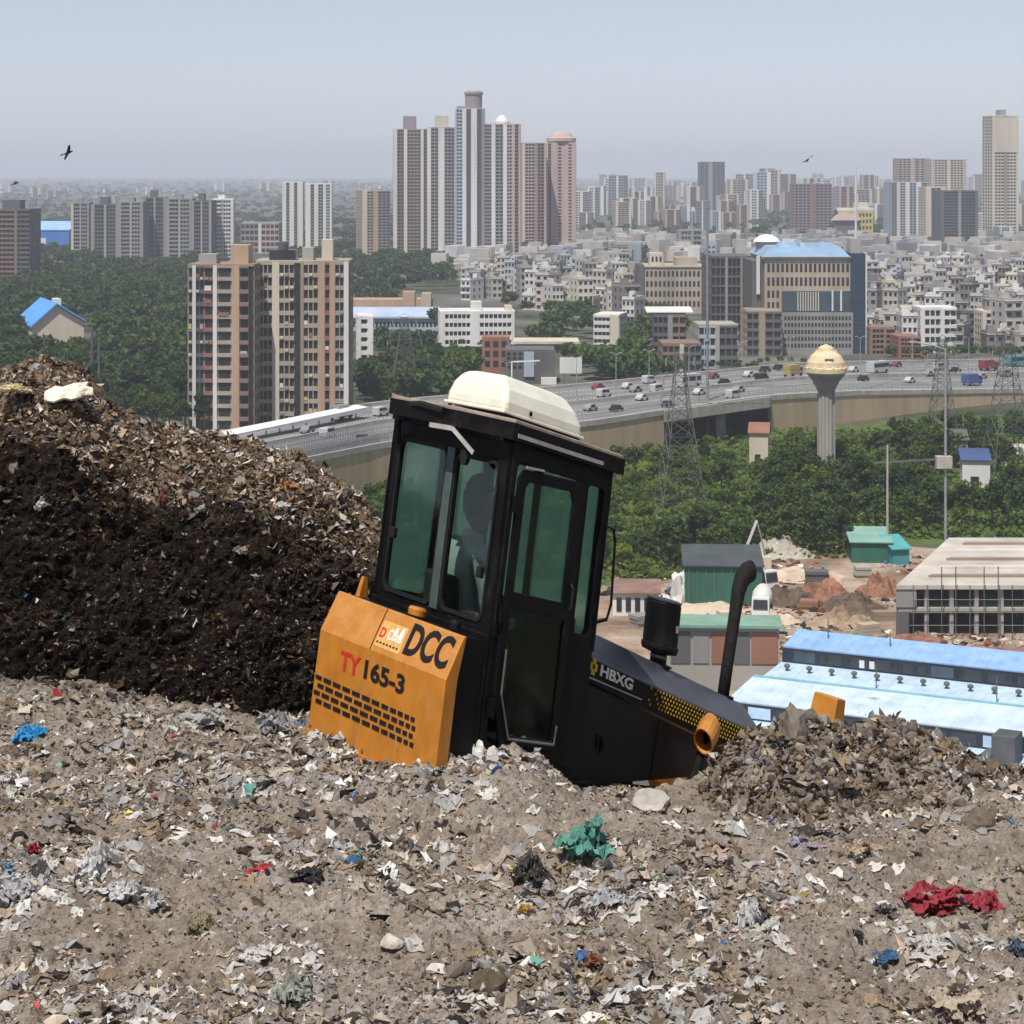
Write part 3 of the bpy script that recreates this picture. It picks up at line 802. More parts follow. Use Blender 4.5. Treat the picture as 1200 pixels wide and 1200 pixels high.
# rear roof hoses, lamp bracket and lamp
part('hose', MB().tube([(-.03, -1.60, .95), (-.10, -1.55, 1.10), (-.17, -1.42, 1.19), (-.22, -1.1, 1.215), (-.23, -.75, 1.20)], .026, 8), m_rubber, roof)
part('lamp_bracket', MB().bar((-.225, -.92, 1.10), (-.225, -.60, 1.105), .03, .03).bar((-.225, -.60, 1.105), (-.10, -.42, .99), .045, .03), m_lgrey, roof)
part('work_lamp', MB().lathe([(.03, 0), (.055, .02), (.06, .07)], 14).xf(lambda p: (-.08-p[2], -.50+p[0]*.8, .95+p[1]*.8)), m_rubber, roof)
# roof air-conditioner
mb = MB()
A0, A1, B0_, B1_ = .18, 1.25, -1.22, -.38
def ring(ins_a0, ins_a1, ins_b, c_): return [(A0+ins_a0, B0_+ins_b, c_), (A1-ins_a1, B0_+ins_b, c_), (A1-ins_a1, B1_-ins_b, c_), (A0+ins_a0, B1_-ins_b, c_)]
rings = [ring(0, 0, 0, 1.285), ring(.005, .01, .005, 1.36), ring(.03, .06, .04, 1.44), ring(.07, .14, .12, 1.51), ring(.16, .26, .22, 1.535)]
vs = [q for r_ in rings for q in r_]; fs = [(3, 2, 1, 0), tuple(len(vs)-4+i for i in range(4))]
for i in range(len(rings)-1):
    for j in range(4): a_ = i*4+j; b_ = i*4+(j+1) % 4; fs.append((a_, b_, b_+4, a_+4))
mb._add(vs, fs)
ac = part('air_conditioner', mb, m_white_p, smooth=False, bevel=.035); tag(ac, 'white roof air conditioner')
part('mounting_frame', MB().box(A0+.02, B0_+.02, 1.247, A1-.02, B1_-.015, 1.284), m_black, ac)
part('base_lip', MB().box(A0-.012, B0_-.012, 1.287, A1+.014, B1_+.012, 1.305), m_white_p, ac, bevel=.005)
for k in range(7):
    b_ = -1.10 + .1*k; part('louvre', MB().box(A1-.012, b_, 1.32, A1+.006, b_+.03, 1.42), m_white_p, ac)
part('bolt', MB().lathe([(.016, 0), (.016, .012)], 8).xf(lambda p: (.52+p[0], B1_+p[2]-.001, 1.335+p[1])), m_black, ac)

# ---- hood
def hood_c(a): return -.05 - .1144*(a-1.416)
def hood_sec(a):
    c_ = hood_c(a); cb = -.204 - .1315*(a-1.405)
    return [(a, -.30, cb), (a, -.30, c_), (a, -.62, c_+.175), (a, -1.08, c_+.175), (a, -1.40, c_), (a, -1.40, cb)]
mb = MB(); S0, S1 = hood_sec(1.34), hood_sec(4.55)
mb._add(S0+S1, [tuple(range(6)), tuple(range(11, 5, -1))] + [(i, (i+1) % 6, (i+1) % 6+6, i+6) for i in range(6)])
hood = part('hood', mb, m_hood, bevel=.012); tag(hood, 'dusty black sloping engine hood')
bandp = [(1.36, hood_c(1.36)-.012), (4.5, hood_c(4.5)-.012), (4.5, -.204-.1315*(4.5-1.405)+.006), (1.36, -.198)]
band = part('hood_band', panel(bandp, [], lambda u, v, w: (u, -.298+w, v), .012), m_black, hood)
pan = [(1.36, -.215), (4.3, -.60), (4.1, -.70), (1.42, -.92)]
spn = part('side_panel', panel(pan, [], lambda u, v, w: (u, -.33+w, v), .022), m_panel, hood)
part('side_panel', panel(pan, [], lambda u, v, w: (u, -1.392+w, v), .022), m_panel, hood)
part('panel_latch', MB().lathe([(.035, 0), (.03, .02), (.012, .025)], 10).xf(lambda p: (1.93+p[0], -.307+p[2], -.62+p[1])).box(1.90, -.308, -.68, 1.96, -.296, -.57), m_black, spn)
part('panel_latch', MB().box(1.84, -.308, -.66, 1.86, -.298, -.56), m_black, spn)
part('panel_seam', MB().bar((2.75, -.306, -.41), (2.70, -.306, -.80), .008, .004), m_black, spn)
hd = Vector((1, 0, -.122)).normalized(); hup = Vector((.122, 0, 1)).normalized()
def on_band(a, h, off=.003): return Vector((a, -.286+off, hood_c(a)-.155+h))
lettering('lettering', 'HBXG', m_wht_l, band, on_band(1.76, .062), hd, hup, .50, .075, .03)
part('lettering_line', MB().bar(on_band(1.50, .022), on_band(2.42, .030), .002, .010, up=(0, 0, 1)), m_lgrey, band)
mb = MB()
for dx in (-1, 1):
    for dy in (-1, 1):
        for (ox, oy, w_, h_) in ((.036, .012, .020, .012), (.014, .034, .012, .020)):
            c_ = on_band(1.66, .10) + hd*(dx*ox) + hup*(dy*oy)
            q = [c_-hd*w_-hup*h_, c_+hd*w_-hup*h_, c_+hd*w_+hup*h_, c_-hd*w_+hup*h_]
            mb.hexa([p_ + Vector((0, .0, 0)) for p_ in q] + [p_ + Vector((0, .003, 0)) for p_ in q])
part('emblem', mb, m_yel_l, band)
mb = MB()
for i in range(34):
    for j in range(5):
        a_ = 2.50 + i*.050 + (.025 if j % 2 else 0)
        if a_ < 2.75 and (i+j) % 3 == 0 or a_ < 2.62 and (i+j) % 2 == 0: continue
        p_ = on_band(a_, .022+j*.028)
        q = [p_-hd*.012-hup*.007, p_+hd*.004-hup*.010, p_+hd*.012+hup*.003, p_-hd*.002+hup*.009]
        mb.hexa(q + [v_+Vector((0, .003, 0)) for v_ in q])
tag(part('grille_print', mb, m_yel_l, band), kind='stuff')
# pre-cleaner and exhaust
PA, PB = 3.13, -.72; pc = hood_c(PA)+.17
mb = MB().lathe([(.15, 0), (.15, .012), (.09, .02), (.085, .10)], 24, (PA, PB, pc)); neck = part('air_intake_neck', mb, m_black, hood, smooth=False)
mb = MB().lathe([(.09, .085), (.185, .10), (.20, .125), (.20, .15), (.188, .155), (.188, .44), (.18, .455), (.03, .462)], 32, (PA, PB, pc)); pre = part('air_pre_cleaner', mb, m_black, hood); tag(pre, 'black drum shaped air pre-cleaner')
part('clamp_band', MB().lathe([(.092, .055), (.092, .075)], 24, (PA, PB, pc)), m_steel, pre)
part('decal', MB().box(PA+.02, PB+.186, pc+.26, PA+.055, PB+.192, pc+.31), m_lgrey, pre)
part('lid', MB().lathe([(.19, .456), (.19, .468), (.15, .478)], 32, (PA, PB, pc)), m_hood, pre)
EA, EB = 4.30, -.72; ec = hood_c(EA)+.16
mb = MB().tube([(EA, EB, ec), (EA+.03, EB, ec+.3), (EA+.07, EB, ec+.62), (EA+.09, EB, ec+.80), (EA+.13, EB, ec+.89), (EA+.20, EB, ec+.95), (EA+.29, EB, ec+.98)],
               [.066, .066, .068, .078, .084, .086, .084], 16)
ex = part('exhaust_pipe', mb, m_exh, hood, smooth=True); tag(ex, 'sooty black exhaust pipe bent forward at its top')
part('exhaust_flange', MB().lathe([(.12, 0), (.12, .025)], 18, (EA, EB, ec)), m_black, ex)
# orange lamp cup beside the hood
L0 = Vector((3.30, -.06, -.36)); ax = Vector((-.80, .22, -.52)).normalized()
t1_ = ax.cross(Vector((0, 1, 0))).normalized(); t2_ = ax.cross(t1_)
mb = MB(); n_ = 18; prof = [(0, .04), (0, .095), (.09, .112), (.22, .104), (.22, .093), (.06, .083), (.05, .015)]
vs = []
for (d_, r_) in prof:
    for j in range(n_): vs.append(L0 + ax*d_ + t1_*(r_*math.cos(2*PI*j/n_)) + t2_*(r_*math.sin(2*PI*j/n_)))
fs = []
for i in range(len(prof)-1):
    for j in range(n_): fs.append((i*n_+j, i*n_+(j+1) % n_, (i+1)*n_+(j+1) % n_, (i+1)*n_+j))
fs.append(tuple(range(n_))); mb._add(vs, fs)
part('lamp_guard', mb, m_orange, hood, smooth=False)
part('lift_cylinder', MB().tube([(3.34, -.10, -.35), (3.0, -.10, -1.0)], .045, 12), m_black, hood)
# blade with its right end bracket
mb = MB(); bl = []
for k in range(9):
    t = k/8; c_ = -1.15 + .66*t; a_ = 4.86 + .16*(2*t-1)**2 - .05
    bl.append((a_, c_))
vs = [(a_, -2.15, c_) for a_, c_ in bl] + [(a_, .42, c_) for a_, c_ in bl] + [(a_-.04, -2.15, c_) for a_, c_ in bl] + [(a_-.04, .42, c_) for a_, c_ in bl]
fs = []
for i in range(8):
    fs += [(i, i+1, i+10, i+9), (i+18, i+27, i+28, i+19), (i, i+18, i+19, i+1), (i+9, i+10, i+28, i+27)]
fs += [(0, 9, 27, 18), (8, 26, 35, 17)]
mb._add(vs, fs); blade = part('blade', mb, m_orange)
part('end_bracket', MB().hexa([(4.66, .13, -.30), (4.90, .13, -.30), (4.90, .47, -.30), (4.66, .47, -.30), (4.74, .17, .02), (4.90, .17, .02), (4.90, .47, .02), (4.74, .47, .02)]), m_orange, blade, bevel=.01)
part('bracket_step', MB().box(4.72, .02, -.24, 4.86, .15, -.145), m_orange, blade, bevel=.008)
part('push_arm', MB().bar((1.2, .10, -1.16), (4.85, .10, -1.02), .12, .18), m_black, blade)
# tracks
for b_ in (-.36, -1.78):
    mb = MB(); loop = []
    for k in range(12): a_ = PI/2 + PI*k/11; loop.append((.05 + .34*math.cos(a_), -1.16 + .30*math.sin(a_)))
    for k in range(12): a_ = -PI/2 + PI*k/11; loop.append((3.35 + .34*math.cos(a_), -1.16 + .30*math.sin(a_)))
    tr = part('track_frame', MB().box(.1, b_+.1, -1.3, 3.3, b_+.36, -1.0), m_black)
    pts_ = []
    for i in range(len(loop)):
        p_, q_ = Vector(loop[i]), Vector(loop[(i+1) % len(loop)]); m_n = max(1, int((q_-p_).length/.16))
        for j in range(m_n): pts_.append(p_ + (q_-p_)*(j/m_n))
    for i in range(len(pts_)):
        p_, q_ = pts_[i], pts_[(i+1) % len(pts_)]; d_ = (q_-p_); nn = Vector((d_.y, -d_.x)).normalized()
        if nn.y < -.3: continue      # shoes under the belly are buried
        e_ = p_ + d_*.92
        q = [(p_.x, b_, p_.y), (e_.x, b_, e_.y), (e_.x, b_+.46, e_.y), (p_.x, b_+.46, p_.y)]
        part('track_shoe', MB().hexa(q + [(x-nn.x*.03, y, z-nn.y*.03) for x, y, z in q]), m_black, tr)  # black instead of steel: the shade below the machine put into the colour
# inside the cab
part('seat', MB().box(.30, -1.30, -.42, .80, -.78, -.26).hexa([(.26, -1.28, -.28), (.40, -1.28, -.28), (.40, -.80, -.28), (.26, -.80, -.28), (.18, -1.24, .22), (.30, -1.24, .22), (.30, -.84, .22), (.18, -.84, .22)]), m_seat, bevel=.03)
part('seat_pedestal', MB().box(.35, -1.2, -.70, .75, -.88, -.42), m_black)
part('dashboard', MB().hexa([(1.02, -1.6, -.7), (1.26, -1.6, -.7), (1.26, -.2, -.7), (1.02, -.2, -.7), (1.10, -1.6, .12), (1.26, -1.6, .16), (1.26, -.2, .16), (1.10, -.2, .12)]), m_black, bevel=.02)
part('control_lever', MB().tube([(.62, -1.45, -.6), (.60, -1.48, .05), (.58, -1.50, .16)], [.014, .014, .03], 8), m_black)
part('control_lever', MB().tube([(.72, -.62, -.6), (.74, -.60, .0), (.74, -.60, .10)], [.014, .014, .03], 8), m_black)
part('side_console', MB().box(.25, -1.66, -.7, .98, -1.40, -.12), m_black, bevel=.02)

# ================================================================== DRIVER
m_skin = M_('driver_skin', (.085, .045, .03), .15, 12, .6)
m_hair = M_('driver_hair', (.012, .01, .009), .2, 30, .8)
m_shirt = M_('driver_shirt', (.26, .26, .26), .2, 9, .9, bump=.3, bscale=14, bdist=.03)
m_trous = M_('driver_trousers', (.05, .05, .06), .2, 9, .9)
drv = empty('person', wpt((.52, -1.04, -.26)))
tag(drv, 'driver in a pale shirt sitting in the bulldozer cab looking right', 'person')
SEAT = Vector((.52, -1.04, -.26))
def dw(p): return MU @ (Vector(p) - SEAT)
def skin_mesh(name, verts, edges, radii, root, mat, parent):
    me = bpy.data.meshes.new(name); me.from_pydata([dw(v) for v in verts], edges, [])
    o = link(name, me, parent, mat)
    sk = o.modifiers.new('skin', 'SKIN'); sk.use_smooth_shade = True
    for i, r_ in enumerate(radii):
        d_ = me.skin_vertices[0].data[i]; d_.radius = (r_, r_) if not isinstance(r_, tuple) else r_; d_.use_root = (i == root)
    o.modifiers.new('sub', 'SUBSURF').levels = 2; o.modifiers['sub'].render_levels = 2
    return o
bv_ = [(.50, -1.04, -.12), (.47, -1.04, .05), (.47, -1.03, .22), (.49, -1.02, .38), (.52, -1.00, .46), (.54, -.99, .54),      # pelvis .. neck
       (.49, -1.24, .38), (.55, -1.31, .20), (.60, -1.31, .04), (.82, -1.25, -.02), (.96, -1.20, .02),                       # left arm
       (.50, -.80, .38), (.56, -.73, .20), (.60, -.72, .04), (.80, -.70, -.02), (.93, -.72, .02),                            # right arm
       (.55, -1.16, -.16), (.95, -1.20, -.14), (1.0, -1.2, -.50), (.55, -.92, -.16), (.95, -.90, -.14), (1.0, -.9, -.50)]
be_ = [(0, 1), (1, 2), (2, 3), (3, 4), (4, 5), (3, 6), (6, 7), (7, 8), (8, 9), (9, 10), (3, 11), (11, 12), (12, 13), (13, 14), (14, 15),
       (0, 16), (16, 17), (17, 18), (0, 19), (19, 20), (20, 21)]
br_ = [.15, .145, .15, .14, .085, .07, .085, .07, .06, .05, .04, .085, .07, .06, .05, .04, .10, .085, .06, .10, .085, .06]
body = skin_mesh('body', bv_, be_, br_, 0, m_shirt, drv)
# head looks to the right of the picture: a shaped egg with brow, nose, chin and ears
hv, hf = ico(4)
Q = hv.copy()
fx, sy, uz = Q[:, 0], Q[:, 1], Q[:, 2]          # +x = face
r_ = np.ones(len(Q))
shape = np.stack([fx*.150, sy*.120, uz*.175], 1)
shape[:, 0] += .020*np.exp(-((uz+.62)/.22)**2)*np.clip(fx, 0, 1)            # chin
shape[:, 0] += .050*np.exp(-((uz+.12)/.17)**2)*np.exp(-(sy/.14)**2)*(fx > 0)  # nose
shape[:, 0] += .014*np.exp(-((uz-.22)/.10)**2)*np.exp(-(sy/.5)**2)*(fx > 0)   # brow
shape[:, 0] -= .014*np.exp(-((uz-.06)/.08)**2)*np.exp(-((np.abs(sy)-.34)/.16)**2)*(fx > 0)  # eye sockets
shape[:, 0] += .010*np.exp(-((uz+.42)/.06)**2)*np.exp(-(sy/.22)**2)*(fx > 0)  # lips
shape[:, 1] *= 1 - .25*np.clip(-uz, 0, 1)
shape[:, 1] += np.sign(sy)*.022*np.exp(-((fx+.08)/.12)**2)*np.exp(-((uz+.05)/.2)**2)*(np.abs(sy) > .8)  # ears
FD = Vector((.86, .30, -.10)); FD = Vector((.62, .75, -.02)).normalized()   # facing direction in scene space, right and away
hd_c = wpt((.56, -.985, .70)) - drv.location
sd_ = Vector((-FD.y, FD.x, 0)).normalized(); up_ = FD.cross(sd_); up_ = -up_ if up_.z < 0 else up_
def put(S):
    o_ = np.outer(S[:, 0], FD) + np.outer(S[:, 1], sd_) + np.outer(S[:, 2], up_)
    o_[:, 0] *= .74
    return o_ + np.array(hd_c)
link('head', np_mesh('head', put(shape), hf), drv, m_skin, True)
hm = (uz > .30 - .9*np.clip(-fx, 0, 1) + .25*np.clip(fx-.5, 0, 1))
sel = hm[hf].all(1)
hs = shape*1.07 + (np.random.default_rng(3).normal(0, .004, shape.shape))
hs[:, 2] += .012
link('hair', np_mesh('hair', put(hs), hf[sel]), drv, m_hair, True)
for s_, wr in ((-1, Vector((.96, -1.20, .02))), (1, Vector((.93, -.72, .02)))):
    hvts = [wr, wr+Vector((.07, 0, .0))]; hed = [(0, 1)]; hrd = [.04, .036]
    for k in range(4):
        b_ = -.036 + .024*k; L_ = (.055, .065, .06, .048)[k]; i0 = len(hvts)
        hvts += [wr+Vector((.10, b_, .0)), wr+Vector((.10+L_, b_, -.01)), wr+Vector((.11+L_, b_, -.05))]; hed += [(1, i0), (i0, i0+1), (i0+1, i0+2)]; hrd += [.012, .011, .009]
    i0 = len(hvts); hvts += [wr+Vector((.05, -s_*.05, .0)), wr+Vector((.10, -s_*.065, -.02))]; hed += [(0, i0), (i0, i0+1)]; hrd += [.013, .010]
    skin_mesh('hand', hvts, hed, hrd, 0, m_skin, drv)
# ================================================================== HIGHWAY
m_asph = M_('highway_asphalt', (.20, .20, .20), .25, .10, .9)
m_conc = M_('pale_concrete', (.42, .40, .36), .25, .4, .9)
m_reta = M_('tan_retaining_wall', (.50, .385, .25), .2, .25, .95, streak=True)
m_dconc = M_('dark_concrete', (.10, .10, .105), .3, .4, .9)
m_mark = M_('road_paint', (.75, .74, .70), .15, 1, .7)
m_gal = M_('galvanised_steel', (.42, .43, .44), .25, 2, .5, .5)
m_dgal = M_('weathered_lattice_steel', (.15, .17, .15), .3, 2, .6, .4)
NE = [(60, 598, 8), (200, 572, 8), (360, 540, 8), (460, 520, 8), (690, 497, 8), (775, 484, 8), (905, 466, 8), (1000, 461, 6.4), (1130, 459, 3.6), (1330, 456, .6)]
FE = [(60, 541, 8), (200, 520, 8), (300, 502, 8), (440, 474, 8), (690, 452, 8), (790, 442, 8), (930, 428, 8), (1010, 426, 6.4), (1130, 424, 3.6), (1330, 421, .6)]
nev = [at(px, py, (EYE-z)*FOC/(py-HOR)) for px, py, z in NE]
fev = [at(px, py, (EYE-z)*FOC/(py-HOR)) for px, py, z in FE]
SEG = 12
def samp(pts):
    out = []
    for i in range(len(pts)-1):
        for k in range(SEG): out.append(pts[i].lerp(pts[i+1], k/SEG))
    return out + [pts[-1]]
ne, fe = samp(nev), samp(fev)
for _ in range(6):
    ne = [ne[0]] + [(ne[i-1]+ne[i]*2+ne[i+1])/4 for i in range(1, len(ne)-1)] + [ne[-1]]
    fe = [fe[0]] + [(fe[i-1]+fe[i]*2+fe[i+1])/4 for i in range(1, len(fe)-1)] + [fe[-1]]
NS = len(ne)
def hw(i, t, dz=0.0):           # i = station (float), t = 0 near edge .. 1 far edge
    k = min(int(i), NS-2); f = i-k
    a = ne[k].lerp(ne[k+1], f); b = fe[k].lerp(fe[k+1], f)
    p_ = a.lerp(b, t); return Vector((p_.x, p_.y, p_.z+dz))
mb = MB()
for i in range(NS-1): mb.quad(hw(i, 0), hw(i+1, 0), hw(i+1, 1), hw(i, 1))
road = tag(mb.build('highway', m_asph), 'raised grey multi-lane highway curving behind the trees', 'road', kind='structure')
for t in (.12, .24, .36, .64, .76, .88):
    mb = MB()
    for i in range(NS*3):
        s_ = i/3
        if s_+.17 >= NS-1: break
        mb.quad(hw(s_, t-.004, .006), hw(s_+.17, t-.004, .006), hw(s_+.17, t+.004, .006), hw(s_, t+.004, .006))
    o = mb.build('lane_marking', m_mark, road); o['kind'] = 'stuff'
OP0, OP1 = 5*SEG, 6*SEG         # stations of the underpass
def ribbon(t0, t1, z0, z1, i0=0, i1=None, ground_=False):
    mb = MB(); i1 = NS-1 if i1 is None else i1
    for i in range(i0, i1):
        a0, b0, a1, b1 = hw(i, t0), hw(i+1, t0), hw(i, t1), hw(i+1, t1)
        lo = (lambda p_: (p_.x, p_.y, -.3)) if ground_ else (lambda p_: (p_.x, p_.y, p_.z+z0))
        hi = lambda p_: (p_.x, p_.y, p_.z+z1)
        mb.hexa([lo(a0), lo(b0), lo(b1), lo(a1), hi(a0), hi(b0), hi(b1), hi(a1)])
    return mb
w_ = ribbon(-.012, -.001, 0, -.35, 0, OP0, True).build('retaining_wall', m_reta); tag(w_, 'tan retaining wall carrying the highway left of the underpass', 'wall', kind='structure')
w_ = ribbon(-.012, -.001, 0, -.35, OP1, None, True).build('retaining_wall', m_reta); tag(w_, 'long tan retaining wall of the highway right of the underpass', 'wall', kind='structure')
w_ = ribbon(1.001, 1.012, 0, -.02, 0, None, True).build('retaining_wall', m_reta); tag(w_, 'far side retaining wall of the raised highway', 'wall', kind='structure')
# underpass: deck girders, abutments
up = empty('underpass', hw((OP0+OP1)/2, 0, -8)); tag(up, 'dark underpass opening with concrete deck under the highway', 'underpass')
def rel(mb, root): return mb.xf(lambda p_: Vector(p_)-root.location)
rel(ribbon(-.02, .995, -2.0, -.03, OP0, OP1), up).build('deck', m_dconc, up)
rel(ribbon(-.035, -.022, -1.7, .55, OP0, OP1), up).build('deck_edge', m_conc, up)
for st in (OP0, OP1-.4):
    a, b = hw(st, -.01), hw(st+.4, -.01); c_, d_ = hw(st+.4, .99), hw(st, .99)
    rel(MB().hexa([(q.x, q.y, -.2) for q in (a, b, c_, d_)] + [(q.x, q.y, 5.99) for q in (a, b, c_, d_)]), up).build('abutment', m_dconc, up)
q = hw(OP0+6, .10)
rel(MB().box(q.x-1.0, q.y-.8, -.2, q.x+1.0, q.y+.8, 5.98), up).build('pier', m_conc, up)
# parapets and railing
par = tag(ribbon(-.016, .004, -.34, .75).build('parapet', m_conc), 'low concrete parapet along the near edge of the highway', 'parapet', kind='structure')
tag(ribbon(.997, 1.012, 0.001, .7).build('parapet', m_conc), 'low concrete parapet along the far edge of the highway', 'parapet', kind='structure')
med = tag(ribbon(.494, .506, .005, .85).build('median_barrier', m_conc), 'concrete barrier between the two carriageways', 'barrier', kind='structure')
def railing(t, i0, i1, step, h, label, wdt=.16):
    rt = empty('railing', hw(i0, t)); tag(rt, label, 'railing')
    pm = MB().box(-wdt/2, -.06, 0, wdt/2, .06, h).mesh('post'); pm.materials.append(m_gal)
    s_ = i0
    while s_ < i1:
        o = link('post', pm, rt); o.location = hw(s_, t, .0)-rt.location; s_ += step
    mb = MB()
    for z in (h*.55, h):
        for i in range(int(i0), int(i1)): mb.bar(hw(i, t, z)-rt.location, hw(i+1, t, z)-rt.location, .06, .09)
    mb.build('rail', m_gal, rt)
    return rt
for args in ((.0, 14, 36, .16, 2.3, 'pale slatted railing on the near highway edge left of the bulldozer', .22),
             (.26, 14, 36, .22, 2.2, 'pale slatted railing between highway lanes left of the bulldozer', .22),
             (.003, 40, 60, .35, 1.9, 'post railing on the near highway edge just right of the cab', .14),
             (.003, 60, 100, .55, 1.9, 'post railing above the underpass and tan wall', .14)):
    r_ = railing(*args)
    r_.children[-1]['kind'] = 'stuff'
# long white canopy beyond the left stretch
cpy = empty('roadside_canopy', at(350, 497, 405)); tag(cpy, 'long thin white canopy roof beside the highway below the beige apartment block', 'canopy')
a, b = at(262, 514, (EYE-9.4)*FOC/314), at(432, 482, (EYE-9.4)*FOC/282); dv = (b-a); nv = Vector((-dv.y, dv.x, 0)).normalized()*3.2
rel(MB().hexa([a, b, b+nv+Vector((0, 0, .5)), a+nv+Vector((0, 0, .5)), a+Vector((0, 0, .35)), b+Vector((0, 0, .9)), b+nv+Vector((0, 0, 1.2)), a+nv+Vector((0, 0, .7))]), cpy).build('roof', M_('white_roof_sheet', (.74, .74, .74), .1, .5, .6), cpy)
for k in range(11):
    p_ = a.lerp(b, (k+.5)/11) + nv*.5
    rel(MB().box(p_.x-.12, p_.y-.12, 7.9, p_.x+.12, p_.y+.12, p_.z), cpy).build('post', m_dgal, cpy)

# street lamps along the road
def street_lamp(px, py, Y, h, label, arm=2.2, flip=1):
    b = at(px, py, Y); b.z = max(0, b.z)
    rt = empty('street_lamp', b); tag(rt, label, 'street lamp', 'street lamps along the highway')
    MB().tube([(0, 0, 0), (0, 0, h)], [.14, .08], 8).build('pole', m_gal, rt)
    MB().tube([(0, 0, h-.05), (flip*arm*.6, 0, h+.5), (flip*arm, 0, h+.55)], .06, 6).build('arm', m_gal, rt)
    MB().box(flip*arm-.1, -.14, h+.46, flip*arm+flip*.7, .14, h+.6).build('lamp_head', m_conc, rt)
LAMPS = []
for i, (st, fl) in enumerate([(43, 1), (47.5, 1), (52, 1), (57, 1), (62, 1), (67.5, 1), (73, 1), (78.5, 1), (84, 1), (90, 1), (96, 1)]):
    q = hw(st, .5)
    rt = empty('street_lamp', q); tag(rt, 'thin double-armed street lamp in the middle of the highway', 'street lamp', 'street lamps along the highway median')
    MB().tube([(0, 0, .8), (0, 0, 10)], [.13, .07], 6).build('pole', m_gal, rt)
    for s_ in (-1, 1):
        MB().tube([(0, 0, 9.9), (s_*1.1, .4*s_, 10.3)], .05, 5).build('arm', m_gal, rt)
        MB().box(s_*1.1-.3, .4*s_-.12, 10.24, s_*1.1+.3, .4*s_+.12, 10.36).build('lamp_head', m_conc, rt)
gan = empty('sign_gantry', hw(44.0, 1.05)); tag(gan, 'white frame gantry at the far highway edge right of the cab roof', 'gantry')
MB().bar((-2.2, 0, -1), (-2.2, 0, 6.4), .3).bar((-2.2, 0, 6.4), (4.2, 0, 6.7), .3).build('frame', M_('white_metal', (.72, .72, .72), .1, 1, .5), gan)
MB().bar((3.2, 0, 6.45), (3.2, 0, 5.6), .5, .1).build('hanging_sign', m_gal, gan)

# ================================================================== CARS
m_tyre = M_('tyre', (.02, .02, .02), .2, 5, .8)
m_cglass = M_('car_glass', (.03, .035, .04), .2, 5, .15, 0, .6)
car_mesh = {}
def make_car(name, kind):
    mb = MB()
    if kind == 'car':
        L, Wd, hb, hc = 2.0, .85, .75, 1.42
        pr = [(-L, .35), (-L, .72), (-L*.62, .82), (-L*.36, hc), (L*.30, hc), (L*.56, .84), (L*.96, .74), (L, .35)]
    elif kind == 'van':
        L, Wd = 2.2, .9; pr = [(-L, .35), (-L, 1.75), (-L*.9, 1.9), (L*.45, 1.9), (L*.75, 1.1), (L, .95), (L, .35)]
    elif kind == 'bus':
        L, Wd = 4.6, 1.2; pr = [(-L, .4), (-L, 2.9), (-L*.97, 3.1), (L*.97, 3.1), (L, 2.9), (L, .4)]
    else:
        L, Wd = 3.6, 1.15; pr = [(-L, .7), (-L, 3.0), (L*.45, 3.0), (L*.48, 2.5), (L*.9, 2.5), (L, 1.6), (L, .5)]
    k = len(pr)
    mb._add([(x, -Wd, z) for x, z in pr] + [(x, Wd, z) for x, z in pr], [tuple(range(k)), tuple(range(2*k-1, k-1, -1))] + [(i, (i+1) % k, (i+1) % k+k, i+k) for i in range(k)])
    body = mb.mesh(name)
    g = MB()
    for s_ in (-1, 1):
        y = s_*(Wd+.012)
        if kind == 'car': g.quad((-1.16, y, .86), (.98, y, .86), (.56, y, 1.34), (-.74, y, 1.34))
        elif kind == 'van': g.quad((-1.9, y, 1.15), (1.3, y, 1.15), (.95, y, 1.7), (-1.9, y, 1.7))
        elif kind == 'bus': g.quad((-4.3, y, 1.6), (4.3, y, 1.6), (4.3, y, 2.6), (-4.3, y, 2.6))
        else: g.quad((1.85, y, 1.6), (3.2, y, 1.6), (3.0, y, 2.3), (1.85, y, 2.3))
    gm = g.mesh('window')
    w = MB().tube([(0, -.1, 0), (0, .1, 0)], .33 if kind in ('car', 'van') else .5, 10).mesh('wheel')
    w.materials.append(m_tyre); gm.materials.append(m_cglass)
    return body, gm, w, L, Wd
for k_ in ('car', 'van', 'bus', 'truck'): car_mesh[k_] = make_car(k_, k_)
paint = {nm: M_('paint_'+nm, col_, .1, 1, .3, 0, .5) for nm, col_ in dict(white=(.5, .5, .49), black=(.02, .02, .022), red=(.22, .05, .05), grey=(.25, .26, .27), silver=(.3, .3, .31), blue=(.05, .1, .25), yellow=(.4, .3, .1), teal=(.08, .3, .33)).items()}
body_cache = {}
def place_car(px, t, kind, colr, label, dz=0.0, nm=None):
    # station whose picture column is px
    best = min((i/4 for i in range((NS-1)*4)), key=lambda s_: abs(600 + FOC*hw(s_, t).x/hw(s_, t).y - px))
    p_ = hw(best, t, .02); q_ = hw(min(best+.5, NS-1.01), t)
    rz = math.atan2(q_.y-p_.y, q_.x-p_.x)
    nm = nm or {'car': 'car', 'van': 'van', 'bus': 'bus', 'truck': 'truck'}[kind]
    body, gm, w, L, Wd = car_mesh[kind]
    key = (kind, colr)
    if key not in body_cache:
        b2 = body.copy(); b2.materials.append(paint[colr]); body_cache[key] = b2
    rt = empty(nm, p_, rz); tag(rt, label, nm, 'traffic on the highway')
    o = link('body', body_cache[key], rt); o.scale = (.75, 1, 1)
    o = link('windows', gm, rt); o.scale = (.75, 1, 1); o['kind'] = 'stuff'
    r_ = .33 if kind in ('car', 'van') else .5
    for sx in (-.62, .62):
        for sy in (-1, 1):
            o = link('wheel', w, rt); o.location = (sx*L*.75, sy*(Wd-.08), r_)
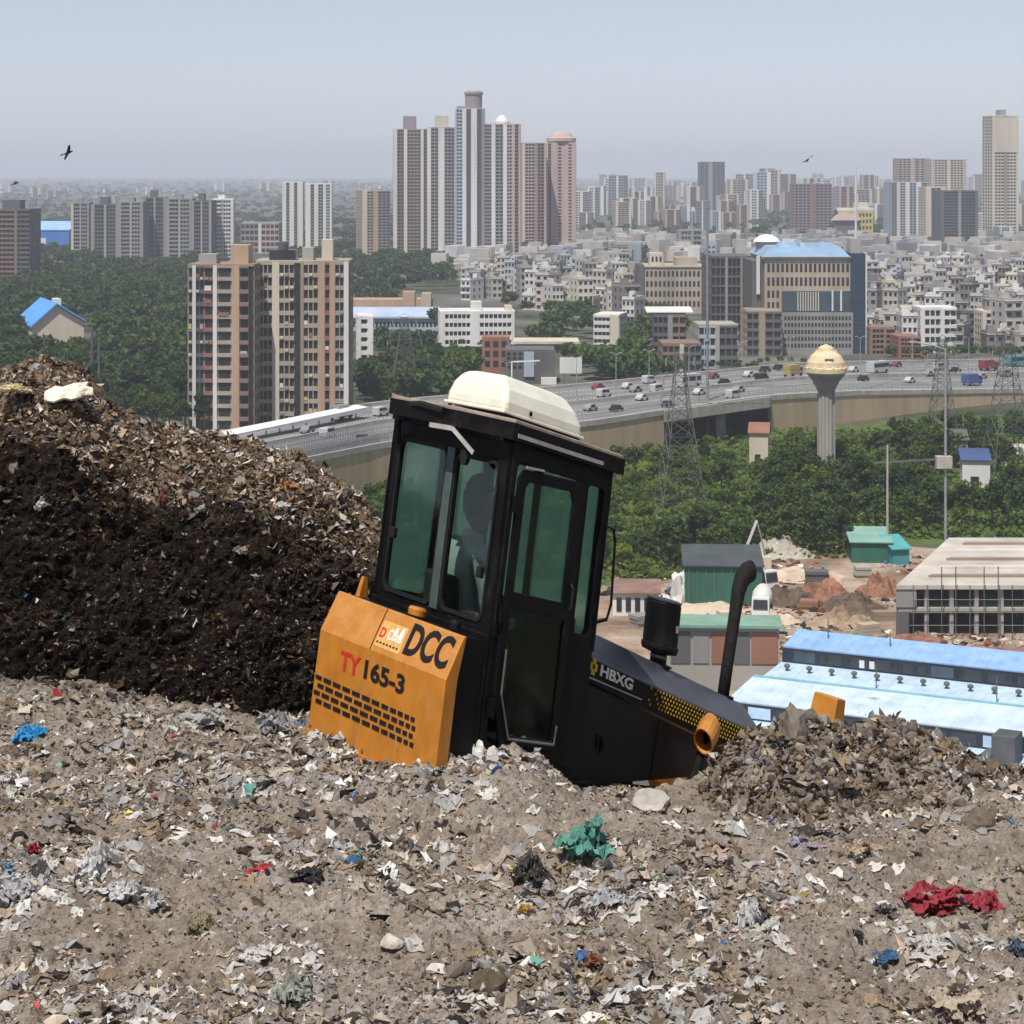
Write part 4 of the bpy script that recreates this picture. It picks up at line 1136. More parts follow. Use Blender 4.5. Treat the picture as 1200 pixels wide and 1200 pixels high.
for a_ in [(692, .30, 'car', 'silver', 'silver car on the highway nearest the cab roof'), (708, .62, 'van', 'white', 'white van on the far carriageway by the cab roof'),
           (735, .78, 'car', 'white', 'white car on the far lanes left of the tall pole'), (752, .40, 'car', 'white', 'white car near the middle of the highway left of the pole'),
           (770, .58, 'van', 'white', 'white van just left of the lattice pylon on the highway'), (783, .12, 'car', 'black', 'black car on the near lane above the underpass'),
           (806, .62, 'bus', 'white', 'white bus on the highway left of the tall pole'), (848, .58, 'car', 'black', 'black car on the far carriageway right of the tall pole'),
           (866, .30, 'car', 'silver', 'silver car on the near carriageway above the underpass'), (892, .56, 'van', 'black', 'dark van on the highway left of the water tower'),
           (896, .86, 'car', 'black', 'black car on the farthest lane left of the water tower'), (914, .88, 'car', 'black', 'small black car nearest the water tower on the far lane'),
           (1038, .84, 'car', 'black', 'black car on the far lane right of the water tower'), (1052, .86, 'car', 'red', 'red car on the far lane right of the water tower'),
           (1087, .50, 'car', 'grey', 'grey car mid road left of the lattice pylon'), (1140, .18, 'truck', 'blue', 'blue truck on the near lanes at the right'),
           (1192, .80, 'bus', 'teal', 'teal and grey bus at the right picture edge'), (1178, .45, 'van', 'grey', 'grey van at the right end of the highway'),
           (1000, .70, 'car', 'white', 'white car behind the water tower on the highway'), (960, .32, 'car', 'silver', 'silver car on the near carriageway left of the water tower shaft'),
           (700, .86, 'car', 'red', 'red car on the farthest lane beside the cab roof box'), (722, .20, 'car', 'black', 'black car on the near lane beside the cab roof box'), (745, .66, 'car', 'grey', 'grey car on the far carriageway left of the pylon'),
           (760, .88, 'van', 'white', 'white van on the farthest lane left of the pylon'), (820, .36, 'car', 'white', 'white car on the near carriageway beside the monopole'), (836, .82, 'car', 'red', 'red car on the farthest lane beside the monopole'),
           (858, .14, 'van', 'white', 'white van on the nearest lane above the underpass'), (878, .74, 'car', 'white', 'white car on the far carriageway above the underpass'), (930, .60, 'truck', 'yellow', 'yellow truck just left of the water tower'),
           (1012, .38, 'car', 'black', 'black car on the near carriageway right of the water tower'), (1028, .64, 'bus', 'white', 'white bus on the far carriageway right of the water tower'), (1066, .30, 'car', 'white', 'white car on the near carriageway before the brick house'),
           (1100, .72, 'van', 'white', 'white van on the far carriageway behind the right pylon'), (1120, .62, 'car', 'black', 'black car on the far carriageway at the right'), (1160, .66, 'truck', 'red', 'red truck on the far carriageway at the right'),
           (1150, .40, 'car', 'silver', 'silver car behind the blue truck'), (400, .78, 'truck', 'grey', 'grey truck on the far lanes left of the cab'),
           (385, .42, 'van', 'white', 'white van behind the railing left of the bulldozer'), (425, .16, 'car', 'black', 'black car behind the near railing left of the cab'),
           (446, .70, 'van', 'white', 'white van on the far lanes beside the cab frame'), (360, .62, 'car', 'grey', 'grey car behind the railing farthest left')]:
    place_car(*a_)

# ================================================================== WATER TOWER
m_cream = M_('cream_render', (.66, .54, .35), .15, .6, .85)
m_wtc = M_('water_tower_concrete', (.36, .34, .30), .2, .5, .9, streak=True)
wt = empty('water_tower', ground(968, 566)); tag(wt, 'mushroom shaped water tower with cream dome on a fluted shaft', 'water tower')
def wz(py): return EYE - (py-HOR)/FOC*wt.location.y
U_ = wt.location.y/FOC
sh = MB()
zs0, zs1 = 0, wz(462)
for k in range(12):
    a_ = 2*PI*k/12
    x_, y_ = 8.0*U_*math.cos(a_), 8.0*U_*math.sin(a_)
    sh.tube([(x_, y_, zs0), (x_, y_, zs1)], .42, 8)
sh.tube([(0, 0, 0), (0, 0, zs1)], 8.0*U_, 16)
sh.build('shaft', m_wtc, wt)
MB().lathe([(8*U_, wz(466)), (10*U_, wz(458)), (16*U_, wz(446)), (22*U_, wz(438.5)), (22.5*U_, wz(437))], 24).build('flared_collar', m_wtc, wt)
dome = MB().lathe([(22.8*U_, wz(437.5)), (24.4*U_, wz(436)), (24.4*U_, wz(431)), (23*U_, wz(429.5)), (22*U_, wz(424)), (18*U_, wz(417)), (13*U_, wz(412.5)), (10*U_, wz(411)), (9*U_, wz(407.5)), (5*U_, wz(405)), (1.2*U_, wz(403.5))], 28).build('dome', m_cream, wt)
for k in range(14):
    a_ = 2*PI*k/14
    MB().bar((23.4*U_*math.cos(a_), 23.4*U_*math.sin(a_), wz(431)), (10.5*U_*math.cos(a_), 10.5*U_*math.sin(a_), wz(410.6)), .35, .4).build('rib', m_cream, dome)
MB().box(-.7, -20.4*U_, wz(426), .9, -15*U_, wz(419)).build('hatch', m_dconc, dome)
MB().bar((9*U_, -1, 2), (9*U_, -1, wz(446)), .25).build('pipe', m_gal, wt)

# ================================================================== PYLONS AND POLES
def pylon(px, pbase, ptop, label, wb=26, wtp=5, arms=3):
    b = ground(px, pbase); Y = b.y; U = Y/FOC; h = EYE - (ptop-HOR)/FOC*Y
    rt = empty('lattice_pylon', b, R(8)); tag(rt, label, 'pylon', 'lattice power pylons')
    lv = [0, .16, .30, .42, .53, .62, .70, .77, .84, .90, .95, 1.0]
    def hwid(t): return (wb*.5*(1-t)**1.25 + wtp*.5)*U
    th = .12*max(1, Y/420)
    for sx in (-1, 1):
        for sy in (-1, 1):
            mb = MB()
            for i in range(len(lv)-1):
                t0, t1 = lv[i], lv[i+1]
                mb.bar((sx*hwid(t0), sy*hwid(t0), t0*h), (sx*hwid(t1), sy*hwid(t1), t1*h), th)
            mb.build('leg', m_dgal, rt)
    br = MB()
    for i in range(len(lv)-1):
        t0, t1 = lv[i], lv[i+1]; w0, w1 = hwid(t0), hwid(t1)
        for (ax, ay, bx, by) in ((-1, -1, 1, -1), (1, -1, 1, 1), (1, 1, -1, 1), (-1, 1, -1, -1)):
            br.bar((ax*w0, ay*w0, t0*h), (bx*w1, by*w1, t1*h), th*.6); br.bar((bx*w0, by*w0, t0*h), (ax*w1, ay*w1, t1*h), th*.6)
            br.bar((ax*w1, ay*w1, t1*h), (bx*w1, by*w1, t1*h), th*.6)
    o = br.build('bracing', m_dgal, rt); o['kind'] = 'stuff'
    for k in range(arms):
        z = h*(.99 - .11*k); L = (8 + 3*k)*U + 1.2
        for s_ in (-1, 1):
            MB().bar((0, 0, z), (s_*L, 0, z-.3), th*.8).bar((0, 0, z+1.2), (s_*L, 0, z-.3), th*.5).build('cross_arm', m_dgal, rt)
            MB().tube([(s_*L, 0, z-.3), (s_*L, 0, z-1.6)], .12, 6).build('insulator', m_gal, rt)
    return rt
py1 = pylon(797, 618, 415, 'green grey lattice pylon standing in the trees before the underpass', 52, 9)
py2 = pylon(1104, 520, 398, 'lattice pylon against the highway behind the tall street pole', 24, 8)
py3 = pylon(1181, 558, 388, 'lattice pylon near the right edge of the picture', 46, 9)
py0 = pylon(474, 482, 372, 'dark lattice pylon among trees left of the white cab roof box', 34, 8)
def pole(px, pbase, ptop, r, label, col=None, arms=0, name='utility_pole'):
    b = ground(px, pbase); h = EYE - (ptop-HOR)/FOC*b.y
    rt = empty(name, b); tag(rt, label, 'pole')
    MB().tube([(0, 0, 0), (0, 0, h)], [r, r*.7], 10).build('mast', col or m_gal, rt)
    for k in range(arms):
        MB().bar((-1.3, 0, h-.4-.9*k), (1.3, 0, h-.4-.9*k), .16).build('cross_arm', m_dgal, rt)
    return rt, h
pl, h_ = pole(829, 512, 245, .36, 'very tall grey monopole rising in front of the underpass', M_('mast_grey', (.24, .24, .25), .2, .5, .8))
MB().lathe([(.6, 0), (.6, .5)], 10, (0, 0, h_*.42)).build('collar', m_gal, pl)
pole(1040, 655, 522, .20, 'short concrete pole above the green shed', m_conc, 1)
pl, h_ = pole(1108, 640, 408, .24, 'tall grey street pole with lamp arm at the right', m_gal)
MB().tube([(0, 0, h_-.2), (-2.2, 0, h_+.5), (-4.6, 0, h_+.9)], .12, 6).build('lamp_arm', m_gal, pl)
MB().box(-5.6, -.3, h_+.82, -4.4, .3, h_+1.1).build('lamp_head', m_conc, pl)
MB().box(-1.5, -.8, h_*.395, .9, .8, h_*.455).build('transformer', m_conc, pl)
MB().bar((0, 0, h_*.44), (-10.8, 2, h_*.412), .25, .3).build('boom', m_dgal, pl)
pole(108, 470, 380, .45, 'grey concrete mast among the trees beside the blue roofed hall', m_dconc)
pole(116, 478, 395, .35, 'thin dark mast just right of the grey concrete mast', m_dgal)
# power lines from pylon to pylon
def wire(a, b, sag, label):
    pts = [a.lerp(b, k/16) - Vector((0, 0, sag*4*(k/16)*(1-k/16))) for k in range(17)]
    o = MB().tube([p_-a for p_ in pts], .035, 4).build('power_line', m_dgal); o.location = a
    tag(o, label, 'cable', 'power lines between the pylons')
def tipp(r_, k, s_):
    ca = [c_ for c_ in r_.children if c_.name.startswith('insulator')]
    return r_
for (r_a, r_b) in ((py1, py2), (py2, py3)):
    za = max(v.co.z for c_ in r_a.children if c_.name.startswith('leg') for v in c_.data.vertices); zb_ = max(v.co.z for c_ in r_b.children if c_.name.startswith('leg') for v in c_.data.vertices)
    for k in range(3):
        wire(r_a.location + Vector((1.5+k, 0, za*(.94-.11*k))), r_b.location + Vector((-1.5-k, 0, zb_*(.94-.11*k))), 2.5, 'thin power line hanging between two lattice pylons')
# ================================================================== BUILDINGS
m_pane = M_('dark_window', (.028, .032, .038), .4, .3, .25, 0, .5)
m_paneb = M_('blue_grey_window', (.06, .085, .11), .35, .3, .2, 0, .5)
WALL = {}
def wall(nm, col_, var=.18, streak=True):
    if nm not in WALL: WALL[nm] = M_('wall_'+nm, col_, var, .12, .92, streak=streak)
    return WALL[nm]
W_beige = wall('beige', (.38, .335, .275), .3); W_white = wall('white', (.66, .65, .63)); W_grey = wall('grey', (.27, .265, .26)); W_dgrey = wall('dark_grey', (.12, .12, .12))
W_tan = wall('tan', (.43, .36, .285), .28); W_orange = wall('orange_tan', (.46, .32, .22), .28); W_pink = wall('pink', (.47, .36, .33)); W_brown = wall('brown', (.24, .16, .13))
W_cream = wall('cream', (.58, .52, .42)); W_blue = wall('pale_blue', (.40, .46, .54)); W_red = wall('brick_red', (.29, .14, .095)); W_yel = wall('yellow', (.60, .46, .16)); W_mud = wall('mud_brown', (.30, .24, .18))
W_purple = wall('mauve', (.30, .24, .26)); W_conc = wall('raw_concrete', (.36, .34, .31)); W_roofb = wall('blue_roof', (.10, .32, .68), .12, False); W_roofw = wall('pale_roof', (.62, .60, .56), .2, False)

def strip_block(name, label, cat, px0, px1, pbase, ptop, strips, floors, base_mat, depth=14, yaw=0.0, single=False, group=None, sill=.36, zbase=0.0, side=4, pane=None, lean=None, roof=True, Y=None):
    """a block whose front is a row of vertical strips
       strips: (width, kind, material, n)   kind p = solid pier, w = windows, b = balconies, s = dark slot"""
    Y = Y or Yg(pbase); U = Y/FOC
    w_scr = (px1-px0)*U; cs, sn = math.cos(yaw), abs(math.sin(yaw))
    Wd = max(3.0, (w_scr - depth*sn)/max(cs, .3))
    H = EYE - (ptop-HOR)/FOC*Y - zbase
    cx = ((px0+px1)/2-600)*U
    rt = empty(name, (cx, Y, zbase), yaw); tag(rt, label, cat, group)
    x0 = -Wd/2; fh = H/floors; RC = .45
    pane = pane or m_pane
    core = MB(); core.box(x0+.02, RC, -.5, x0+Wd-.02, depth, H-.05)
    if roof: core.box(x0-.15, .05, H-.05, x0+Wd+.15, depth+.15, H+.45).box(x0+.2, .4, H+.45, x0+Wd-.2, depth-.2, H+.5)
    tot = sum(s_[0] for s_ in strips); x = x0; panes = []
    for (w_, kind, mt, n_) in strips:
        ww = Wd*w_/tot
        if kind == 'p':
            o = MB().box(x, -.10, -.5, x+ww, RC+.01, H+.2).build('pier', mt or base_mat, rt)
        elif kind == 's':
            o = MB().box(x+.01, RC-.06, -.5, x+ww-.01, RC+.02, H-.1).build('recess', m_pane, rt)
        elif kind in 'wb':
            bands = MB(); bl_ = []
            for f in range(floors+1):
                z0 = f*fh - (fh*sill*.45 if f else .5); z1 = f*fh + fh*sill*.55
                if f == floors: z1 = H+.1
                bb = (x+.003, (.0 if kind == 'w' else -.55), z0, x+ww-.003, RC+.01, z1)
                if single: MB().box(*bb).build('floor_band', mt or base_mat, rt)
                else: bands.box(*bb)
            pw = ww/n_
            for k in range(1, n_):
                bb = (x+k*pw-pw*.10, .06, .0, x+k*pw+pw*.10, RC+.01, H-.06)
                if single: MB().box(*bb).build('window_pier', mt or base_mat, rt)
                else: bands.box(*bb)
            if bands.v: bands.build('floor_bands', mt or base_mat, rt)['kind'] = 'stuff'
            for f in range(floors):
                for k in range(n_):
                    panes.append((x+k*pw+pw*.11, x+(k+1)*pw-pw*.11, f*fh+fh*sill*.5, (f+1)*fh-fh*sill*.4, RC-.03))
        x += ww
    core.build('wall', base_mat, rt)
    if single:
        cache = {}
        for (a, b, z0, z1, y) in panes:
            key = (round(b-a, 2), round(z1-z0, 2))
            if key not in cache:
                me = MB().box(0, 0, 0, b-a, .05, z1-z0).mesh('window'); me.materials.append(pane); cache[key] = me
            o = link('window', cache[key], rt); o.location = (a, y, z0)
    else:
        mb = MB()
        for (a, b, z0, z1, y) in panes: mb.quad((a, y, z0), (b, y, z0), (b, y, z1), (a, y, z1))
        if panes: mb.build('windows', pane, rt)['kind'] = 'stuff'
    if side:
        mb = MB(); sp = MB(); pw = depth/side
        for sx, xx in ((-1, x0+.02), (1, x0+Wd-.02)):
            for f in range(floors+1):
                z0 = f*fh-(fh*.2 if f else .5); sp.box(min(xx, xx+sx*.2), RC+.02, z0, max(xx, xx+sx*.2), depth-.02, min(H-.1, f*fh+fh*.2))
            for k in range(side+1):
                yy = RC+.02+(depth-RC-.04)*k/side; sp.box(min(xx, xx+sx*.24), max(RC+.02, yy-pw*.16), -.5, max(xx, xx+sx*.24), min(depth-.02, yy+pw*.16), H-.12)
            for f in range(floors):
                for k in range(side):
                    ya = RC+(depth-RC)*k/side+pw*.2; X_ = xx+sx*.04
                    mb.quad((X_, ya, f*fh+fh*.2), (X_, ya+pw*.6, f*fh+fh*.2), (X_, ya+pw*.6, (f+1)*fh-fh*.2), (X_, ya, (f+1)*fh-fh*.2))
        sp.build('side_wall', base_mat, rt)['kind'] = 'stuff'
        mb.build('side_windows', pane, rt)['kind'] = 'stuff'
    rt['_'] = 0; del rt['_']
    return rt, Wd, H, x0, U

def roof_box(rt, x0, x1, y0, y1, z0, z1, mt, nm='roof_room'):
    return MB().box(x0, y0, z0, x1, y1, z1).build(nm, mt, rt)

# ---- beige apartment block with the pale piers (nearest tower)
S1 = [(5, 'w', W_grey, 1), (4, 'p', W_white, 0), (9, 'w', W_dgrey, 2), (11, 'w', W_red, 1), (4.5, 'p', W_white, 0), (17, 'w', W_beige, 1), (9, 'p', W_orange, 0), (11, 'b', W_brown, 1), (5, 's', None, 0)]
b1a, Wd, H, x0, U = strip_block('apartment_block', 'unfinished brown apartment wing with orange pier at the left of the beige tower', 'building', 219, 298, 506, 312, S1, 13, W_mud, 13, R(-2), True, sill=.30)
roof_box(b1a, x0+2, x0+6, 2, 7, H+.5, H+2.6, W_conc); roof_box(b1a, x0+9, x0+13, 3, 9, H+.5, H+4.6, W_orange)
S2 = [(5, 'p', W_grey, 0), (17, 'w', W_beige, 3), (9, 'p', W_cream, 0), (19, 'w', W_beige, 3), (8, 's', None, 0), (4, 'p', W_mud, 0), (18, 'w', W_beige, 3), (9, 'p', W_orange, 0), (6, 'w', W_red, 1), (7, 'p', W_orange, 0), (11, 'w', W_beige, 2), (6, 'p', W_white, 0)]
b1b, Wd, H, x0, U = strip_block('apartment_block', 'beige apartment tower with pale vertical piers right behind the highway canopy', 'building', 298, 409, 500, 308, S2, 13, W_beige, 15, R(1), True, sill=.34)
roof_box(b1b, x0+3, x0+9, 3, 9, H+.5, H+2.8, m_pane); roof_box(b1b, x0+15, x0+17.5, 2, 7, H+.5, H+5.2, W_cream); roof_box(b1b, x0+10.5, x0+13, 3, 9, H+.5, H+3.3, W_conc)
tk = MB().lathe([(1.1, 0), (1.1, 1.6), (.8, 1.9)], 12, (x0+6, 5, H+2.81)).build('water_tank', m_dconc, b1b)

# window units and drying cloth on the near block
rq = random.Random(4)
for blk, nn in ((b1a, 22), (b1b, 46)):
    wins = [o for o in bpy.data.objects if o.parent == blk and o.name.split('.')[0] == 'window']
    for o in rq.sample(wins, nn):
        w_ = max(v.co.x for v in o.data.vertices); x_, z_ = o.location.x, o.location.z
        if rq.random() < .7: MB().box(x_+.05, -.42, z_-.55, x_+min(.85, w_), .38, z_-.02).build('window_air_conditioner', W_cream if rq.random() < .6 else W_grey, blk)
        else: MB().box(x_, -.12, z_-.2, x_+w_*.9, -.07, z_+rq.uniform(.5, 1.0)).build('drying_cloth', rq.choice((W_white, W_blue, W_pink, W_red, W_yel)), blk)
# ---- tall cluster in the middle
def tower(label, px0, px1, pb, pt, strips, floors, base, depth=22, yaw=0.0, **kw):
    return strip_block('tower_block', label, 'tower', px0, px1, pb, pt, strips, floors, base, depth, yaw, group='tall towers beyond the trees', **kw)
t_, Wd, H, x0, U = tower('short tan slab tower at the left foot of the tall cluster', 420, 462, 308, 224, [(4, 'p', W_cream, 0), (5, 'w', W_tan, 2), (4, 'p', W_orange, 0), (10, 'w', W_grey, 3)], 24, W_tan, 22, R(14))
t_, Wd, H, x0, U = tower('left tall grey tower with pale ribs and one roof box', 460, 503, 304, 152, [(4, 'p', W_white, 0), (7, 'w', W_brown, 2), (3.5, 'p', W_white, 0), (14, 'w', W_mud, 4), (3, 'p', W_white, 0), (5, 'w', W_brown, 2)], 38, W_mud, 20, R(3))
roof_box(t_, x0+Wd*.28, x0+Wd*.66, 4, 14, H+.5, H+9, W_purple)
t_, Wd, H, x0, U = tower('grey tower with pale ribs second from the left in the tall cluster', 500, 536, 306, 150, [(3, 'p', W_white, 0), (6, 'w', W_grey, 2), (5, 'p', W_white, 0), (8, 'w', W_grey, 3), (2, 'p', W_cream, 0)], 38, W_grey, 20, R(2))
roof_box(t_, x0+Wd*.25, x0+Wd*.72, 4, 14, H+.5, H+8, W_cream)
t_, Wd, H, x0, U = tower('tallest blue grey tower with cylindrical roof drum', 534, 569, 312, 128, [(6, 'w', W_blue, 2), (4, 'p', W_white, 0), (5, 'w', W_dgrey, 1), (6, 'p', W_white, 0), (5, 'w', W_dgrey, 1), (3, 'p', W_grey, 0)], 44, W_blue, 20, R(3), pane=m_paneb)
MB().lathe([(5.2, H), (5.2, H+9), (5.8, H+9.2), (5.8, H+10.4), (4, H+11.5)], 20, (x0+Wd*.62, 6.5, 0)).build('roof_drum', W_purple, t_)
roof_box(t_, x0+.5, x0+Wd*.38, 3, 12, H+.5, H+2, W_grey)
t_, Wd, H, x0, U = tower('pale tower with white ribs right of the tallest tower', 567, 611, 313, 146, [(7, 'w', W_purple, 3), (4, 'p', W_white, 0), (8, 'w', W_grey, 2), (4, 'p', W_white, 0), (5, 'w', W_pink, 2), (3, 'p', W_pink, 0), (4, 'w', W_brown, 1), (2, 'p', W_pink, 0)], 40, W_purple, 20, R(3))
MB().lathe([(4.5, H), (4.5, H+2), (2.5, H+5), (.5, H+6)], 14, (x0+Wd*.5, 7, 0)).build('roof_cupola', W_white, t_)
t_, Wd, H, x0, U = tower('dull pink tower between the pale tower and the round pink tower', 611, 641, 308, 168, [(3, 'p', W_cream, 0), (10, 'w', W_pink, 3), (3, 'p', W_mud, 0), (7, 'w', W_brown, 2), (2, 'p', W_pink, 0)], 36, W_pink, 20, R(3))
t_, Wd, H, x0, U = tower('rounded pink tower with domed crown at the right of the tall cluster', 638, 676, 306, 168, [(3, 'p', W_cream, 0), (4, 'w', W_brown, 1), (8, 'p', W_pink, 0), (4, 'w', W_pink, 1), (8, 'p', W_pink, 0), (4, 'w', W_pink, 1), (5, 'p', W_pink, 0)], 36, W_pink, 20, R(3), sill=.45)
MB().lathe([(8.6, H+.3), (9.6, H+1.5), (9.6, H+3.4), (8, H+4), (6.2, H+6.4), (3, H+8), (.4, H+8.4)], 24, (x0+Wd*.55, 8, 0)).build('dome_crown', W_pink, t_)

# ---- left-hand blocks
for i, (a, b, pt, mt, lb) in enumerate([(82, 106, 238, W_grey, 'leftmost of the dark unfinished blocks beyond the wood'), (106, 140, 240, W_dgrey, 'dark unfinished block with pale frames beyond the wood'),
        (138, 168, 237, W_grey, 'grey unfinished block with white bands beyond the wood'), (166, 196, 232, W_dgrey, 'tallest dark unfinished block beyond the wood'),
        (194, 226, 233, W_grey, 'grey gridded unfinished block beyond the wood'), (224, 248, 236, W_dgrey, 'narrow dark block right of the gridded one'), (246, 275, 234, W_white, 'pale end block of the unfinished row')]):
    st = [(3, 'p', W_grey if i else W_cream, 0), (8, 'b', mt, 3), (2, 'p', W_conc, 0), (8, 'w', mt, 3), (3, 'p', W_grey if i != 6 else W_white, 0)]
    t_, Wd, H, x0, U = strip_block('unfinished_block', lb, 'building', a, b, 306+i % 3, pt, st, 15, mt, 20, R(5-3*(i % 3)), group='dark unfinished blocks beyond the wood')
    roof_box(t_, x0+Wd*.3, x0+Wd*.6, 3, 10, H+.5, H+3+2*(i % 2), mt)
t_, Wd, H, x0, U = strip_block('unfinished_block', 'dark brown unfinished tower at the left picture edge', 'building', -8, 37, 335, 246, [(3, 'p', W_dgrey, 0), (12, 'b', W_brown, 4), (2, 'p', W_brown, 0), (10, 'b', W_dgrey, 3)], 16, W_dgrey, 18, R(-4))
roof_box(t_, x0+3, x0+12, 3, 12, H+.5, H+5, W_dgrey)
bs = empty('blue_shed', ground(58, 296)); tag(bs, 'bright blue industrial shed behind the wood at the left', 'shed')
Ub = bs.location.y/FOC
MB().box(-22*Ub, 0, 0, 23*Ub, 25, 26*Ub).build('wall', wall('vivid_blue', (.05, .18, .55)), bs)
MB().hexa([(-23*Ub, -.5, 26*Ub), (24*Ub, -.5, 26*Ub), (24*Ub, 26, 31*Ub), (-23*Ub, 26, 31*Ub), (-23*Ub, -.5, 27*Ub), (24*Ub, -.5, 27*Ub), (24*Ub, 26, 36*Ub), (-23*Ub, 26, 36*Ub)]).build('roof', wall('shed_roof_blue', (.30, .48, .75)), bs)
MB().box(-20*Ub, -.3, 10*Ub, -4*Ub, -.05, 17*Ub).build('door', W_white, bs)
strip_block('tower_block', 'left slab of the white tower pair', 'tower', 330, 356, 300, 214, [(4, 'p', W_white, 0), (4, 'w', W_grey, 1), (5, 'p', W_white, 0), (4, 'w', W_grey, 1), (6, 'p', W_white, 0)], 24, W_white, 20, R(4), group='pair of white towers')
t_, Wd, H, x0, U = strip_block('tower_block', 'right slab of the white tower pair above the beige block', 'tower', 357, 390, 302, 216, [(5, 'p', W_white, 0), (4, 'w', W_grey, 1), (4, 'p', W_white, 0), (5, 'w', W_grey, 2), (3, 'p', W_white, 0), (4, 'w', W_blue, 2), (2, 'p', W_white, 0)], 24, W_white, 20, R(4), group='pair of white towers')
strip_block('low_block', 'low mauve building with pale roof left of the white towers', 'building', 281, 328, 297, 262, [(6, 'w', W_purple, 4), (1, 'p', W_white, 0), (6, 'w', W_pink, 4)], 5, W_purple, 30, R(3))

# ---- blue-roofed hall in the wood
hl = empty('gabled_hall', ground(60, 402), R(21)); tag(hl, 'cream gabled hall with bright blue roof in the wood', 'hall')
Uh = hl.location.y/FOC; a_ = 26*Uh
mb = MB(); gz = [(0, 0), (60*Uh, 0), (60*Uh, 24*Uh), (28*Uh, 44*Uh), (0, 20*Uh)]
mb._add([(x-22*Uh, 0, z) for x, z in gz] + [(x-22*Uh, 34, z) for x, z in gz], [(0, 1, 2, 3, 4), (9, 8, 7, 6, 5)] + [(i, (i+1) % 5, (i+1) % 5+5, i+5) for i in range(5)])
mb.build('wall', wall('hall_cream', (.60, .53, .43)), hl)
mb = MB()
for (p_, q_) in (((-2*Uh, 18.6*Uh), (28*Uh, 45*Uh)), ((28*Uh, 45*Uh), (62*Uh, 24*Uh))):
    mb = MB().hexa([(p_[0]-22*Uh, -1.2, p_[1]+.05), (q_[0]-22*Uh, -1.2, q_[1]+.05), (q_[0]-22*Uh, 35, q_[1]+.05), (p_[0]-22*Uh, 35, p_[1]+.05),
                    (p_[0]-22*Uh, -1.2, p_[1]+.6), (q_[0]-22*Uh, -1.2, q_[1]+.6), (q_[0]-22*Uh, 35, q_[1]+.6), (p_[0]-22*Uh, 35, p_[1]+.6)])
    mb.build('roof', W_roofb, hl)
MB().box(8*Uh, 8, 36*Uh, 16*Uh, 14, 50*Uh).build('roof_vent', W_white, hl)

# ---- mid-ground offices
def win_grid(rt, x0, x1, z0, z1, nx_, nz, y, mt=m_pane, fw=.6, fh_=.6, single=True, nm='window'):
    pw, ph = (x1-x0)/nx_, (z1-z0)/nz
    me = MB().box(0, 0, 0, pw*fw, .12, ph*fh_).mesh(nm); me.materials.append(mt)
    for i in range(nx_):
        for j in range(nz):
            o = link(nm, me, rt); o.location = (x0+i*pw+pw*(1-fw)/2, y, z0+j*ph+ph*(1-fh_)/2)
of = empty('office_block', ground(948, 414)); tag(of, 'tan office block with blue roof and dark glass corner tower', 'building')
Uo = of.location.y/FOC
ox = lambda px: (px-948)*Uo; oz = lambda py: (414-py)*Uo
MB().box(ox(896), 0, -.5, ox(997), 40, oz(301)).build('wall', W_tan, of)
MB().box(ox(893), -.6, oz(303), ox(998), -.02, oz(300)).build('cornice', W_cream, of)
MB().box(ox(882), 2, -.5, ox(895.9), 30, oz(306)).build('left_wing', W_dgrey, of)
MB().box(ox(887), 1.0, oz(345), ox(891), 1.99, oz(300)).build('white_fin', W_white, of)
win_grid(of, ox(898), ox(996), oz(338), oz(306), 18, 2, -.06, m_pane, .55, .62)
win_grid(of, ox(898), ox(914), oz(365), oz(338), 3, 2, -.06, m_pane, .55, .62)
cw = MB().box(ox(916), -.9, oz(365), ox(997), -.03, oz(341)).build('curtain_wall', m_paneb, of)
for k in range(9): MB().box(ox(934+k*3.0), -1.15, oz(364), ox(935.1+k*3.0), -.92, oz(342)).build('fin', W_cream, of)
for k in (974, 984): MB().box(ox(k), -1.3, oz(364), ox(k+2), -.92, oz(340)).build('fin', W_white, of)
low = MB().box(ox(915), -3, -.5, ox(998), -.95, oz(366)).build('podium', W_grey, of)
win_grid(low, ox(917), ox(996), oz(408), oz(368), 20, 5, -3.08, m_pane, .6, .55)
gt = MB().box(ox(996.5), -2, -.5, ox(1013), 18, oz(297)).build('glass_tower', wall('navy_glass', (.025, .05, .085), .3), of)
for k in range(11): MB().box(ox(996.6), -2.06, oz(408-k*10), ox(1012.6), -2.001, oz(407.2-k*10)).build('glazing_bar', m_paneb, gt)
MB().box(ox(1013.01), -2.2, -.5, ox(1014.8), 4, oz(296)).build('edge_fin', W_white, of)
MB().box(ox(998), 2, oz(297)+.01, ox(1010), 10, oz(280)).build('roof_tank_house', W_conc, of)
mb = MB(); z0 = oz(301)
mb._add([(ox(893), -1, z0+.02), (ox(996), -1, z0+.02), (ox(996), 40, z0+.02), (ox(893), 40, z0+.02), (ox(905), 8, oz(291)), (ox(990), 8, oz(291)), (ox(990), 30, oz(288)), (ox(905), 30, oz(288))], [(0, 1, 5, 4), (1, 2, 6, 5), (2, 3, 7, 6), (3, 0, 4, 7), (4, 5, 6, 7), (3, 2, 1, 0)])
mb.build('blue_roof', wall('office_roof_blue', (.24, .37, .52)), of)
for k, (a, b) in enumerate(((912, 934), (940, 950), (958, 984))):
    MB().hexa([(ox(a), 6, oz(296)), (ox(b), 6, oz(296)), (ox(b), 20, oz(294)), (ox(a), 20, oz(294)), (ox((a+b)/2-2), 10, oz(286-2*(k == 0))), (ox((a+b)/2+2), 10, oz(286-2*(k == 0))), (ox((a+b)/2+2), 16, oz(285)), (ox((a+b)/2-2), 16, oz(285))]).build('roof_hip', wall('office_roof_blue', (.24, .37, .52)), of)
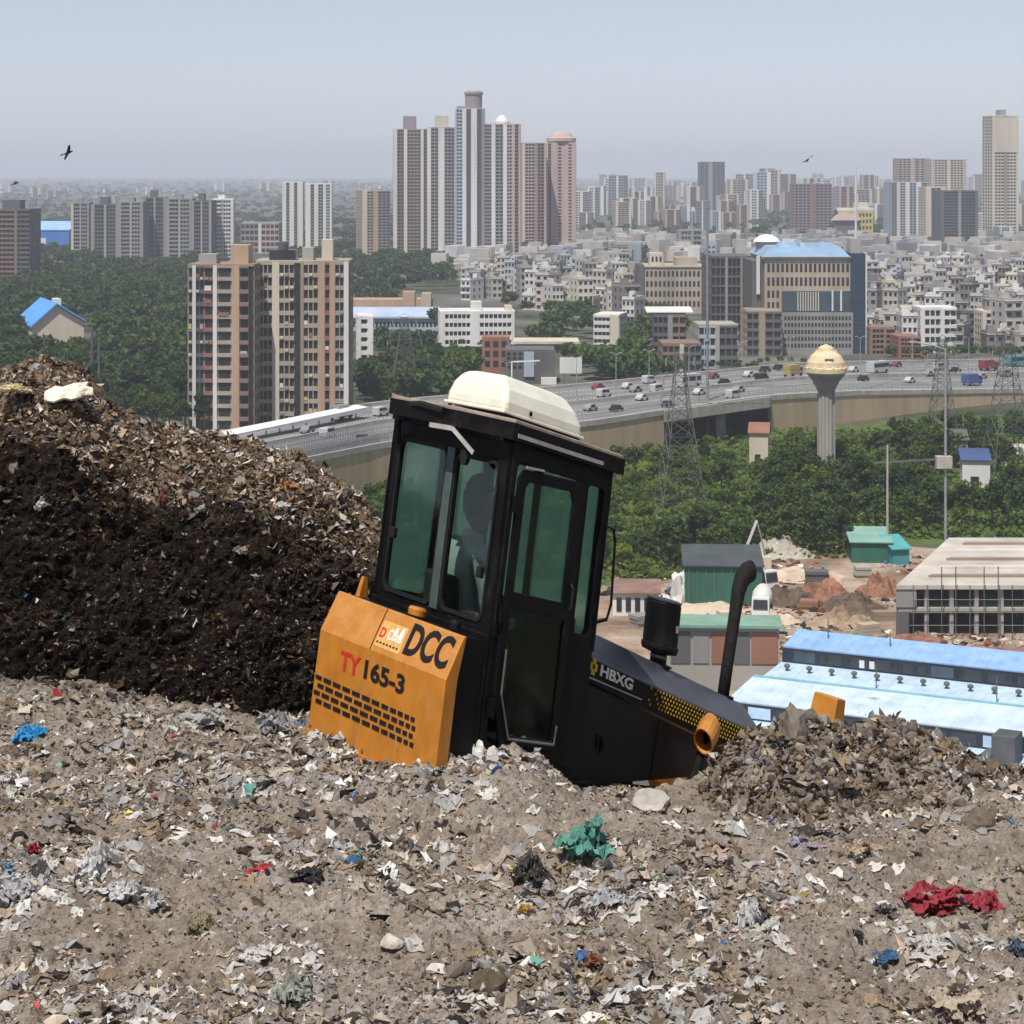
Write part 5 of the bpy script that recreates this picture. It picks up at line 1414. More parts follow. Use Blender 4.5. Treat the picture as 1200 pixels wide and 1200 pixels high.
MB().lathe([(17*Uo, oz(286)), (14*Uo, oz(282)), (7*Uo, oz(278)), (.5, oz(277))], 20, (ox(909), 24, 0)).build('white_dome', W_white, of)
MB().lathe([(13*Uo, oz(300)), (13*Uo, oz(286.2))], 16, (ox(909), 24, 0)).build('dome_drum', W_tan, of)
bo = empty('office_block', ground(788, 368)); tag(bo, 'mud coloured office block with rows of arched windows left of the monopole', 'building')
Uo = bo.location.y/FOC; ox = lambda px: (px-788)*Uo; oz = lambda py: (368-py)*Uo
MB().box(ox(755), 0, -.5, ox(827), 30, oz(312)).build('wall', W_tan, bo)
MB().box(ox(747.5), -1, -.5, ox(754.5), 20, oz(310)).build('dark_corner', W_dgrey, bo)
MB().box(ox(755), -.5, oz(313), ox(827.5), -.02, oz(311)).build('cornice', W_cream, bo)
win_grid(bo, ox(756), ox(826), oz(362), oz(315), 14, 4, -.08, m_pane, .55, .55)
MB().box(ox(762), 3, oz(312)+.01, ox(778), 12, oz(297)).build('roof_room', W_cream, bo); MB().box(ox(792), 3, oz(312)+.01, ox(818), 14, oz(302)).build('roof_room', W_tan, bo)
win_grid(bo, ox(763), ox(777), oz(309), oz(299), 3, 1, 2.9, m_pane, .5, .6)
strip_block('office_block', 'dark glass office between the mud coloured and blue roofed offices', 'building', 832, 884, 402, 302, [(10, 'w', W_dgrey, 3), (2, 'p', W_grey, 0), (9, 'w', W_dgrey, 3), (4, 'p', W_mud, 0), (5, 'w', W_grey, 2)], 9, W_dgrey, 25, R(2), single=True, sill=.2)
strip_block('shop_house', 'dark shop house with white sheet roof before the mud coloured office', 'building', 764, 805, 426, 370, [(9, 'w', W_dgrey, 3), (3, 'p', W_grey, 0), (8, 'w', W_brown, 2)], 5, W_dgrey, 16, R(-3), single=True)
rr = tag(MB().hexa([(-7, -.8, 0), (7, -.8, 0), (7, 9, .6), (-7, 9, .6), (-7, -.8, .3), (7, -.8, .3), (7, 9, 1.3), (-7, 9, 1.3)]).build('roof_sheet', W_white), 'white sheet roof lying on the dark shop house', 'roof'); rr.location = at(785, 369, Yg(426)) + Vector((0, 1, .6))
strip_block('shop_house', 'grey shop house with pale water tanks behind the highway', 'building', 818, 866, 432, 382, [(8, 'w', W_blue, 3), (2, 'p', W_conc, 0), (9, 'w', W_dgrey, 3)], 4, W_conc, 15, R(2), single=True)
strip_block('shop_house', 'dark shuttered shop house left of the tan office', 'building', 874, 917, 418, 366, [(6, 'w', W_dgrey, 2), (3, 'p', W_mud, 0), (8, 'w', W_dgrey, 2)], 5, W_mud, 16, R(-2), single=True)
strip_block('shop_house', 'low brown shop house with white roof edge behind the highway', 'building', 776, 822, 436, 404, [(8, 'w', W_brown, 3), (2, 'p', W_cream, 0), (8, 'w', W_dgrey, 3)], 3, W_brown, 14, R(1), single=True)
# white institute with two wings
t_, Wd, H, x0, U = strip_block('institute_building', 'white four storey institute with dark square windows left of the city houses', 'building', 514, 605, 406, 366, [(3, 'p', W_white, 0), (16, 'w', W_white, 6), (6, 'p', W_white, 0), (20, 'w', W_white, 7), (2, 'p', W_white, 0)], 4, W_white, 16, R(4), single=True, sill=.5)
roof_box(t_, x0+Wd*.42, x0+Wd*.56, 2, 8, H+.5, H+3.4, W_white); roof_box(t_, x0+Wd*.88, x0+Wd*.97, 2, 8, H+.5, H+2, W_cream)
strip_block('institute_building', 'white narrow block with dark windows at the foot of the beige tower', 'building', 417, 440, 424, 372, [(2, 'p', W_white, 0), (5, 'w', W_white, 1), (4, 'p', W_white, 0)], 5, W_white, 14, R(6), single=True, sill=.5)
oh = empty('long_hall', ground(458, 366)); tag(oh, 'long terracotta hall with square stair towers', 'hall')
Uo = oh.location.y/FOC
MB().box(-50*Uo, 0, 0, 48*Uo, 14, 15*Uo).build('wall', W_orange, oh); MB().box(14*Uo, -1, 0, 28*Uo, 9, 24*Uo).build('stair_tower', W_orange, oh); MB().box(36*Uo, -1, 0, 47*Uo, 9, 22*Uo).build('stair_tower', W_tan, oh)
lh = empty('long_hall', ground(462, 388)); tag(lh, 'long hall with pale blue white roof below the terracotta hall', 'hall')
Uo = lh.location.y/FOC
MB().box(-52*Uo, 0, 0, 52*Uo, 16, 15*Uo).build('wall', W_blue, lh)
MB().hexa([(-53*Uo, -1, 15*Uo), (53*Uo, -1, 15*Uo), (53*Uo, 16, 21*Uo), (-53*Uo, 16, 21*Uo), (-53*Uo, -1, 17*Uo), (53*Uo, -1, 17*Uo), (53*Uo, 16, 25*Uo), (-53*Uo, 16, 25*Uo)]).build('roof', wall('roof_blue_white', (.42, .50, .66)), lh)
win_grid(lh, -50*Uo, 50*Uo, 3*Uo, 13*Uo, 22, 1, -.08, m_pane, .6, .6)
strip_block('institute_building', 'stepped white block with balconies right of the institute', 'building', 690, 731, 404, 370, [(14, 'b', W_white, 4), (2, 'p', W_cream, 0), (6, 'p', W_cream, 0)], 4, W_white, 14, R(-14), single=True, sill=.5)
lr = empty('long_hall', ground(648, 418)); tag(lr, 'low hall with cream flat roof and red wall among trees', 'hall'); Uo = lr.location.y/FOC
MB().box(-45*Uo, 0, 0, 30*Uo, 14, 15*Uo).build('wall', W_brown, lr); MB().box(-46*Uo, -1, 15*Uo+.01, 31*Uo, 15, 18*Uo).build('roof', W_cream, lr)
win_grid(lr, -43*Uo, 28*Uo, 3*Uo, 13*Uo, 14, 1, -.08, m_pane, .6, .6)
gb = empty('corner_house', ground(612, 450)); tag(gb, 'dark house with blue grey glass strip among trees behind the cab roof', 'building'); Uo = gb.location.y/FOC
MB().box(-20*Uo, 0, 0, 38*Uo, 14, 40*Uo).build('wall', W_dgrey, gb); MB().box(2*Uo, -.5, 2, 14*Uo, -.02, 38*Uo).build('glass_strip', W_blue, gb); MB().box(22*Uo, -1.5, 0, 40*Uo, -.05, 8*Uo).build('porch', W_white, gb)
win_grid(gb, -19*Uo, 1*Uo, 4, 38*Uo, 3, 4, -.08)
rh = empty('corner_house', ground(585, 436)); tag(rh, 'brick red house left of the dark house behind the cab roof', 'building')
MB().box(-5, 0, 0, 3, 10, 10).build('wall', W_red, rh); win_grid(rh, -4.6, 2.6, 1, 9.5, 3, 3, -.08)
wb = empty('billboard', ground(668, 470)); tag(wb, 'white billboard on posts beside the highway right of the cab roof box', 'billboard')
MB().box(-2.6, -.15, 7, 3.0, .15, 11).build('board', W_white, wb); MB().box(-1.6, -.12, 0, -1.3, .12, 7).build('post', m_dgal, wb); MB().box(1.5, -.12, 0, 1.8, .12, 7).build('post', m_dgal, wb)

# ---- right-hand towers
t_, Wd, H, x0, U = tower('very tall pale gridded tower at the right picture edge', 1161, 1196, 288, 136, [(2, 'p', W_cream, 0), (9, 'w', W_cream, 3), (2.5, 'p', W_mud, 0), (9, 'w', W_cream, 3), (2, 'p', W_cream, 0)], 40, W_cream, 24, R(6), sill=.45)
roof_box(t_, x0+Wd*.35, x0+Wd*.6, 5, 14, H+.5, H+5, W_grey); roof_box(t_, x0+1, x0+Wd-1, -.5, 0, H*.72, H*.99, W_cream, 'upper_screen')
t_, Wd, H, x0, U = tower('white and blue tower left of the dark right-hand block', 1043, 1088, 296, 214, [(5, 'w', W_grey, 2), (3, 'p', W_cream, 0), (5, 'w', W_blue, 2), (4, 'p', W_white, 0), (6, 'w', W_blue, 2), (5, 'p', W_white, 0), (5, 'w', W_grey, 2)], 26, W_blue, 22, R(5), pane=m_paneb)
t_, Wd, H, x0, U = tower('left one of the hazy pink towers at the right', 1052, 1092, 270, 186, [(6, 'w', W_pink, 3), (2, 'p', W_pink, 0), (8, 'w', W_pink, 3)], 30, W_pink, 22, R(5))
t_, Wd, H, x0, U = tower('right one of the hazy pink towers at the right', 1090, 1134, 274, 187, [(2, 'p', W_pink, 0), (8, 'w', W_cream, 4), (2, 'p', W_cream, 0), (8, 'w', W_cream, 4), (2, 'p', W_pink, 0)], 30, W_cream, 22, R(5))
t_, Wd, H, x0, U = tower('pale tower behind the dark right-hand block', 1084, 1110, 298, 220, [(3, 'p', W_cream, 0), (6, 'w', W_tan, 2), (3, 'p', W_cream, 0)], 24, W_cream, 20, R(4))
t_, Wd, H, x0, U = tower('dark grey unfinished block before the pink towers at the right', 1101, 1148, 302, 224, [(2, 'p', W_dgrey, 0), (9, 'b', W_dgrey, 4), (2, 'p', W_grey, 0), (9, 'b', W_dgrey, 4), (2, 'p', W_dgrey, 0)], 22, W_dgrey, 22, R(4))
t_, Wd, H, x0, U = tower('brown mauve block left of the yellow building', 930, 976, 284, 216, [(9, 'w', W_purple, 4), (3, 'p', W_brown, 0), (9, 'w', W_purple, 4)], 20, W_purple, 20, R(4))
t_, Wd, H, x0, U = tower('dark slab tower standing alone on the skyline above the houses', 820, 850, 254, 190, [(4, 'w', W_dgrey, 2), (2, 'p', W_grey, 0), (6, 'w', W_dgrey, 3)], 24, W_dgrey, 20, R(4))
yb = empty('yellow_building', ground(1000, 284)); tag(yb, 'yellow and white stepped building with dark windows on the right', 'building'); Uo = yb.location.y/FOC
MB().box(-18*Uo, 0, 0, 23*Uo, 20, 38*Uo).build('wall', W_yel, yb); MB().box(-24*Uo, -6, 0, 5*Uo, -.1, 26*Uo).build('front_wing', W_dgrey, yb)
MB().hexa([(-27*Uo, -8, 26*Uo), (7*Uo, -8, 26*Uo), (7*Uo, 0, 26*Uo), (-27*Uo, 0, 26*Uo), (-20*Uo, -6, 33*Uo), (0, -6, 33*Uo), (0, -2, 33*Uo), (-20*Uo, -2, 33*Uo)]).build('hipped_roof', W_pink, yb)
MB().box(-19*Uo, -.2, 37*Uo, 24*Uo, 21, 40*Uo).build('roof_edge', W_white, yb); MB().box(2*Uo, 3, 40*Uo, 18*Uo, 12, 47*Uo).build('roof_room', W_cream, yb)
win_grid(yb, 6*Uo, 22*Uo, 6*Uo, 36*Uo, 4, 4, -.12, m_pane, .6, .55)
ms = pole(1003, 300, 195, .9, 'thin pale mast rising above the yellow building', W_white, 0, 'mast')

# ---- skyline of smaller blocks: six kinds, many copies
protos = []
kinds = [([(3, 'p', W_white, 0), (8, 'w', W_white, 3), (3, 'p', W_white, 0), (8, 'w', W_grey, 3)], W_white), ([(2, 'p', W_cream, 0), (9, 'b', W_tan, 3), (2, 'p', W_cream, 0)], W_tan),
         ([(8, 'w', W_grey, 3), (2, 'p', W_white, 0), (8, 'w', W_grey, 3)], W_grey), ([(2, 'p', W_pink, 0), (8, 'w', W_brown, 3), (3, 'p', W_pink, 0), (6, 'w', W_brown, 2)], W_pink),
         ([(3, 'p', W_blue, 0), (8, 'w', W_blue, 3), (3, 'p', W_white, 0)], W_blue), ([(4, 'p', W_cream, 0), (7, 'b', W_dgrey, 2), (4, 'p', W_cream, 0), (5, 'w', W_mud, 2)], W_cream)]
import itertools
def kids(o, cache={}):
    if o.name not in cache: cache[o.name] = [c for c in bpy.data.objects if c.parent == o]
    return cache[o.name]
kind_word = ['white', 'tan', 'grey', 'pink brown', 'pale blue', 'cream']
rs = random.Random(5)
spots = []
for (xa, xb, ya, yb_, n_, ha, hb) in ((676, 900, 246, 272, 34, 20, 46), (700, 1000, 222, 240, 26, 8, 26), (850, 1040, 240, 268, 22, 22, 50), (1010, 1200, 224, 250, 16, 10, 34), (240, 460, 222, 236, 8, 4, 12), (0, 240, 224, 240, 10, 4, 12), (1120, 1200, 262, 290, 6, 16, 36)):
    for k in range(n_):
        px = xa + (xb-xa)*(k+rs.random())/n_; pb = rs.uniform(ya, yb_); hp = rs.uniform(ha, hb); spots.append((px, pb, hp, rs.uniform(13, 24)))
rs.shuffle(spots)
first = {}
for i, (px, pb, hp, wp) in enumerate(spots):
    kd = rs.randrange(6); Y = Yg(pb); Wt = wp*Y/FOC*.9; Ht = hp*Y/FOC
    sp_ = 'left of the tall cluster' if px < 470 else 'just right of the tall cluster' if px < 760 else 'near the dark slab tower' if px < 880 else 'near the yellow building' if px < 1030 else 'near the right picture edge'
    lb = '%s %s block on the hazy skyline %s' % ('tall' if hp > 32 else 'small' if hp < 16 else 'middling', kind_word[kd], sp_)
    if kd not in first:
        rt, *_ = strip_block('skyline_block', lb, 'building', 600, 600+20, 250, 212, kinds[kd][0], 14, kinds[kd][1], 18, 0, group='hazy %s blocks on the skyline' % kind_word[kd], side=3)
        rt['w'] = 20*Yg(250)/FOC; rt['h'] = EYE - 12/FOC*Yg(250); first[kd] = (rt, 20*Yg(250)/FOC, EYE-12/FOC*Yg(250)); del rt['w']; del rt['h']
        bpy.context.view_layer.update()
        root = rt
    else:
        src = first[kd][0]
        root = src.copy(); C.objects.link(root)
        root['label'] = lb
        for ch in kids(src):
            c_ = ch.copy(); C.objects.link(c_); c_.parent = root
    _, w0, h0 = first[kd]
    root.location = ((px-600)/FOC*Y, Y, 0); root.scale = (Wt/w0, 1, Ht/h0); root.rotation_euler = (0, 0, R(rs.uniform(-12, 12)))

# ---- dense low houses
m_house = M_random('house_walls', [(0, (.62, .60, .57)), (.22, (.48, .46, .43)), (.38, (.66, .60, .50)), (.5, (.32, .31, .30)), (.6, (.40, .30, .25)), (.63, (.52, .46, .42)), (.72, (.44, .48, .54)), (.8, (.70, .69, .67)), (.92, (.22, .2, .19))])
def house_mesh(k):
    r = random.Random(k); mb = MB(); w, d = r.uniform(4.2, 7), r.uniform(7, 11); fl = r.randint(2, 5); H = fl*3.0
    mb.box(-w/2, 0, -.5, w/2, d, H, 0)
    mb.box(-w/2-.1, -.35, H, w/2+.1, d+.1, H+.18, 2)
    for (a, b, c_, e) in ((-w/2, 0, w/2, .15), (-w/2, d-.15, w/2, d), (-w/2, .15, -w/2+.15, d-.15), (w/2-.15, .15, w/2, d-.15)): mb.box(a, b, H+.181, c_, e, H+1.0, 0)
    nb = r.randint(2, 3)
    for f in range(fl):
        z = f*3.0
        bal = r.random() < .4
        for i in range(nb):
            x = -w/2 + w*(i+.5)/nb; hw_ = w/nb*.27
            mb.box(x-hw_, -.05, z+.9, x+hw_, .02, z+2.35, 1)
            mb.box(x-hw_-.1, -.35, z+2.36, x+hw_+.1, .02, z+2.46, 0)
        if bal: mb.box(-w/2+.1, -1.0, z-.05, w/2-.1, -.001, z+.12, 2); mb.box(-w/2+.1, -1.0, z+.121, w/2-.1, -.92, z+.95, 0)
        for s_ in (-1, 1):
            for i in range(2):
                y = d*(.3+.4*i); mb.box(s_*w/2-.03, y-.6, z+.9, s_*w/2+.03, y+.6, z+2.3, 1)
    x = r.uniform(-w/4, w/4); mb.box(x-1.1, d*.5, H+.182, x+1.1, d*.5+2.4, H+2.7, 0)
    mb.tube([(w*.25, d*.25, H+.182), (w*.25, d*.25, H+1.7)], .6, 8, 3 if r.random() < .6 else 2)
    me = mb.mesh('house')
    for m in (m_house, m_pane, W_roofw, m_dconc): me.materials.append(m)
    return me, w, H
hmesh = [house_mesh(k) for k in range(14)]
def free_house(px, py):
    if px < 520 or py < 288: return False
    if px < 545 and py > 330: return False
    if 505 < px < 612 and py > 352: return False
    if px < 690 and py > 388: return False
    if 610 <= px < 690 and py > 372: return False
    if 686 < px < 735 and py > 372: return False
    if 742 < px < 1018 and py > 306: return False
    if px < 760 and py > 392: return False
    return py < 416
hs_pts = []
rs = random.Random(9); py = 288.0
while py < 417:
    step = 3.4 + (py-288)*.035
    px = 515.0
    while px < 1290:
        px += rs.uniform(.8, 1.25)*(4200/Yg(py))*3.2
        q = (px+rs.uniform(-3, 3), py+rs.uniform(-2, 2))
        if free_house(*q) and rs.random() < .85: hs_pts.append(q)
    py += step
hs_pts.sort(key=lambda q: -q[1])
rest = []
for i, (px, py) in enumerate(hs_pts):
    me, w, H = hmesh[rs.randrange(14)]
    if i < 300:
        o = link('house', me); o.location = ground(px, py); o.rotation_euler = (0, 0, R(rs.uniform(-35, 35)))
        lm = 'left of the mud coloured office' if px < 745 else 'above the blue roofed office' if px < 1016 else 'right of the dark glass tower' if px < 1100 else 'near the right picture edge'
        st_ = {2: 'two', 3: 'three', 4: 'four', 5: 'five'}[int(round(H/3))]; rw = 'at the front of' if py > 385 else 'in the middle of' if py > 345 else 'at the back of'
        tag(o, '%s storey house %s the quarter %s' % (st_, rw, lm), 'house', 'houses of the dense quarter')
    else: rest.append((px, py))
if rest:
    CV = np.array([[x, y, z] for z in (0, 1) for y in (0, 1) for x in (-.5, .5)], float); CF = np.array([[0, 1, 5, 4], [1, 3, 7, 5], [3, 2, 6, 7], [2, 0, 4, 6], [4, 5, 7, 6]])
    pos = np.array([ground(*q)[:] for q in rest]); r = np.random.default_rng(4)
    n_ = len(rest); scl = np.stack([r.uniform(5, 9, n_), r.uniform(8, 12, n_), r.uniform(6, 15, n_)], 1)
    Vv, Ff = batch(CV, CF, pos, rand_rot(n_, r, 0), scl)
    pal = np.array([(.62, .60, .57), (.48, .46, .43), (.6, .55, .47), (.32, .31, .3), (.5, .48, .46), (.42, .46, .52), (.7, .69, .67)])
    cc = np.repeat(pal[r.integers(0, len(pal), n_)]*r.uniform(.75, 1.05, (n_, 1)), 8, axis=0)
    # windows: dark bands set just outside the walls
    tag(link('far_houses', np_mesh('far_houses', Vv, Ff, None, cc), None, M_attr('far_house_walls', .9, .2, .25, .15)), 'countless small far houses filling the quarter', 'houses', kind='stuff')
    wv, wf = [], []
    k_ = 0
    for j in range(3):
        s2 = scl.copy(); s2[:, 2] = 1.3; s2[:, 0] *= .8; s2[:, 1] *= 1.0
        p2 = pos + [0, 0, 1.2 + 3.1*j]; ok = scl[:, 2] > 3.1*j+3
        rr_ = np.random.default_rng(4); rr_.uniform(5, 9, n_)
        off = Vv.reshape(n_, 8, 3)
        a = off[:, 0]*.85+off[:, 1]*.15; b = off[:, 0]*.15+off[:, 1]*.85
        nrm = off[:, 0]-off[:, 2]; nrm = nrm/np.linalg.norm(nrm, axis=1, keepdims=True)*.08
        for (u0, u1) in ((.0, .38), (.62, 1.0)):
            q0 = a+(b-a)*u0+nrm; q1 = a+(b-a)*u1+nrm
            quad = np.stack([q0+[0, 0, 1.0+3.1*j], q1+[0, 0, 1.0+3.1*j], q1+[0, 0, 2.4+3.1*j], q0+[0, 0, 2.4+3.1*j]], 1)[ok]
            wv.append(quad.reshape(-1, 3)); wf.append(np.arange(len(quad)*4).reshape(-1, 4)+k_); k_ += len(quad)*4
    tag(link('far_windows', np_mesh('far_windows', np.concatenate(wv), np.concatenate(wf)), None, m_pane), 'dark windows of the small far houses', 'windows', kind='stuff')
# taller buildings breaking the carpet of houses
for (a, b, pb, pt, mt, lb) in ((1078, 1122, 414, 362, W_white, 'white five storey house right of the dark glass tower'), (1126, 1142, 410, 366, W_dgrey, 'dark narrow house right of the white five storey house'), (1150, 1195, 404, 366, W_cream, 'cream house with pink neighbour near the right edge'),
        (1018, 1050, 416, 385, W_brown, 'brown house beside the dark glass tower'), (1052, 1080, 420, 396, W_red, 'brick coloured low house at the highway edge'), (795, 822, 300, 270, W_grey, 'grey block at the head of the quarter')):
    strip_block('town_house', lb, 'house', a, b, pb, pt, [(2, 'p', mt, 0), (8, 'w', mt, 3), (2, 'p', mt, 0), (6, 'b', mt, 2)], 5, mt, 12, R(3), single=True)
# ================================================================== SHEDS, CONSTRUCTION SITE
m_bluer = M_('blue_steel_sheet', (.27, .44, .72), .22, .5, .55)
m_palr = M_('pale_blue_steel_sheet', (.50, .64, .80), .2, .5, .5)
m_palr2 = M_('paler_blue_steel_sheet', (.55, .67, .79), .2, .4, .5)
m_clear = M_('dark_clerestory', (.03, .035, .05), .4, .4, .3)
sh_o = at(918, 757, 228.9); TH = R(-27)
shed = empty('factory_shed', (sh_o.x, sh_o.y, 0), TH); tag(shed, 'long factory shed with stepped pale blue metal roofs at the lower right', 'shed')
LEN = 62
ROOFS = [(4.6, 7.95, 0, 7.0, m_bluer, 'upper_roof', 0), (0, 5.30, -6.0, 4.95, m_palr, 'lower_roof', -.2), (-6.02, 4.92, -13.6, 4.1, m_palr2, 'lower_roof', -1.2), (-13.6, 2.4, -26, 1.5, m_palr, 'lowest_roof', -1)]
# the shed's own frame: x along its length, y = away from the viewer
for (y1, z1, y0, z0, mt, nm, ex) in ROOFS:
    r_ = MB().hexa([(ex, y0, z0-.15), (LEN, y0, z0-.15), (LEN, y1, z1-.15), (ex, y1, z1-.15), (ex, y0, z0), (LEN, y0, z0), (LEN, y1, z1), (ex, y1, z1)]).build(nm, mt, shed)
    for k in range(int(LEN/1.25)):
        x = ex + .6 + k*1.25
        if x < LEN: MB().bar((x, y0, z0+.012), (x, y1, z1+.012), .09, .035).build('standing_seam', mt, r_)
MB().box(-.1, -.1, 5.31, LEN, .14, 6.84).build('clerestory', m_clear, shed)
for k in range(20):
    x = 1.2+k*3.0; MB().box(x, -.16, 5.5, x+2.4, -.102, 6.6).build('clerestory_window', m_cglass if k % 5 else m_paneb, shed)
for x, mt in ((8.5, W_white), (9.6, W_white)): MB().box(x, -.20, 5.6, x+.55, -.161, 6.4).build('clerestory_panel', mt, shed)
MB().box(-.9, -13.8, 2.41, LEN, -13.5, 3.94).build('clerestory', m_clear, shed)
for k in range(20):
    x = 1.2+k*3.0; MB().box(x, -13.86, 2.6, x+2.4, -13.805, 3.7).build('clerestory_window', m_cglass if k % 4 else m_palr, shed)
MB().box(-1.1, -6.2, 4.93, LEN, -5.8, 5.06).build('gutter', M_('teal_gutter', (.25, .48, .55), .2, .3, .5), shed)
for k in range(14):
    x = 1.5+k*2.45
    MB().lathe([(.16, 0), (.16, .35), (.32, .4), (.32, .65), (.06, .8)], 10, (x, -3.0, 5.1)).build('roof_vent', m_dgal, shed)
for x, y, h in ((12, -5.5, 7.4), (24.5, -5.8, 7.6), (30, -5.4, 7), (4, 3, 9.6), (11, 2.6, 9.2)): MB().tube([(x, y, 4.8 if y < 0 else 7.3), (x, y, h)], .06, 6).build('roof_pipe', m_dgal, shed)
MB().box(27.2, -18.5, 1.9, 29.4, -15.5, 5.0).build('roof_machine', m_dconc, shed); MB().box(26.2, -18.9, 1.9, 27.19, -16, 3.2).build('roof_machine', m_dgal, shed)
MB().box(.3, .2, 0, LEN-.2, 4.4, 6.8).build('upper_wall', m_palr, shed); MB().box(-.8, -13.4, 0, LEN-.2, .1, 3.9).build('lower_wall', m_palr, shed); MB().box(-.8, -25.5, 0, LEN-.2, -13.9, 1.3).build('front_wall', m_palr, shed)
# brick annex with green roof
an = empty('brick_annex', (sh_o.x-12.4, sh_o.y+2.4, 0), R(-3)); tag(an, 'brick annex with flat green roof left of the factory shed', 'building')
zr2 = EYE - (735-HOR)/FOC*231
MB().box(0, 0, 0, 12.2, 5, zr2).build('wall', W_conc, an)
MB().box(-.6, -.6, zr2+.01, 12.6, 5.2, zr2+.3).build('roof', M_('green_roof', (.20, .33, .26), .25, .3, .8), an)
for k, (a, b, mt) in enumerate(((.5, 2.6, W_dgrey), (2.9, 4.6, W_grey), (4.9, 7.0, W_red), (7.3, 9.0, W_dgrey), (9.2, 12.0, W_red))):
    MB().box(a, -.12, zr2-3.9, b, .02, zr2-.5).build('wall_panel', mt, an)
yd = MB().hexa([(-1, -9, 0), (22, -9, 0), (22, -.1, 0), (-1, -.1, 0), (-1, -9, .02), (22, -9, .02), (22, -.1, .02), (-1, -.1, .02)])
MB().box(.4, -7, 1.4, 11.8, -.2, 1.8).build('lower_roof', W_mud, an); MB().box(.6, -6.8, 0, 11.6, -.2, 1.39).build('lower_wall', W_conc, an)

# bare yard
def sheet(name, pts, mat, label, z=.03, cat='ground'):
    mb = MB(); vs = [ground(px, py) for px, py in pts]; mb._add([(v.x, v.y, z) for v in vs], [tuple(range(len(vs)))])
    return tag(mb.build(name, mat), label, cat, kind='structure')
m_yard = soil('bare_yard_soil', [(.3, (.24, .17, .12)), (.5, (.34, .26, .19)), (.7, (.44, .36, .28))], .6, .2)
n = N('yard_soil'); p = n.pos(); a = n.noise(.09, p, 5, .6); b = n.noise(.9, p, 5, .6)
col = n.ramp(a, [(.35, (.19, .125, .085)), (.5, (.33, .24, .175)), (.65, (.45, .37, .29))]); col = n.mix(.6, col, n.ramp(b, [(.3, (.55,)*3), (.7, (1.15,)*3)]), 'MULTIPLY')
m_yard = n.bsdf(col, .95, 0, .1)
sheet('construction_yard', [(560, 800), (1300, 880), (1300, 660), (1060, 640), (890, 640), (880, 668), (700, 690), (560, 720)], m_yard, 'bare tan earth of the construction yard behind the shed')
def heap(px, py, w, d, h, mat, label, seed, name='earth_heap', cat='heap'):
    g0 = ground(px, py); r = np.random.default_rng(seed)
    xs_ = np.linspace(-1, 1, 30); X_, Y_ = np.meshgrid(xs_, xs_); rad = np.sqrt(X_**2+Y_**2)
    Pn = np.stack([X_.ravel()*2.2+seed, Y_.ravel()*2.2, np.zeros(900)], 1)
    z = np.clip(1-rad**1.5, 0, 1)*(.62+.55*fbm(Pn*1.3, seed, 4).reshape(30, 30)) + .10*fbm(Pn*4, seed+3, 2).reshape(30, 30)*np.clip(1.1-rad, 0, 1)
    V_ = np.stack([X_*w/2, Y_*d/2, np.maximum(z*h, -.1)-.05], -1).reshape(-1, 3)
    ii_ = np.arange(900).reshape(30, 30); F_ = np.stack([ii_[:-1, :-1], ii_[:-1, 1:], ii_[1:, 1:], ii_[1:, :-1]], -1).reshape(-1, 4)
    o = link(name, np_mesh(name, V_, F_), None, mat); o.location = g0
    return tag(o, label, cat)
m_dirt = M_('heap_earth', (.34, .25, .17), .35, .35, .95, bump=.5, bscale=1.5, bdist=.3); m_rubb = M_('red_rubble', (.28, .14, .09), .45, .6, .95, bump=.6, bscale=2, bdist=.4); m_sand = M_('pale_sand', (.52, .43, .33), .2, .3, .95)
m_dkd = M_('dark_rubble', (.13, .095, .07), .5, .6, .95, bump=.6, bscale=2, bdist=.4)
for a_ in ((925, 705, 11, 9, 2.6, m_dkd, 'dark rubble heap behind the mixer truck', 1), (965, 700, 9, 8, 2.6, m_rubb, 'red brick rubble heap in the middle of the yard', 2), (1000, 715, 10, 9, 3.0, m_dkd, 'dark brown heap before the concrete frame', 3),
           (1030, 695, 7, 8, 3.6, m_rubb, 'rusty heap left of the concrete frame', 4), (940, 675, 13, 12, 1.4, m_sand, 'wide pale sand heap in the yard', 5), (985, 732, 9, 6, 2.6, m_dirt, 'tan earth heap just behind the blue roof', 6),
           (905, 728, 8, 6, 1.6, m_sand, 'low sand heap beside the mixer truck', 7), (1075, 752, 9, 4, 1.3, m_rubb, 'red scrap heap at the foot of the concrete frame', 8), (1140, 764, 14, 4, 1.0, m_rubb, 'long low brick heap behind the blue roof', 9),
           (830, 716, 14, 8, 1.2, m_sand, 'pale sand heap before the green shed', 10), (912, 652, 12, 6, 3.2, M_('grey_spoil', (.42, .39, .33), .3, .4, .95, bump=.5, bscale=1.5, bdist=.3), 'long grey spoil heap at the edge of the trees', 11), (975, 686, 4, 4, 1.6, wall('pink_heap', (.62, .40, .36)), 'small pink sand heap in the yard', 12)):
    heap(*a_)
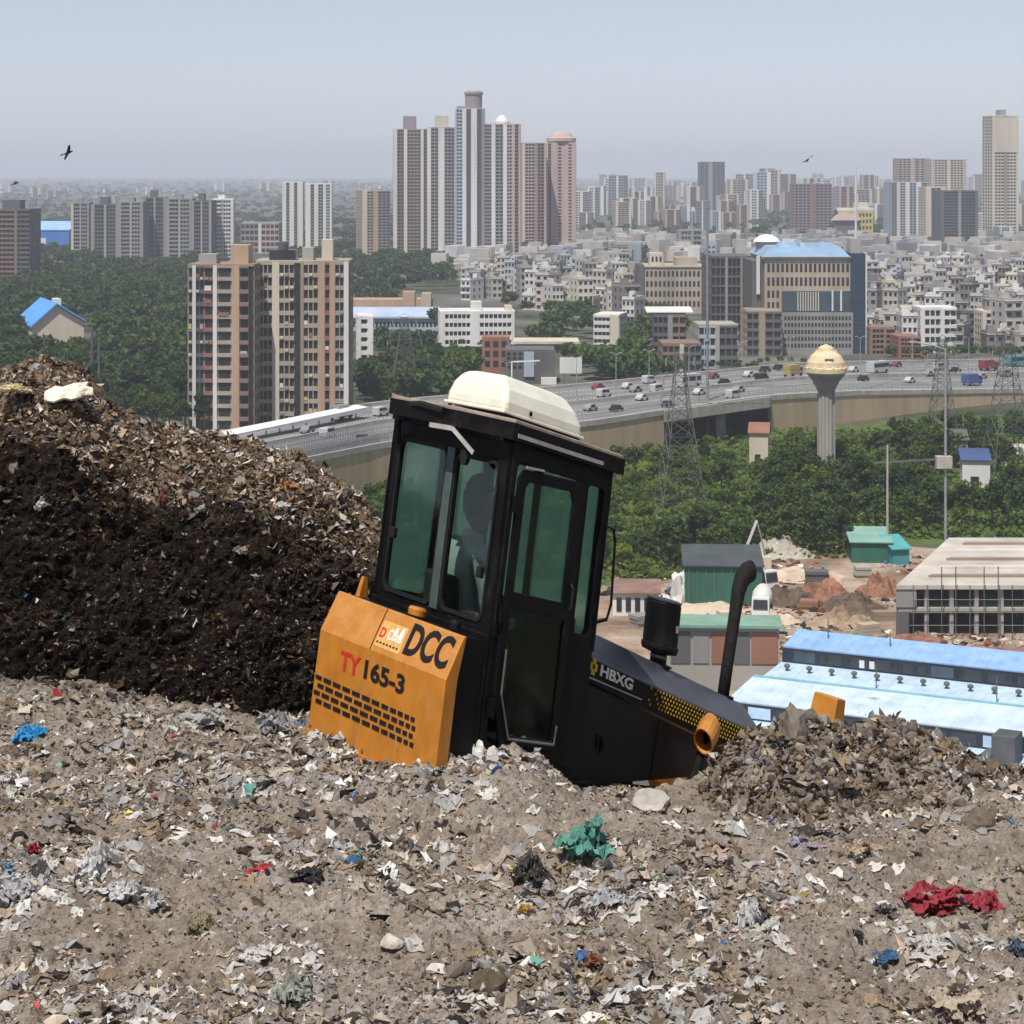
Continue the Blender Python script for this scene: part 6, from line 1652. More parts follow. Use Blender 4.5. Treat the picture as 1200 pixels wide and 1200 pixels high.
# scattered rubble in the yard
r = np.random.default_rng(31); n_ = 5000
pxs, pys = r.uniform(700, 1200, n_), r.uniform(650, 775, n_)
pos = np.array([ground(x, y)[:] for x, y in zip(pxs, pys)]); keep = noise3(pos*.08, 5) > -.05; pos = pos[keep]; n_ = len(pos); s_ = .15+.6*r.random(n_)**3
CVb = np.array([[x, y, z] for z in (-.5, .5) for y in (-.5, .5) for x in (-.5, .5)], float); CFb = np.array([[0, 1, 5, 4], [1, 3, 7, 5], [3, 2, 6, 7], [2, 0, 4, 6], [4, 5, 7, 6]])
Vv, Ff = batch(CVb, CFb, pos, rand_rot(n_, r, 1), np.stack([s_*1.6, s_, s_*.7], 1), .1, r)
cc = np.repeat(colours(n_, {'white': 1.4, 'beige': 2, 'brown': 2, 'rust': 2.4, 'dark': 1.5, 'red': .3, 'green': .2, 'blue': .15}, r), 8, axis=0)
tag(link('yard_rubble', np_mesh('yard_rubble', Vv, Ff, None, cc), None, m_clod), 'bricks planks and rubble scattered over the construction yard', 'rubble', kind='stuff')

# stacks of material in the yard
for i_, (px, py, w, d, h, mt, lb) in enumerate(((948, 716, 2.4, 2.0, 1.3, W_red, 'square stack of red bricks before the dark heap'), (958, 690, 3.2, 2.4, 2.4, W_dgrey, 'dark grey site container beside the pink sand'), (1012, 678, 2.2, 2, 1.6, W_conc, 'stack of grey blocks left of the concrete frame'),
        (1040, 728, 3.4, 1.6, 1.2, W_mud, 'stack of brown planks at the foot of the concrete frame'), (858, 726, 3.0, 1.8, 1.0, W_cream, 'pale pallet stack before the green shed'), (1022, 745, 2.6, 1.6, 1.4, W_tan, 'tan sack stack just behind the blue roof'), (760, 735, 3.0, 2.2, 1.5, W_grey, 'grey block stack behind the hood'))):
    o_ = empty('material_stack', ground(px, py), R(-12+7*i_)); tag(o_, lb, 'stack'); nl_ = max(2, int(h/.4)); rr_ = random.Random(i_)
    for k in range(nl_):
        jx, jy = rr_.uniform(-.12, .12), rr_.uniform(-.1, .1); MB().box(-w/2+jx, jy, k*h/nl_+.02, w/2+jx, d+jy, (k+1)*h/nl_-.02).build('course', mt, o_)
# green sheds, huts, tent
def hut(name, label, px0, px1, pb, pt, mt, roofm, depth=8, yaw=0, pitch=.8, cat='shed'):
    Y = Yg(pb); U = Y/FOC; rt = empty(name, ((px0+px1)/2*U-600*U, Y, 0), yaw); tag(rt, label, cat); w = (px1-px0)*U; h = EYE-(pt-HOR)/FOC*Y
    MB().box(-w/2, 0, 0, w/2, depth, h).build('wall', mt, rt)
    MB().hexa([(-w/2-.3, -.4, h+.01), (w/2+.3, -.4, h+.01), (w/2+.3, depth+.3, h+pitch*.5), (-w/2-.3, depth+.3, h+pitch*.5), (-w/2-.3, -.4, h+.2), (w/2+.3, -.4, h+.2), (w/2+.3, depth+.3, h+pitch), (-w/2-.3, depth+.3, h+pitch)]).build('roof', roofm, rt)
    return rt, w, h
m_gsh = M_('green_sheet_wall', (.03, .13, .09), .25, .3, .7, streak=True)
rt, w, h = hut('green_shed', 'big dark green sheet shed behind the exhaust pipe', 803, 893, 710, 664, m_gsh, M_('dark_shed_roof', (.07, .085, .09), .3, .3, .8), 10, R(-3), 1.2)
for k in range(9): MB().box(-w/2+.4+k*w/9, -.12, .1, -w/2+.55+k*w/9, -.01, h-.1).build('sheet_joint', m_dgal, rt)
rt, w, h = hut('green_shed', 'small green shed with pale roof at the foot of the short concrete pole', 998, 1044, 660, 636, m_gsh, M_('pale_green_roof', (.22, .40, .34), .2, .3, .8), 9, R(-4), .9)
hut('teal_tent', 'small teal tarpaulin shelter right of the small green shed', 1046, 1066, 662, 644, M_('teal_tarpaulin', (.06, .30, .32), .2, .4, .7), M_('teal_tarpaulin_top', (.09, .36, .38), .2, .4, .7), 5, R(10), 1.4, 'tent')
rt, w, h = hut('site_hut', 'white site hut with dark openings right of the cab', 718, 772, 722, 696, W_white, M_('rusty_hut_roof', (.25, .15, .12), .3, .5, .8), 6, R(-4), .8, 'hut')
for k in range(5): MB().box(-w/2+.5+k*w/5, -.1, .6, -w/2+.5+k*w/5+w/9, .02, h-.5).build('opening', m_pane, rt)
for (px, py, w, h, lb, sd) in ((797, 704, 2.6, 3.6, 'white sheeted stack beside the big green shed', 3), (779, 716, 2.2, 2.4, 'grey white sheeted stack behind the air pre-cleaner', 4)):
    V0, F0 = ico(3); Vn = V0*np.array([w/2, w/2, h]); Vn[:, 2] = np.maximum(Vn[:, 2], -.1); Vn *= (1+.45*fbm(V0*2.6, sd, 3))[:, None]
    o = link('sheeted_stack', np_mesh('sheeted_stack', Vn, F0), None, W_white); o.location = ground(px, py); tag(o, lb, 'stack')
# mixer trucks
def mixer(px, py, yaw, label, col):
    rt = empty('mixer_truck', ground(px, py), yaw); tag(rt, label, 'truck'); s = .9
    MB().box(-3.6, -1.0, .75, 3.6, 1.0, 1.15).build('chassis', m_dgal, rt)
    cabm = MB(); cabm.hexa([(2.2, -1.15, 1.0), (3.8, -1.15, .8), (3.8, 1.15, .8), (2.2, 1.15, 1.0), (2.2, -1.1, 3.0), (3.4, -1.1, 3.0), (3.4, 1.1, 3.0), (2.2, 1.1, 3.0)]); cb = cabm.build('cab', W_white, rt)
    MB().hexa([(3.70, -.95, 1.7), (3.78, -.95, 1.65), (3.78, .95, 1.65), (3.70, .95, 1.7), (3.46, -.9, 2.8), (3.52, -.9, 2.78), (3.52, .9, 2.78), (3.46, .9, 2.8)]).build('windscreen', m_cglass, cb)
    dr = MB().tube([(-3.3, 0, 3.1), (-2.6, 0, 2.9), (-1.0, 0, 2.5), (.8, 0, 2.3), (1.7, 0, 2.2)], [.5, .95, 1.35, 1.2, .5], 16).build('drum', col, rt, True)
    MB().bar((-3.4, 0, 3.6), (-3.9, 0, 1.6), .5, .2).build('chute', m_dgal, rt)
    for x in (-2.6, -1.4, 2.8):
        for y in (-1, 1): MB().tube([(x, y*1.05-.18, .52), (x, y*1.05+.18, .52)], .52, 14).build('wheel', m_tyre, rt)
mixer(893, 722, R(-100), 'white concrete mixer truck nearest the exhaust pipe', W_white)
mixer(886, 690, R(-60), 'white concrete mixer truck beside the big green shed', W_cream)
ex_ = empty('crane_jib', ground(882, 668)); tag(ex_, 'small white crane jib standing behind the exhaust pipe', 'crane')
MB().bar((-2.2, 0, 0), (.6, 0, 7.2), .35).build('boom', W_white, ex_); MB().bar((.6, 0, 7.2), (2.2, .5, 1.0), .16).build('stay', m_gal, ex_); MB().box(-1, -1, 0, 2.6, 1.2, 2.0).build('base', W_cream, ex_)
# concrete frame under construction
YF = Yg(746); UF = YF/FOC
fr = empty('concrete_frame', ((1125-600)*UF, YF, 0)); tag(fr, 'half built concrete frame with pale top slab and scaffolding at the right', 'building')
fx0, fx1 = (1050-1125)*UF, (1300-1125)*UF; zt_ = EYE-(686-HOR)/FOC*YF
ny_ = YF*0
dep = (EYE-zt_)*FOC/(630-HOR) - (EYE-zt_)*FOC/(686-HOR)
sk = (1112-600)/FOC*((EYE-zt_)*FOC/430) - (1050-600)/FOC*YF
mb = MB().hexa([(fx0, 0, zt_-.5), (fx1, 0, zt_-.5), (fx1+sk, dep, zt_-.5), (fx0+sk, dep, zt_-.5), (fx0, 0, zt_), (fx1, 0, zt_), (fx1+sk, dep, zt_), (fx0+sk, dep, zt_)]); top = mb.build('top_slab', M_('pale_slab', (.52, .48, .43), .3, .12, .95), fr)
for k in range(5):
    t = .15+.17*k; MB().hexa([(fx0+sk*t+3, dep*t, zt_+.01), (fx1+sk*t, dep*t, zt_+.01), (fx1+sk*t+.8, dep*t+1.0, zt_+.01), (fx0+sk*t+3.8, dep*t+1.0, zt_+.01), (fx0+sk*t+3, dep*t, zt_+.3), (fx1+sk*t, dep*t, zt_+.3), (fx1+sk*t+.8, dep*t+1, zt_+.3), (fx0+sk*t+3.8, dep*t+1, zt_+.3)]).build('formwork_board', W_roofw if k % 2 else W_mud, top)
MB().hexa([(fx0+.3, .3, zt_*.48), (fx1, .3, zt_*.48), (fx1+sk-.3, dep-.3, zt_*.48), (fx0+sk+.3, dep-.3, zt_*.48), (fx0+.3, .3, zt_*.48+.4), (fx1, .3, zt_*.48+.4), (fx1+sk-.3, dep-.3, zt_*.48+.4), (fx0+sk+.3, dep-.3, zt_*.48+.4)]).build('middle_slab', W_conc, fr)
for j in range(4):
    for k in range(9):
        t = j/3; x = fx0+.8+(fx1-fx0-1.6)*k/8+sk*t; y = .8+(dep-1.6)*t
        MB().box(x-.25, y-.25, 0, x+.25, y+.25, zt_-.505).build('column', W_conc, fr)
MB().box(fx0+.05, .15, zt_*.50+.41, fx0+11*UF*2.2, .28, zt_-.51).build('infill_wall', W_grey, fr); MB().box(fx0+.05, .15, 0, fx0+11*UF*1.4, .28, zt_*.479).build('infill_wall', W_dgrey, fr)
MB().hexa([(fx0+.02, .3, 0), (fx0+.2, .3, 0), (fx0+sk+.2, dep-.3, 0), (fx0+sk+.02, dep-.3, 0), (fx0+.02, .3, zt_-.51), (fx0+.2, .3, zt_-.51), (fx0+sk+.2, dep-.3, zt_-.51), (fx0+sk+.02, dep-.3, zt_-.51)]).build('side_wall', W_conc, fr)
for k in range(15):
    x = fx0+2+(fx1-fx0-2)*k/14; MB().tube([(x, -.9, 0), (x, -.9, zt_+(2.5 if k in (2, 3, 5, 6) else .2))], .07, 6).build('scaffold_pole', m_dgal, fr)
for z in (zt_*.25, zt_*.5, zt_*.75): MB().tube([(fx0+1.5, -.95, z), (fx1, -.95, z)], .06, 5).build('scaffold_ledger', m_dgal, fr)
# houses near the pole on the right
for (a, b, pb, pt, mt, rm, lb) in ((1112, 1134, 548, 516, W_grey, W_dgrey, 'grey hut in the trees right of the tall street pole'), (1128, 1160, 572, 540, W_white, wall('navy_roof', (.06, .10, .22)), 'white house with navy roof in the trees at the right'), (1178, 1215, 552, 534, W_white, W_cream, 'cream roofed hut at the right edge in the trees'),
        (878, 900, 545, 508, W_cream, W_red, 'cream gate house below the right end of the underpass'), (908, 945, 585, 575, W_grey, W_conc, 'low grey shed among the trees below the water tower')):
    rt, w, h = hut('small_house', lb, a, b, pb, pt, mt, rm, 7, R(-8), 1.4, 'house')
    MB().box(-w*.2, -.08, 0, w*.1, .02, min(2.1, h*.6)).build('door', m_pane, rt)

# ================================================================== TREES
def leaf_mat(name, c0, c1, trans=.25):
    n = N(name); oi = n.n('ShaderNodeObjectInfo'); f = n.noise(.35, None, 4, .6)
    base = n.ramp(f, [(.32, c0), (.68, c1)])
    tint = n.ramp(oi.outputs['Random'], [(0, (.62, .72, .66)), (.3, (1, 1, 1)), (.55, (1.3, 1.12, .75)), (.75, (.8, .9, .9)), (1, (1.15, 1.2, .8))])
    col = n.mix(1.0, base, tint, 'MULTIPLY')
    col = n.mix(1.0, col, n.ramp(n.noise(.055, None, 3, .6), [(.33, (.55, .66, .62)), (.5, (1, 1, 1)), (.67, (1.55, 1.35, .9))]), 'MULTIPLY')
    n.bsdf(col, .75, 0, .2)
    t = n.n('ShaderNodeBsdfTranslucent'); n.l(col, t.inputs[0]); mx = n.n('ShaderNodeMixShader'); mx.inputs[0].default_value = trans
    n.l(n.b.outputs[0], mx.inputs[1]); n.l(t.outputs[0], mx.inputs[2]); n.l(mx.outputs[0], n.out.inputs[0]); return n.m
m_leaf = leaf_mat('leaves_mid', (.06, .105, .026), (.125, .185, .052), .38); m_leafd = leaf_mat('leaves_dark', (.044, .08, .027), (.10, .15, .048), .34); m_leafb = leaf_mat('leaves_bright', (.09, .15, .028), (.165, .225, .055), .38)
m_bark = M_('bark', (.11, .085, .06), .3, 2, .95)
def crown_arrays(seed, nl, leaf, rx=2.6, rz_=2.6, cz=5.2, ncl=26):
    r = np.random.default_rng(seed); d = r.normal(0, 1, (ncl, 3)); d /= np.linalg.norm(d, axis=1, keepdims=True)
    d[:, 2] = np.where(d[:, 2] < -.45, -d[:, 2], d[:, 2])
    cen = d*np.array([rx, rx*1.15, rz_])*r.uniform(.45, 1.0, (ncl, 1)) + [0, 0, cz]; rad = r.uniform(.55, 1.15, ncl)*rx*.36
    k = r.integers(0, ncl, nl); e = r.normal(0, 1, (nl, 3)); e /= np.linalg.norm(e, axis=1, keepdims=True); pos = cen[k] + e*(rad[k]*r.uniform(.5, 1.0, nl)**.6)[:, None]*[1, 1, .8]
    s = leaf*r.uniform(.6, 1.4, nl)
    return batch(FLAKE_V, FLAKE_F, pos, rand_rot(nl, r, 2.0), np.stack([s, s*.7, s], 1), .12, r), cen
def tree_proto(seed, mat, leaf=.42, nl=1500, **kw):
    (Vv, Ff), cen = crown_arrays(seed, nl, leaf, **kw)
    cm = np_mesh('crown', Vv, Ff); cm.materials.append(mat)
    cz = kw.get('cz', 5.2); mb = MB().tube([(0, 0, -.3), (.1, .05, cz*.35), (-.05, .1, cz*.62), (0, 0, cz*.95)], [.22, .17, .13, .05], 7)
    r = random.Random(seed)
    for q in cen[:6]: mb.tube([(0, 0, cz*.5+r.random()), tuple(Vector(q)*.6+Vector((0, 0, cz*.25))), tuple(q)], [.09, .06, .02], 5)
    tm = mb.mesh('trunk'); tm.materials.append(m_bark)
    return cm, tm
TP = [tree_proto(1, m_leaf, cz=4.1, rz_=3.0), tree_proto(2, m_leafd, cz=4.2, rz_=3.0), tree_proto(3, m_leaf, rx=3.2, rz_=2.5, cz=3.6), tree_proto(4, m_leafd, rx=2.1, rz_=3.6, cz=4.8), tree_proto(5, m_leafb, rx=2.6, rz_=1.9, cz=3.8), tree_proto(6, m_leafb, .38, rx=2.2, rz_=2.2, cz=4.6), tree_proto(7, m_leafb, .40, rx=3.6, rz_=1.5, cz=2.6)]
def tree(px, py, kind, s, label, group):
    cm, tm = TP[kind]
    rt = empty('tree', ground(px, py), random.uniform(0, 6.28)); tag(rt, label, 'tree', group)
    rt.scale = (s*.85, s*.85, s)
    link('trunk', tm, rt); link('crown', cm, rt)
random.seed(21); rs = random.Random(77)
# right-hand greenery between highway and yard
cnt = 0
pts = []
TOPX = [380, 440, 690, 720, 780, 905, 940, 1010, 1060, 1140, 1300]; TOPY = [575, 560, 545, 518, 508, 506, 498, 502, 488, 480, 470]
py = 516.0
while py < 690:
    px = 400 + rs.uniform(0, 20)
    while px < 1260:
        px += rs.uniform(20, 38)*(py/560)
        ok = py < (676 if px < 880 else 650 if px < 1000 else 626)
        if ok and py > np.interp(px, TOPX, TOPY)+14: pts.append((px, py+rs.uniform(-5, 5)))
    py += 13
def blocked(px, py): return (1108 < px < 1168 and 548 < py < 610) or (1172 < px < 1220 and 540 < py < 575) or (868 < px < 908 and 535 < py < 572) or (786 < px < 808 and 600 < py < 640)
for px, py in pts:
    if blocked(px, py): continue
    g0 = ground(px, py); v = float(noise3(np.array([[g0.x*.03, g0.y*.03, 0]]), 8)[0])
    bright = px < 870 and v > -.35 or v > .35
    kd = rs.choice((4, 5, 4, 6, 6, 0)) if bright else rs.choice((0, 1, 2, 3, 0, 2))
    s = rs.uniform(.55, .95) if bright else rs.uniform(.8, 1.3)
    top = py - 7.6*s*FOC/g0.y; lim = np.interp(px, TOPX, TOPY)
    if top < lim: s *= max(.3, (py-lim)/(py-top))
    dx_ = 'behind the bulldozer cab' if px < 720 else 'left of the lattice pylon' if px < 790 else 'right of the lattice pylon' if px < 900 else 'around the water tower' if px < 1030 else 'at the right side'
    dp_ = 'next to the highway' if py < 560 else 'amid the thicket' if py < 610 else 'at the near thicket edge'
    lab = {0: 'round mid green tree', 1: 'round dark green tree', 2: 'broad mid green tree', 3: 'tall dark green tree', 4: 'low bright green bushy tree', 5: 'small bright green tree', 6: 'spreading yellow green bushy tree'}[kd] + ' ' + dp_ + ' ' + dx_
    tree(px, py, kd, s, lab, 'trees of the thicket below the highway'); cnt += 1
NT = cnt
print('thicket trees', NT)
# wood on the left and trees around the low halls: nearest as single trees, the rest as one mass
far_pts = []
def spread(x0, x1, y0, y1, cond, dens=1.0):
    py = y0
    while py < y1:
        px = x0+rs.uniform(0, 10)
        while px < x1:
            px += rs.uniform(7, 15)*((py-HOR)/200+.35)/dens
            if cond(px, py): far_pts.append((px, py+rs.uniform(-3, 3)))
        py += (py-HOR)*.022+1.2
spread(-60, 232, 300, 512, lambda px, py: not (28 < px < 112 and 388 < py < 425) and not (px < 40 and py < 332))
spread(404, 520, 304, 362, lambda px, py: not (px > 470 and py > 340)); spread(404, 520, 392, 492, lambda px, py: not (412 < px < 446 and py < 428))
spread(516, 760, 408, 462, lambda px, py: not (560 < px < 655 and 415 < py < 458) and not (650 < px < 690 and py > 440)); spread(600, 780, 378, 410, lambda px, py: 640 < px < 690 or px > 735)
spread(680, 935, 430, 443, lambda px, py: py < 452-(px-680)*.075, 1.4); spread(1015, 1260, 416, 424, lambda px, py: True, 1.2); spread(330, 430, 296, 330, lambda px, py: px > 388 or py > 305)
spread(676, 1200, 262, 300, lambda px, py: rs.random() < .22); spread(560, 760, 300, 380, lambda px, py: rs.random() < .12); spread(1020, 1200, 310, 410, lambda px, py: rs.random() < .10)
far_pts.sort(key=lambda q: -q[1])
CLX = [-60, 20, 28, 110, 118, 220, 225, 404, 412, 446, 450, 505, 510, 612, 616, 655, 660, 690, 732, 740, 760, 880, 1016, 1020, 1300]
CLY = [322, 322, 386, 392, 300, 300, 470, 300, 418, 418, 385, 385, 404, 404, 410, 410, 398, 402, 402, 372, 418, 424, 414, 404, 404]
def fit(px, py, s):
    # no crown may stand before the fronts of the buildings behind it
    lim = np.interp(px, CLX, CLY) if py > np.interp(px, CLX, CLY) else 0
    Y = Yg(py); top = py - 7.8*s*FOC/Y
    return s if top > lim else s*max(.28, (py-lim)/(py-top))
NI = max(0, 300-NT)
for i, (px, py) in enumerate(far_pts[:NI]):
    kd = rs.choice((0, 1, 1, 3, 2, 1)); s = fit(px, py, rs.uniform(.9, 1.4))
    tree(px, py, kd, s, {0: 'round mid green', 1: 'round dark green', 2: 'broad mid green', 3: 'tall dark green'}[kd] + (' tree of the wood left of the apartment blocks' if px < 225 else ' tree beside the low halls right of the apartment blocks' if px < 520 else ' tree before the white institute' if px < 640 else ' tree at the far edge of the highway'), 'trees of the left wood' if px < 520 else 'trees behind the highway')
(LV, LF), _ = crown_arrays(40, 150, 1.15, rx=2.9, rz_=2.7, cz=4.8, ncl=14)
rest = far_pts[NI:]
for part_i, (cond, nm, mt, lb) in enumerate(((lambda q: q[0] < 520, 'wood', m_leafd, 'dense dark wood filling the left middle distance'), (lambda q: q[0] >= 520, 'street_trees', m_leafd, 'scattered dark trees among the far houses'))):
    P_ = [q for q in rest if cond(q)]; n_ = len(P_)
    if not n_: continue
    r = np.random.default_rng(50+part_i); pos = np.array([ground(*q)[:] for q in P_]); sc_ = np.array([fit(q[0], q[1], r.uniform(.9, 1.5)) for q in P_])
    a = r.uniform(0, 6.28, n_); rot = np.zeros((n_, 3, 3)); rot[:, 0, 0] = np.cos(a); rot[:, 0, 1] = -np.sin(a); rot[:, 1, 0] = np.sin(a); rot[:, 1, 1] = np.cos(a); rot[:, 2, 2] = 1
    Vv, Ff = batch(LV, LF, pos, rot, np.stack([sc_*.9, sc_*.9, sc_], 1))
    tag(link(nm, np_mesh(nm, Vv, Ff), None, mt), lb, 'wood', kind='stuff')
# very far green belt towards the horizon
r = np.random.default_rng(61); n_ = 4500; pys = 206 + 92*r.random(n_)**1.6; pxs = r.uniform(-40, 1240, n_); pos = np.array([ground(x, y)[:] for x, y in zip(pxs, pys)])
keep = (noise3(pos*np.array([.002, .0012, 1]), 3) > -.1) | (pxs < 460); pos = pos[keep]; n_ = len(pos); sc_ = r.uniform(.9, 1.5, n_)*np.clip(pos[:, 1]/3500, 1, 1.5)
Vv, Ff = batch(LV[:4*60], LF[:60], pos, rand_rot(n_, r, 0), np.stack([sc_*1.6, sc_*1.2, sc_], 1))
tag(link('far_wood', np_mesh('far_wood', Vv, Ff), None, m_leafd), 'hazy green belts of trees towards the horizon', 'wood', kind='stuff')
# undergrowth
r = np.random.default_rng(63); n_ = 42000
pxs, pys = r.uniform(380, 1260, n_), r.uniform(505, 690, n_)
ok = (pys < np.where(pxs < 880, 680, np.where(pxs < 1000, 655, 632))) & (pys > np.interp(pxs, [380, 690, 780, 905, 1050, 1260], [560, 530, 512, 508, 494, 480]))
pos = np.array([ground(x, y)[:] for x, y in zip(pxs[ok], pys[ok])]); n_ = len(pos); pos[:, 2] += r.random(n_)**2*1.6; s_ = r.uniform(.4, 1.1, n_)
Vv, Ff = batch(FLAKE_V, FLAKE_F, pos, rand_rot(n_, r, 2), np.stack([s_, s_*.7, s_], 1), .15, r)
tag(link('undergrowth', np_mesh('undergrowth', Vv, Ff), None, m_leafb), 'bright green undergrowth and grass below the highway', 'undergrowth', kind='stuff')
sheet('grass', [(330, 560), (690, 528), (905, 508), (1060, 492), (1300, 478), (1300, 640), (1060, 640), (890, 655), (880, 680), (700, 694), (560, 740), (330, 760)], M_('grass_green', (.075, .115, .028), .4, .08, .95), 'green grassy ground of the thicket', .015)

# ================================================================== BIRDS
m_bird = M_('bird_dark', (.03, .028, .03), .2, 5, .9)
def bird(px, py, Y, rz, roll, label):
    me = bpy.data.meshes.new('bird'); rt = empty('bird', at(px, py, Y), rz); tag(rt, label, 'bird'); rt.rotation_euler = (roll, R(-18), rz)
    MB().tube([(-.42, 0, 0), (-.25, 0, .0), (0, 0, 0), (.22, 0, .02), (.34, 0, .02), (.40, 0, .0)], [.01, .06, .10, .07, .045, .008], 8).build('body', m_bird, rt, True)
    MB().hexa([(-.62, -.10, 0), (-.36, -.03, 0), (-.36, .03, 0), (-.62, .10, 0), (-.62, -.10, .012), (-.36, -.03, .02), (-.36, .03, .02), (-.62, .10, .012)]).build('tail', m_bird, rt)
    for s_ in (-1, 1):
        MB().hexa([(-.16, s_*.05, 0), (.14, s_*.05, 0), (.16, s_*.42, .10), (-.10, s_*.42, .10), (-.16, s_*.05, .02), (.14, s_*.05, .03), (.16, s_*.42, .115), (-.10, s_*.42, .11)]).hexa([(-.10, s_*.421, .10), (.16, s_*.421, .10), (-.02, s_*.86, .06), (-.14, s_*.80, .06), (-.10, s_*.421, .11), (.16, s_*.421, .115), (-.02, s_*.86, .07), (-.14, s_*.80, .07)]).build('wing', m_bird, rt)
bird(80, 179, 150, R(40), R(-40), 'dark kite gliding in the sky at the upper left')
bird(18, 215, 210, R(10), R(10), 'small dark bird low over the left edge')
bird(946, 188, 190, R(60), R(-30), 'dark bird crossing the horizon above the office with the blue roof')

# ================================================================== SINGLE PIECES OF RUBBISH
def crumple(name, label, cat, px, py, wpx, hpx, colr, seed, amp=.35, rough=.55, flat=.55, group=None, dy=0, zo=0.0, point=None, rid=3.0, depth=1.0):
    p_ = point if point is not None else hit(px, py+hpx*.32)
    U = p_.y/FOC; r = np.random.default_rng(seed)
    lump = cat in ('stone', 'clod', 'foam')
    if lump:
        V0, F0 = ico(3); q = V0.copy()
        for _ in range(9):                       # knock flat facets off a ball
            d0 = r.normal(0, 1, 3); d0 /= np.linalg.norm(d0); h0 = r.uniform(.55, .85); t = q @ d0; q -= np.outer(np.maximum(0, t-h0), d0)
        q *= (1 + .6*amp*noise3(q*2.6+seed, seed) + .35*amp*noise3(q*6+seed, seed+3))[:, None]
        q[:, 2] = np.where(q[:, 2] < 0, q[:, 2]*.4, q[:, 2]); q *= np.array([wpx*U*.5, wpx*U*.46*depth, hpx*U*.70])
    else:
        QS, FS, off0 = [], [], 0
        G = 15; g1 = np.linspace(-1, 1, G); X_, Y_ = np.meshgrid(g1, g1)
        for kk in range(7):
            sd = seed*13 + kk
            P_ = np.stack([X_.ravel(), Y_.ravel(), np.zeros(G*G)], 1)
            ang = np.arctan2(P_[:, 1], P_[:, 0]); rad = np.maximum(np.abs(P_[:, 0]), np.abs(P_[:, 1]))
            out = 1 + .45*noise3(np.stack([np.cos(ang)*1.7+sd, np.sin(ang)*1.7, ang*0], 1), sd+1) + .2*noise3(np.stack([np.cos(ang)*5+sd, np.sin(ang)*5, ang*0], 1), sd+2)
            rr = rad*out; x, y = rr*np.cos(ang), rr*np.sin(ang)
            w1 = np.stack([x*1.3+sd, y*1.3, x*0], 1); wp = noise3(w1, sd+4)[:, None]
            f1 = 1-2*np.abs(noise3(w1*np.array([1.6, .6, 1])+wp*.7, sd+5)); f2 = 1-2*np.abs(noise3(w1*2.9+wp, sd+6)); f3 = noise3(w1*6.5, sd+8)
            size = r.uniform(.38, .62) if kk else .75
            x = x + .14*noise3(w1*3.5, sd+9); y = y + .14*noise3(w1*3.5, sd+10)
            z = .34*f1 + .22*f2 + .10*f3
            q = np.stack([x*size, y*size*r.uniform(.5, 1), z*size*r.uniform(.5, 1.1)], 1)
            t1a, t2a, az_ = r.normal(0, .35), r.normal(0, .35), r.uniform(0, 6.28)
            q = q @ np.array(Matrix.Rotation(t1a, 3, 'X') @ Matrix.Rotation(t2a, 3, 'Y') @ Matrix.Rotation(az_, 3, 'Z')).T
            if kk: q += [r.normal(0, .38), r.normal(0, .34), r.uniform(0, .22)]
            ii_ = np.arange(G*G).reshape(G, G); A_, B_, C_, D_ = ii_[:-1, :-1].ravel(), ii_[:-1, 1:].ravel(), ii_[1:, 1:].ravel(), ii_[1:, :-1].ravel()
            F_ = np.concatenate([np.stack([A_, B_, C_], 1), np.stack([A_, C_, D_], 1)])
            F_ = F_[noise3(np.stack([x*2.4+sd, y*2.4, x*0], 1), sd+20)[F_].mean(1) > -.5]
            QS.append(q); FS.append(F_+off0); off0 += G*G
        q = np.concatenate(QS); F0 = np.concatenate(FS)
        q[:, 2] = q[:, 2]*(1-.6*np.clip(np.hypot(q[:, 0], q[:, 1])-.3, 0, 1)) + .12
        q *= np.array([wpx*U*.50, wpx*U*.50, hpx*U*1.15])
    me = np_mesh(name, q, F0); n = N(name+'_material'); f = n.noise(14, None, 5, .65); c0 = tuple(c*.70+.008 for c in colr)
    dust = n.mix(n.ramp(n.noise(7, None, 5, .65), [(.56, (0,)*3), (.8, (.7,)*3)]), n.ramp(f, [(.3, c0), (.65, colr)]), (.22, .19, .16))
    m = n.bsdf(dust, rough, 0, .35)
    if not lump:
        t = n.n('ShaderNodeBsdfTranslucent'); n.l(dust, t.inputs[0]); mx = n.n('ShaderNodeMixShader'); mx.inputs[0].default_value = .2
        n.l(n.b.outputs[0], mx.inputs[1]); n.l(t.outputs[0], mx.inputs[2]); n.l(mx.outputs[0], n.out.inputs[0])
    o = link(name, me, None, m); o.location = p_ + Vector((0, 0, .004+zo)); o.rotation_euler = (0, 0, (seed*.7) % 6.28 if lump else ((seed*.37) % .8)-.4)
    return tag(o, label, cat, group)
wh = (.72, .71, .68)
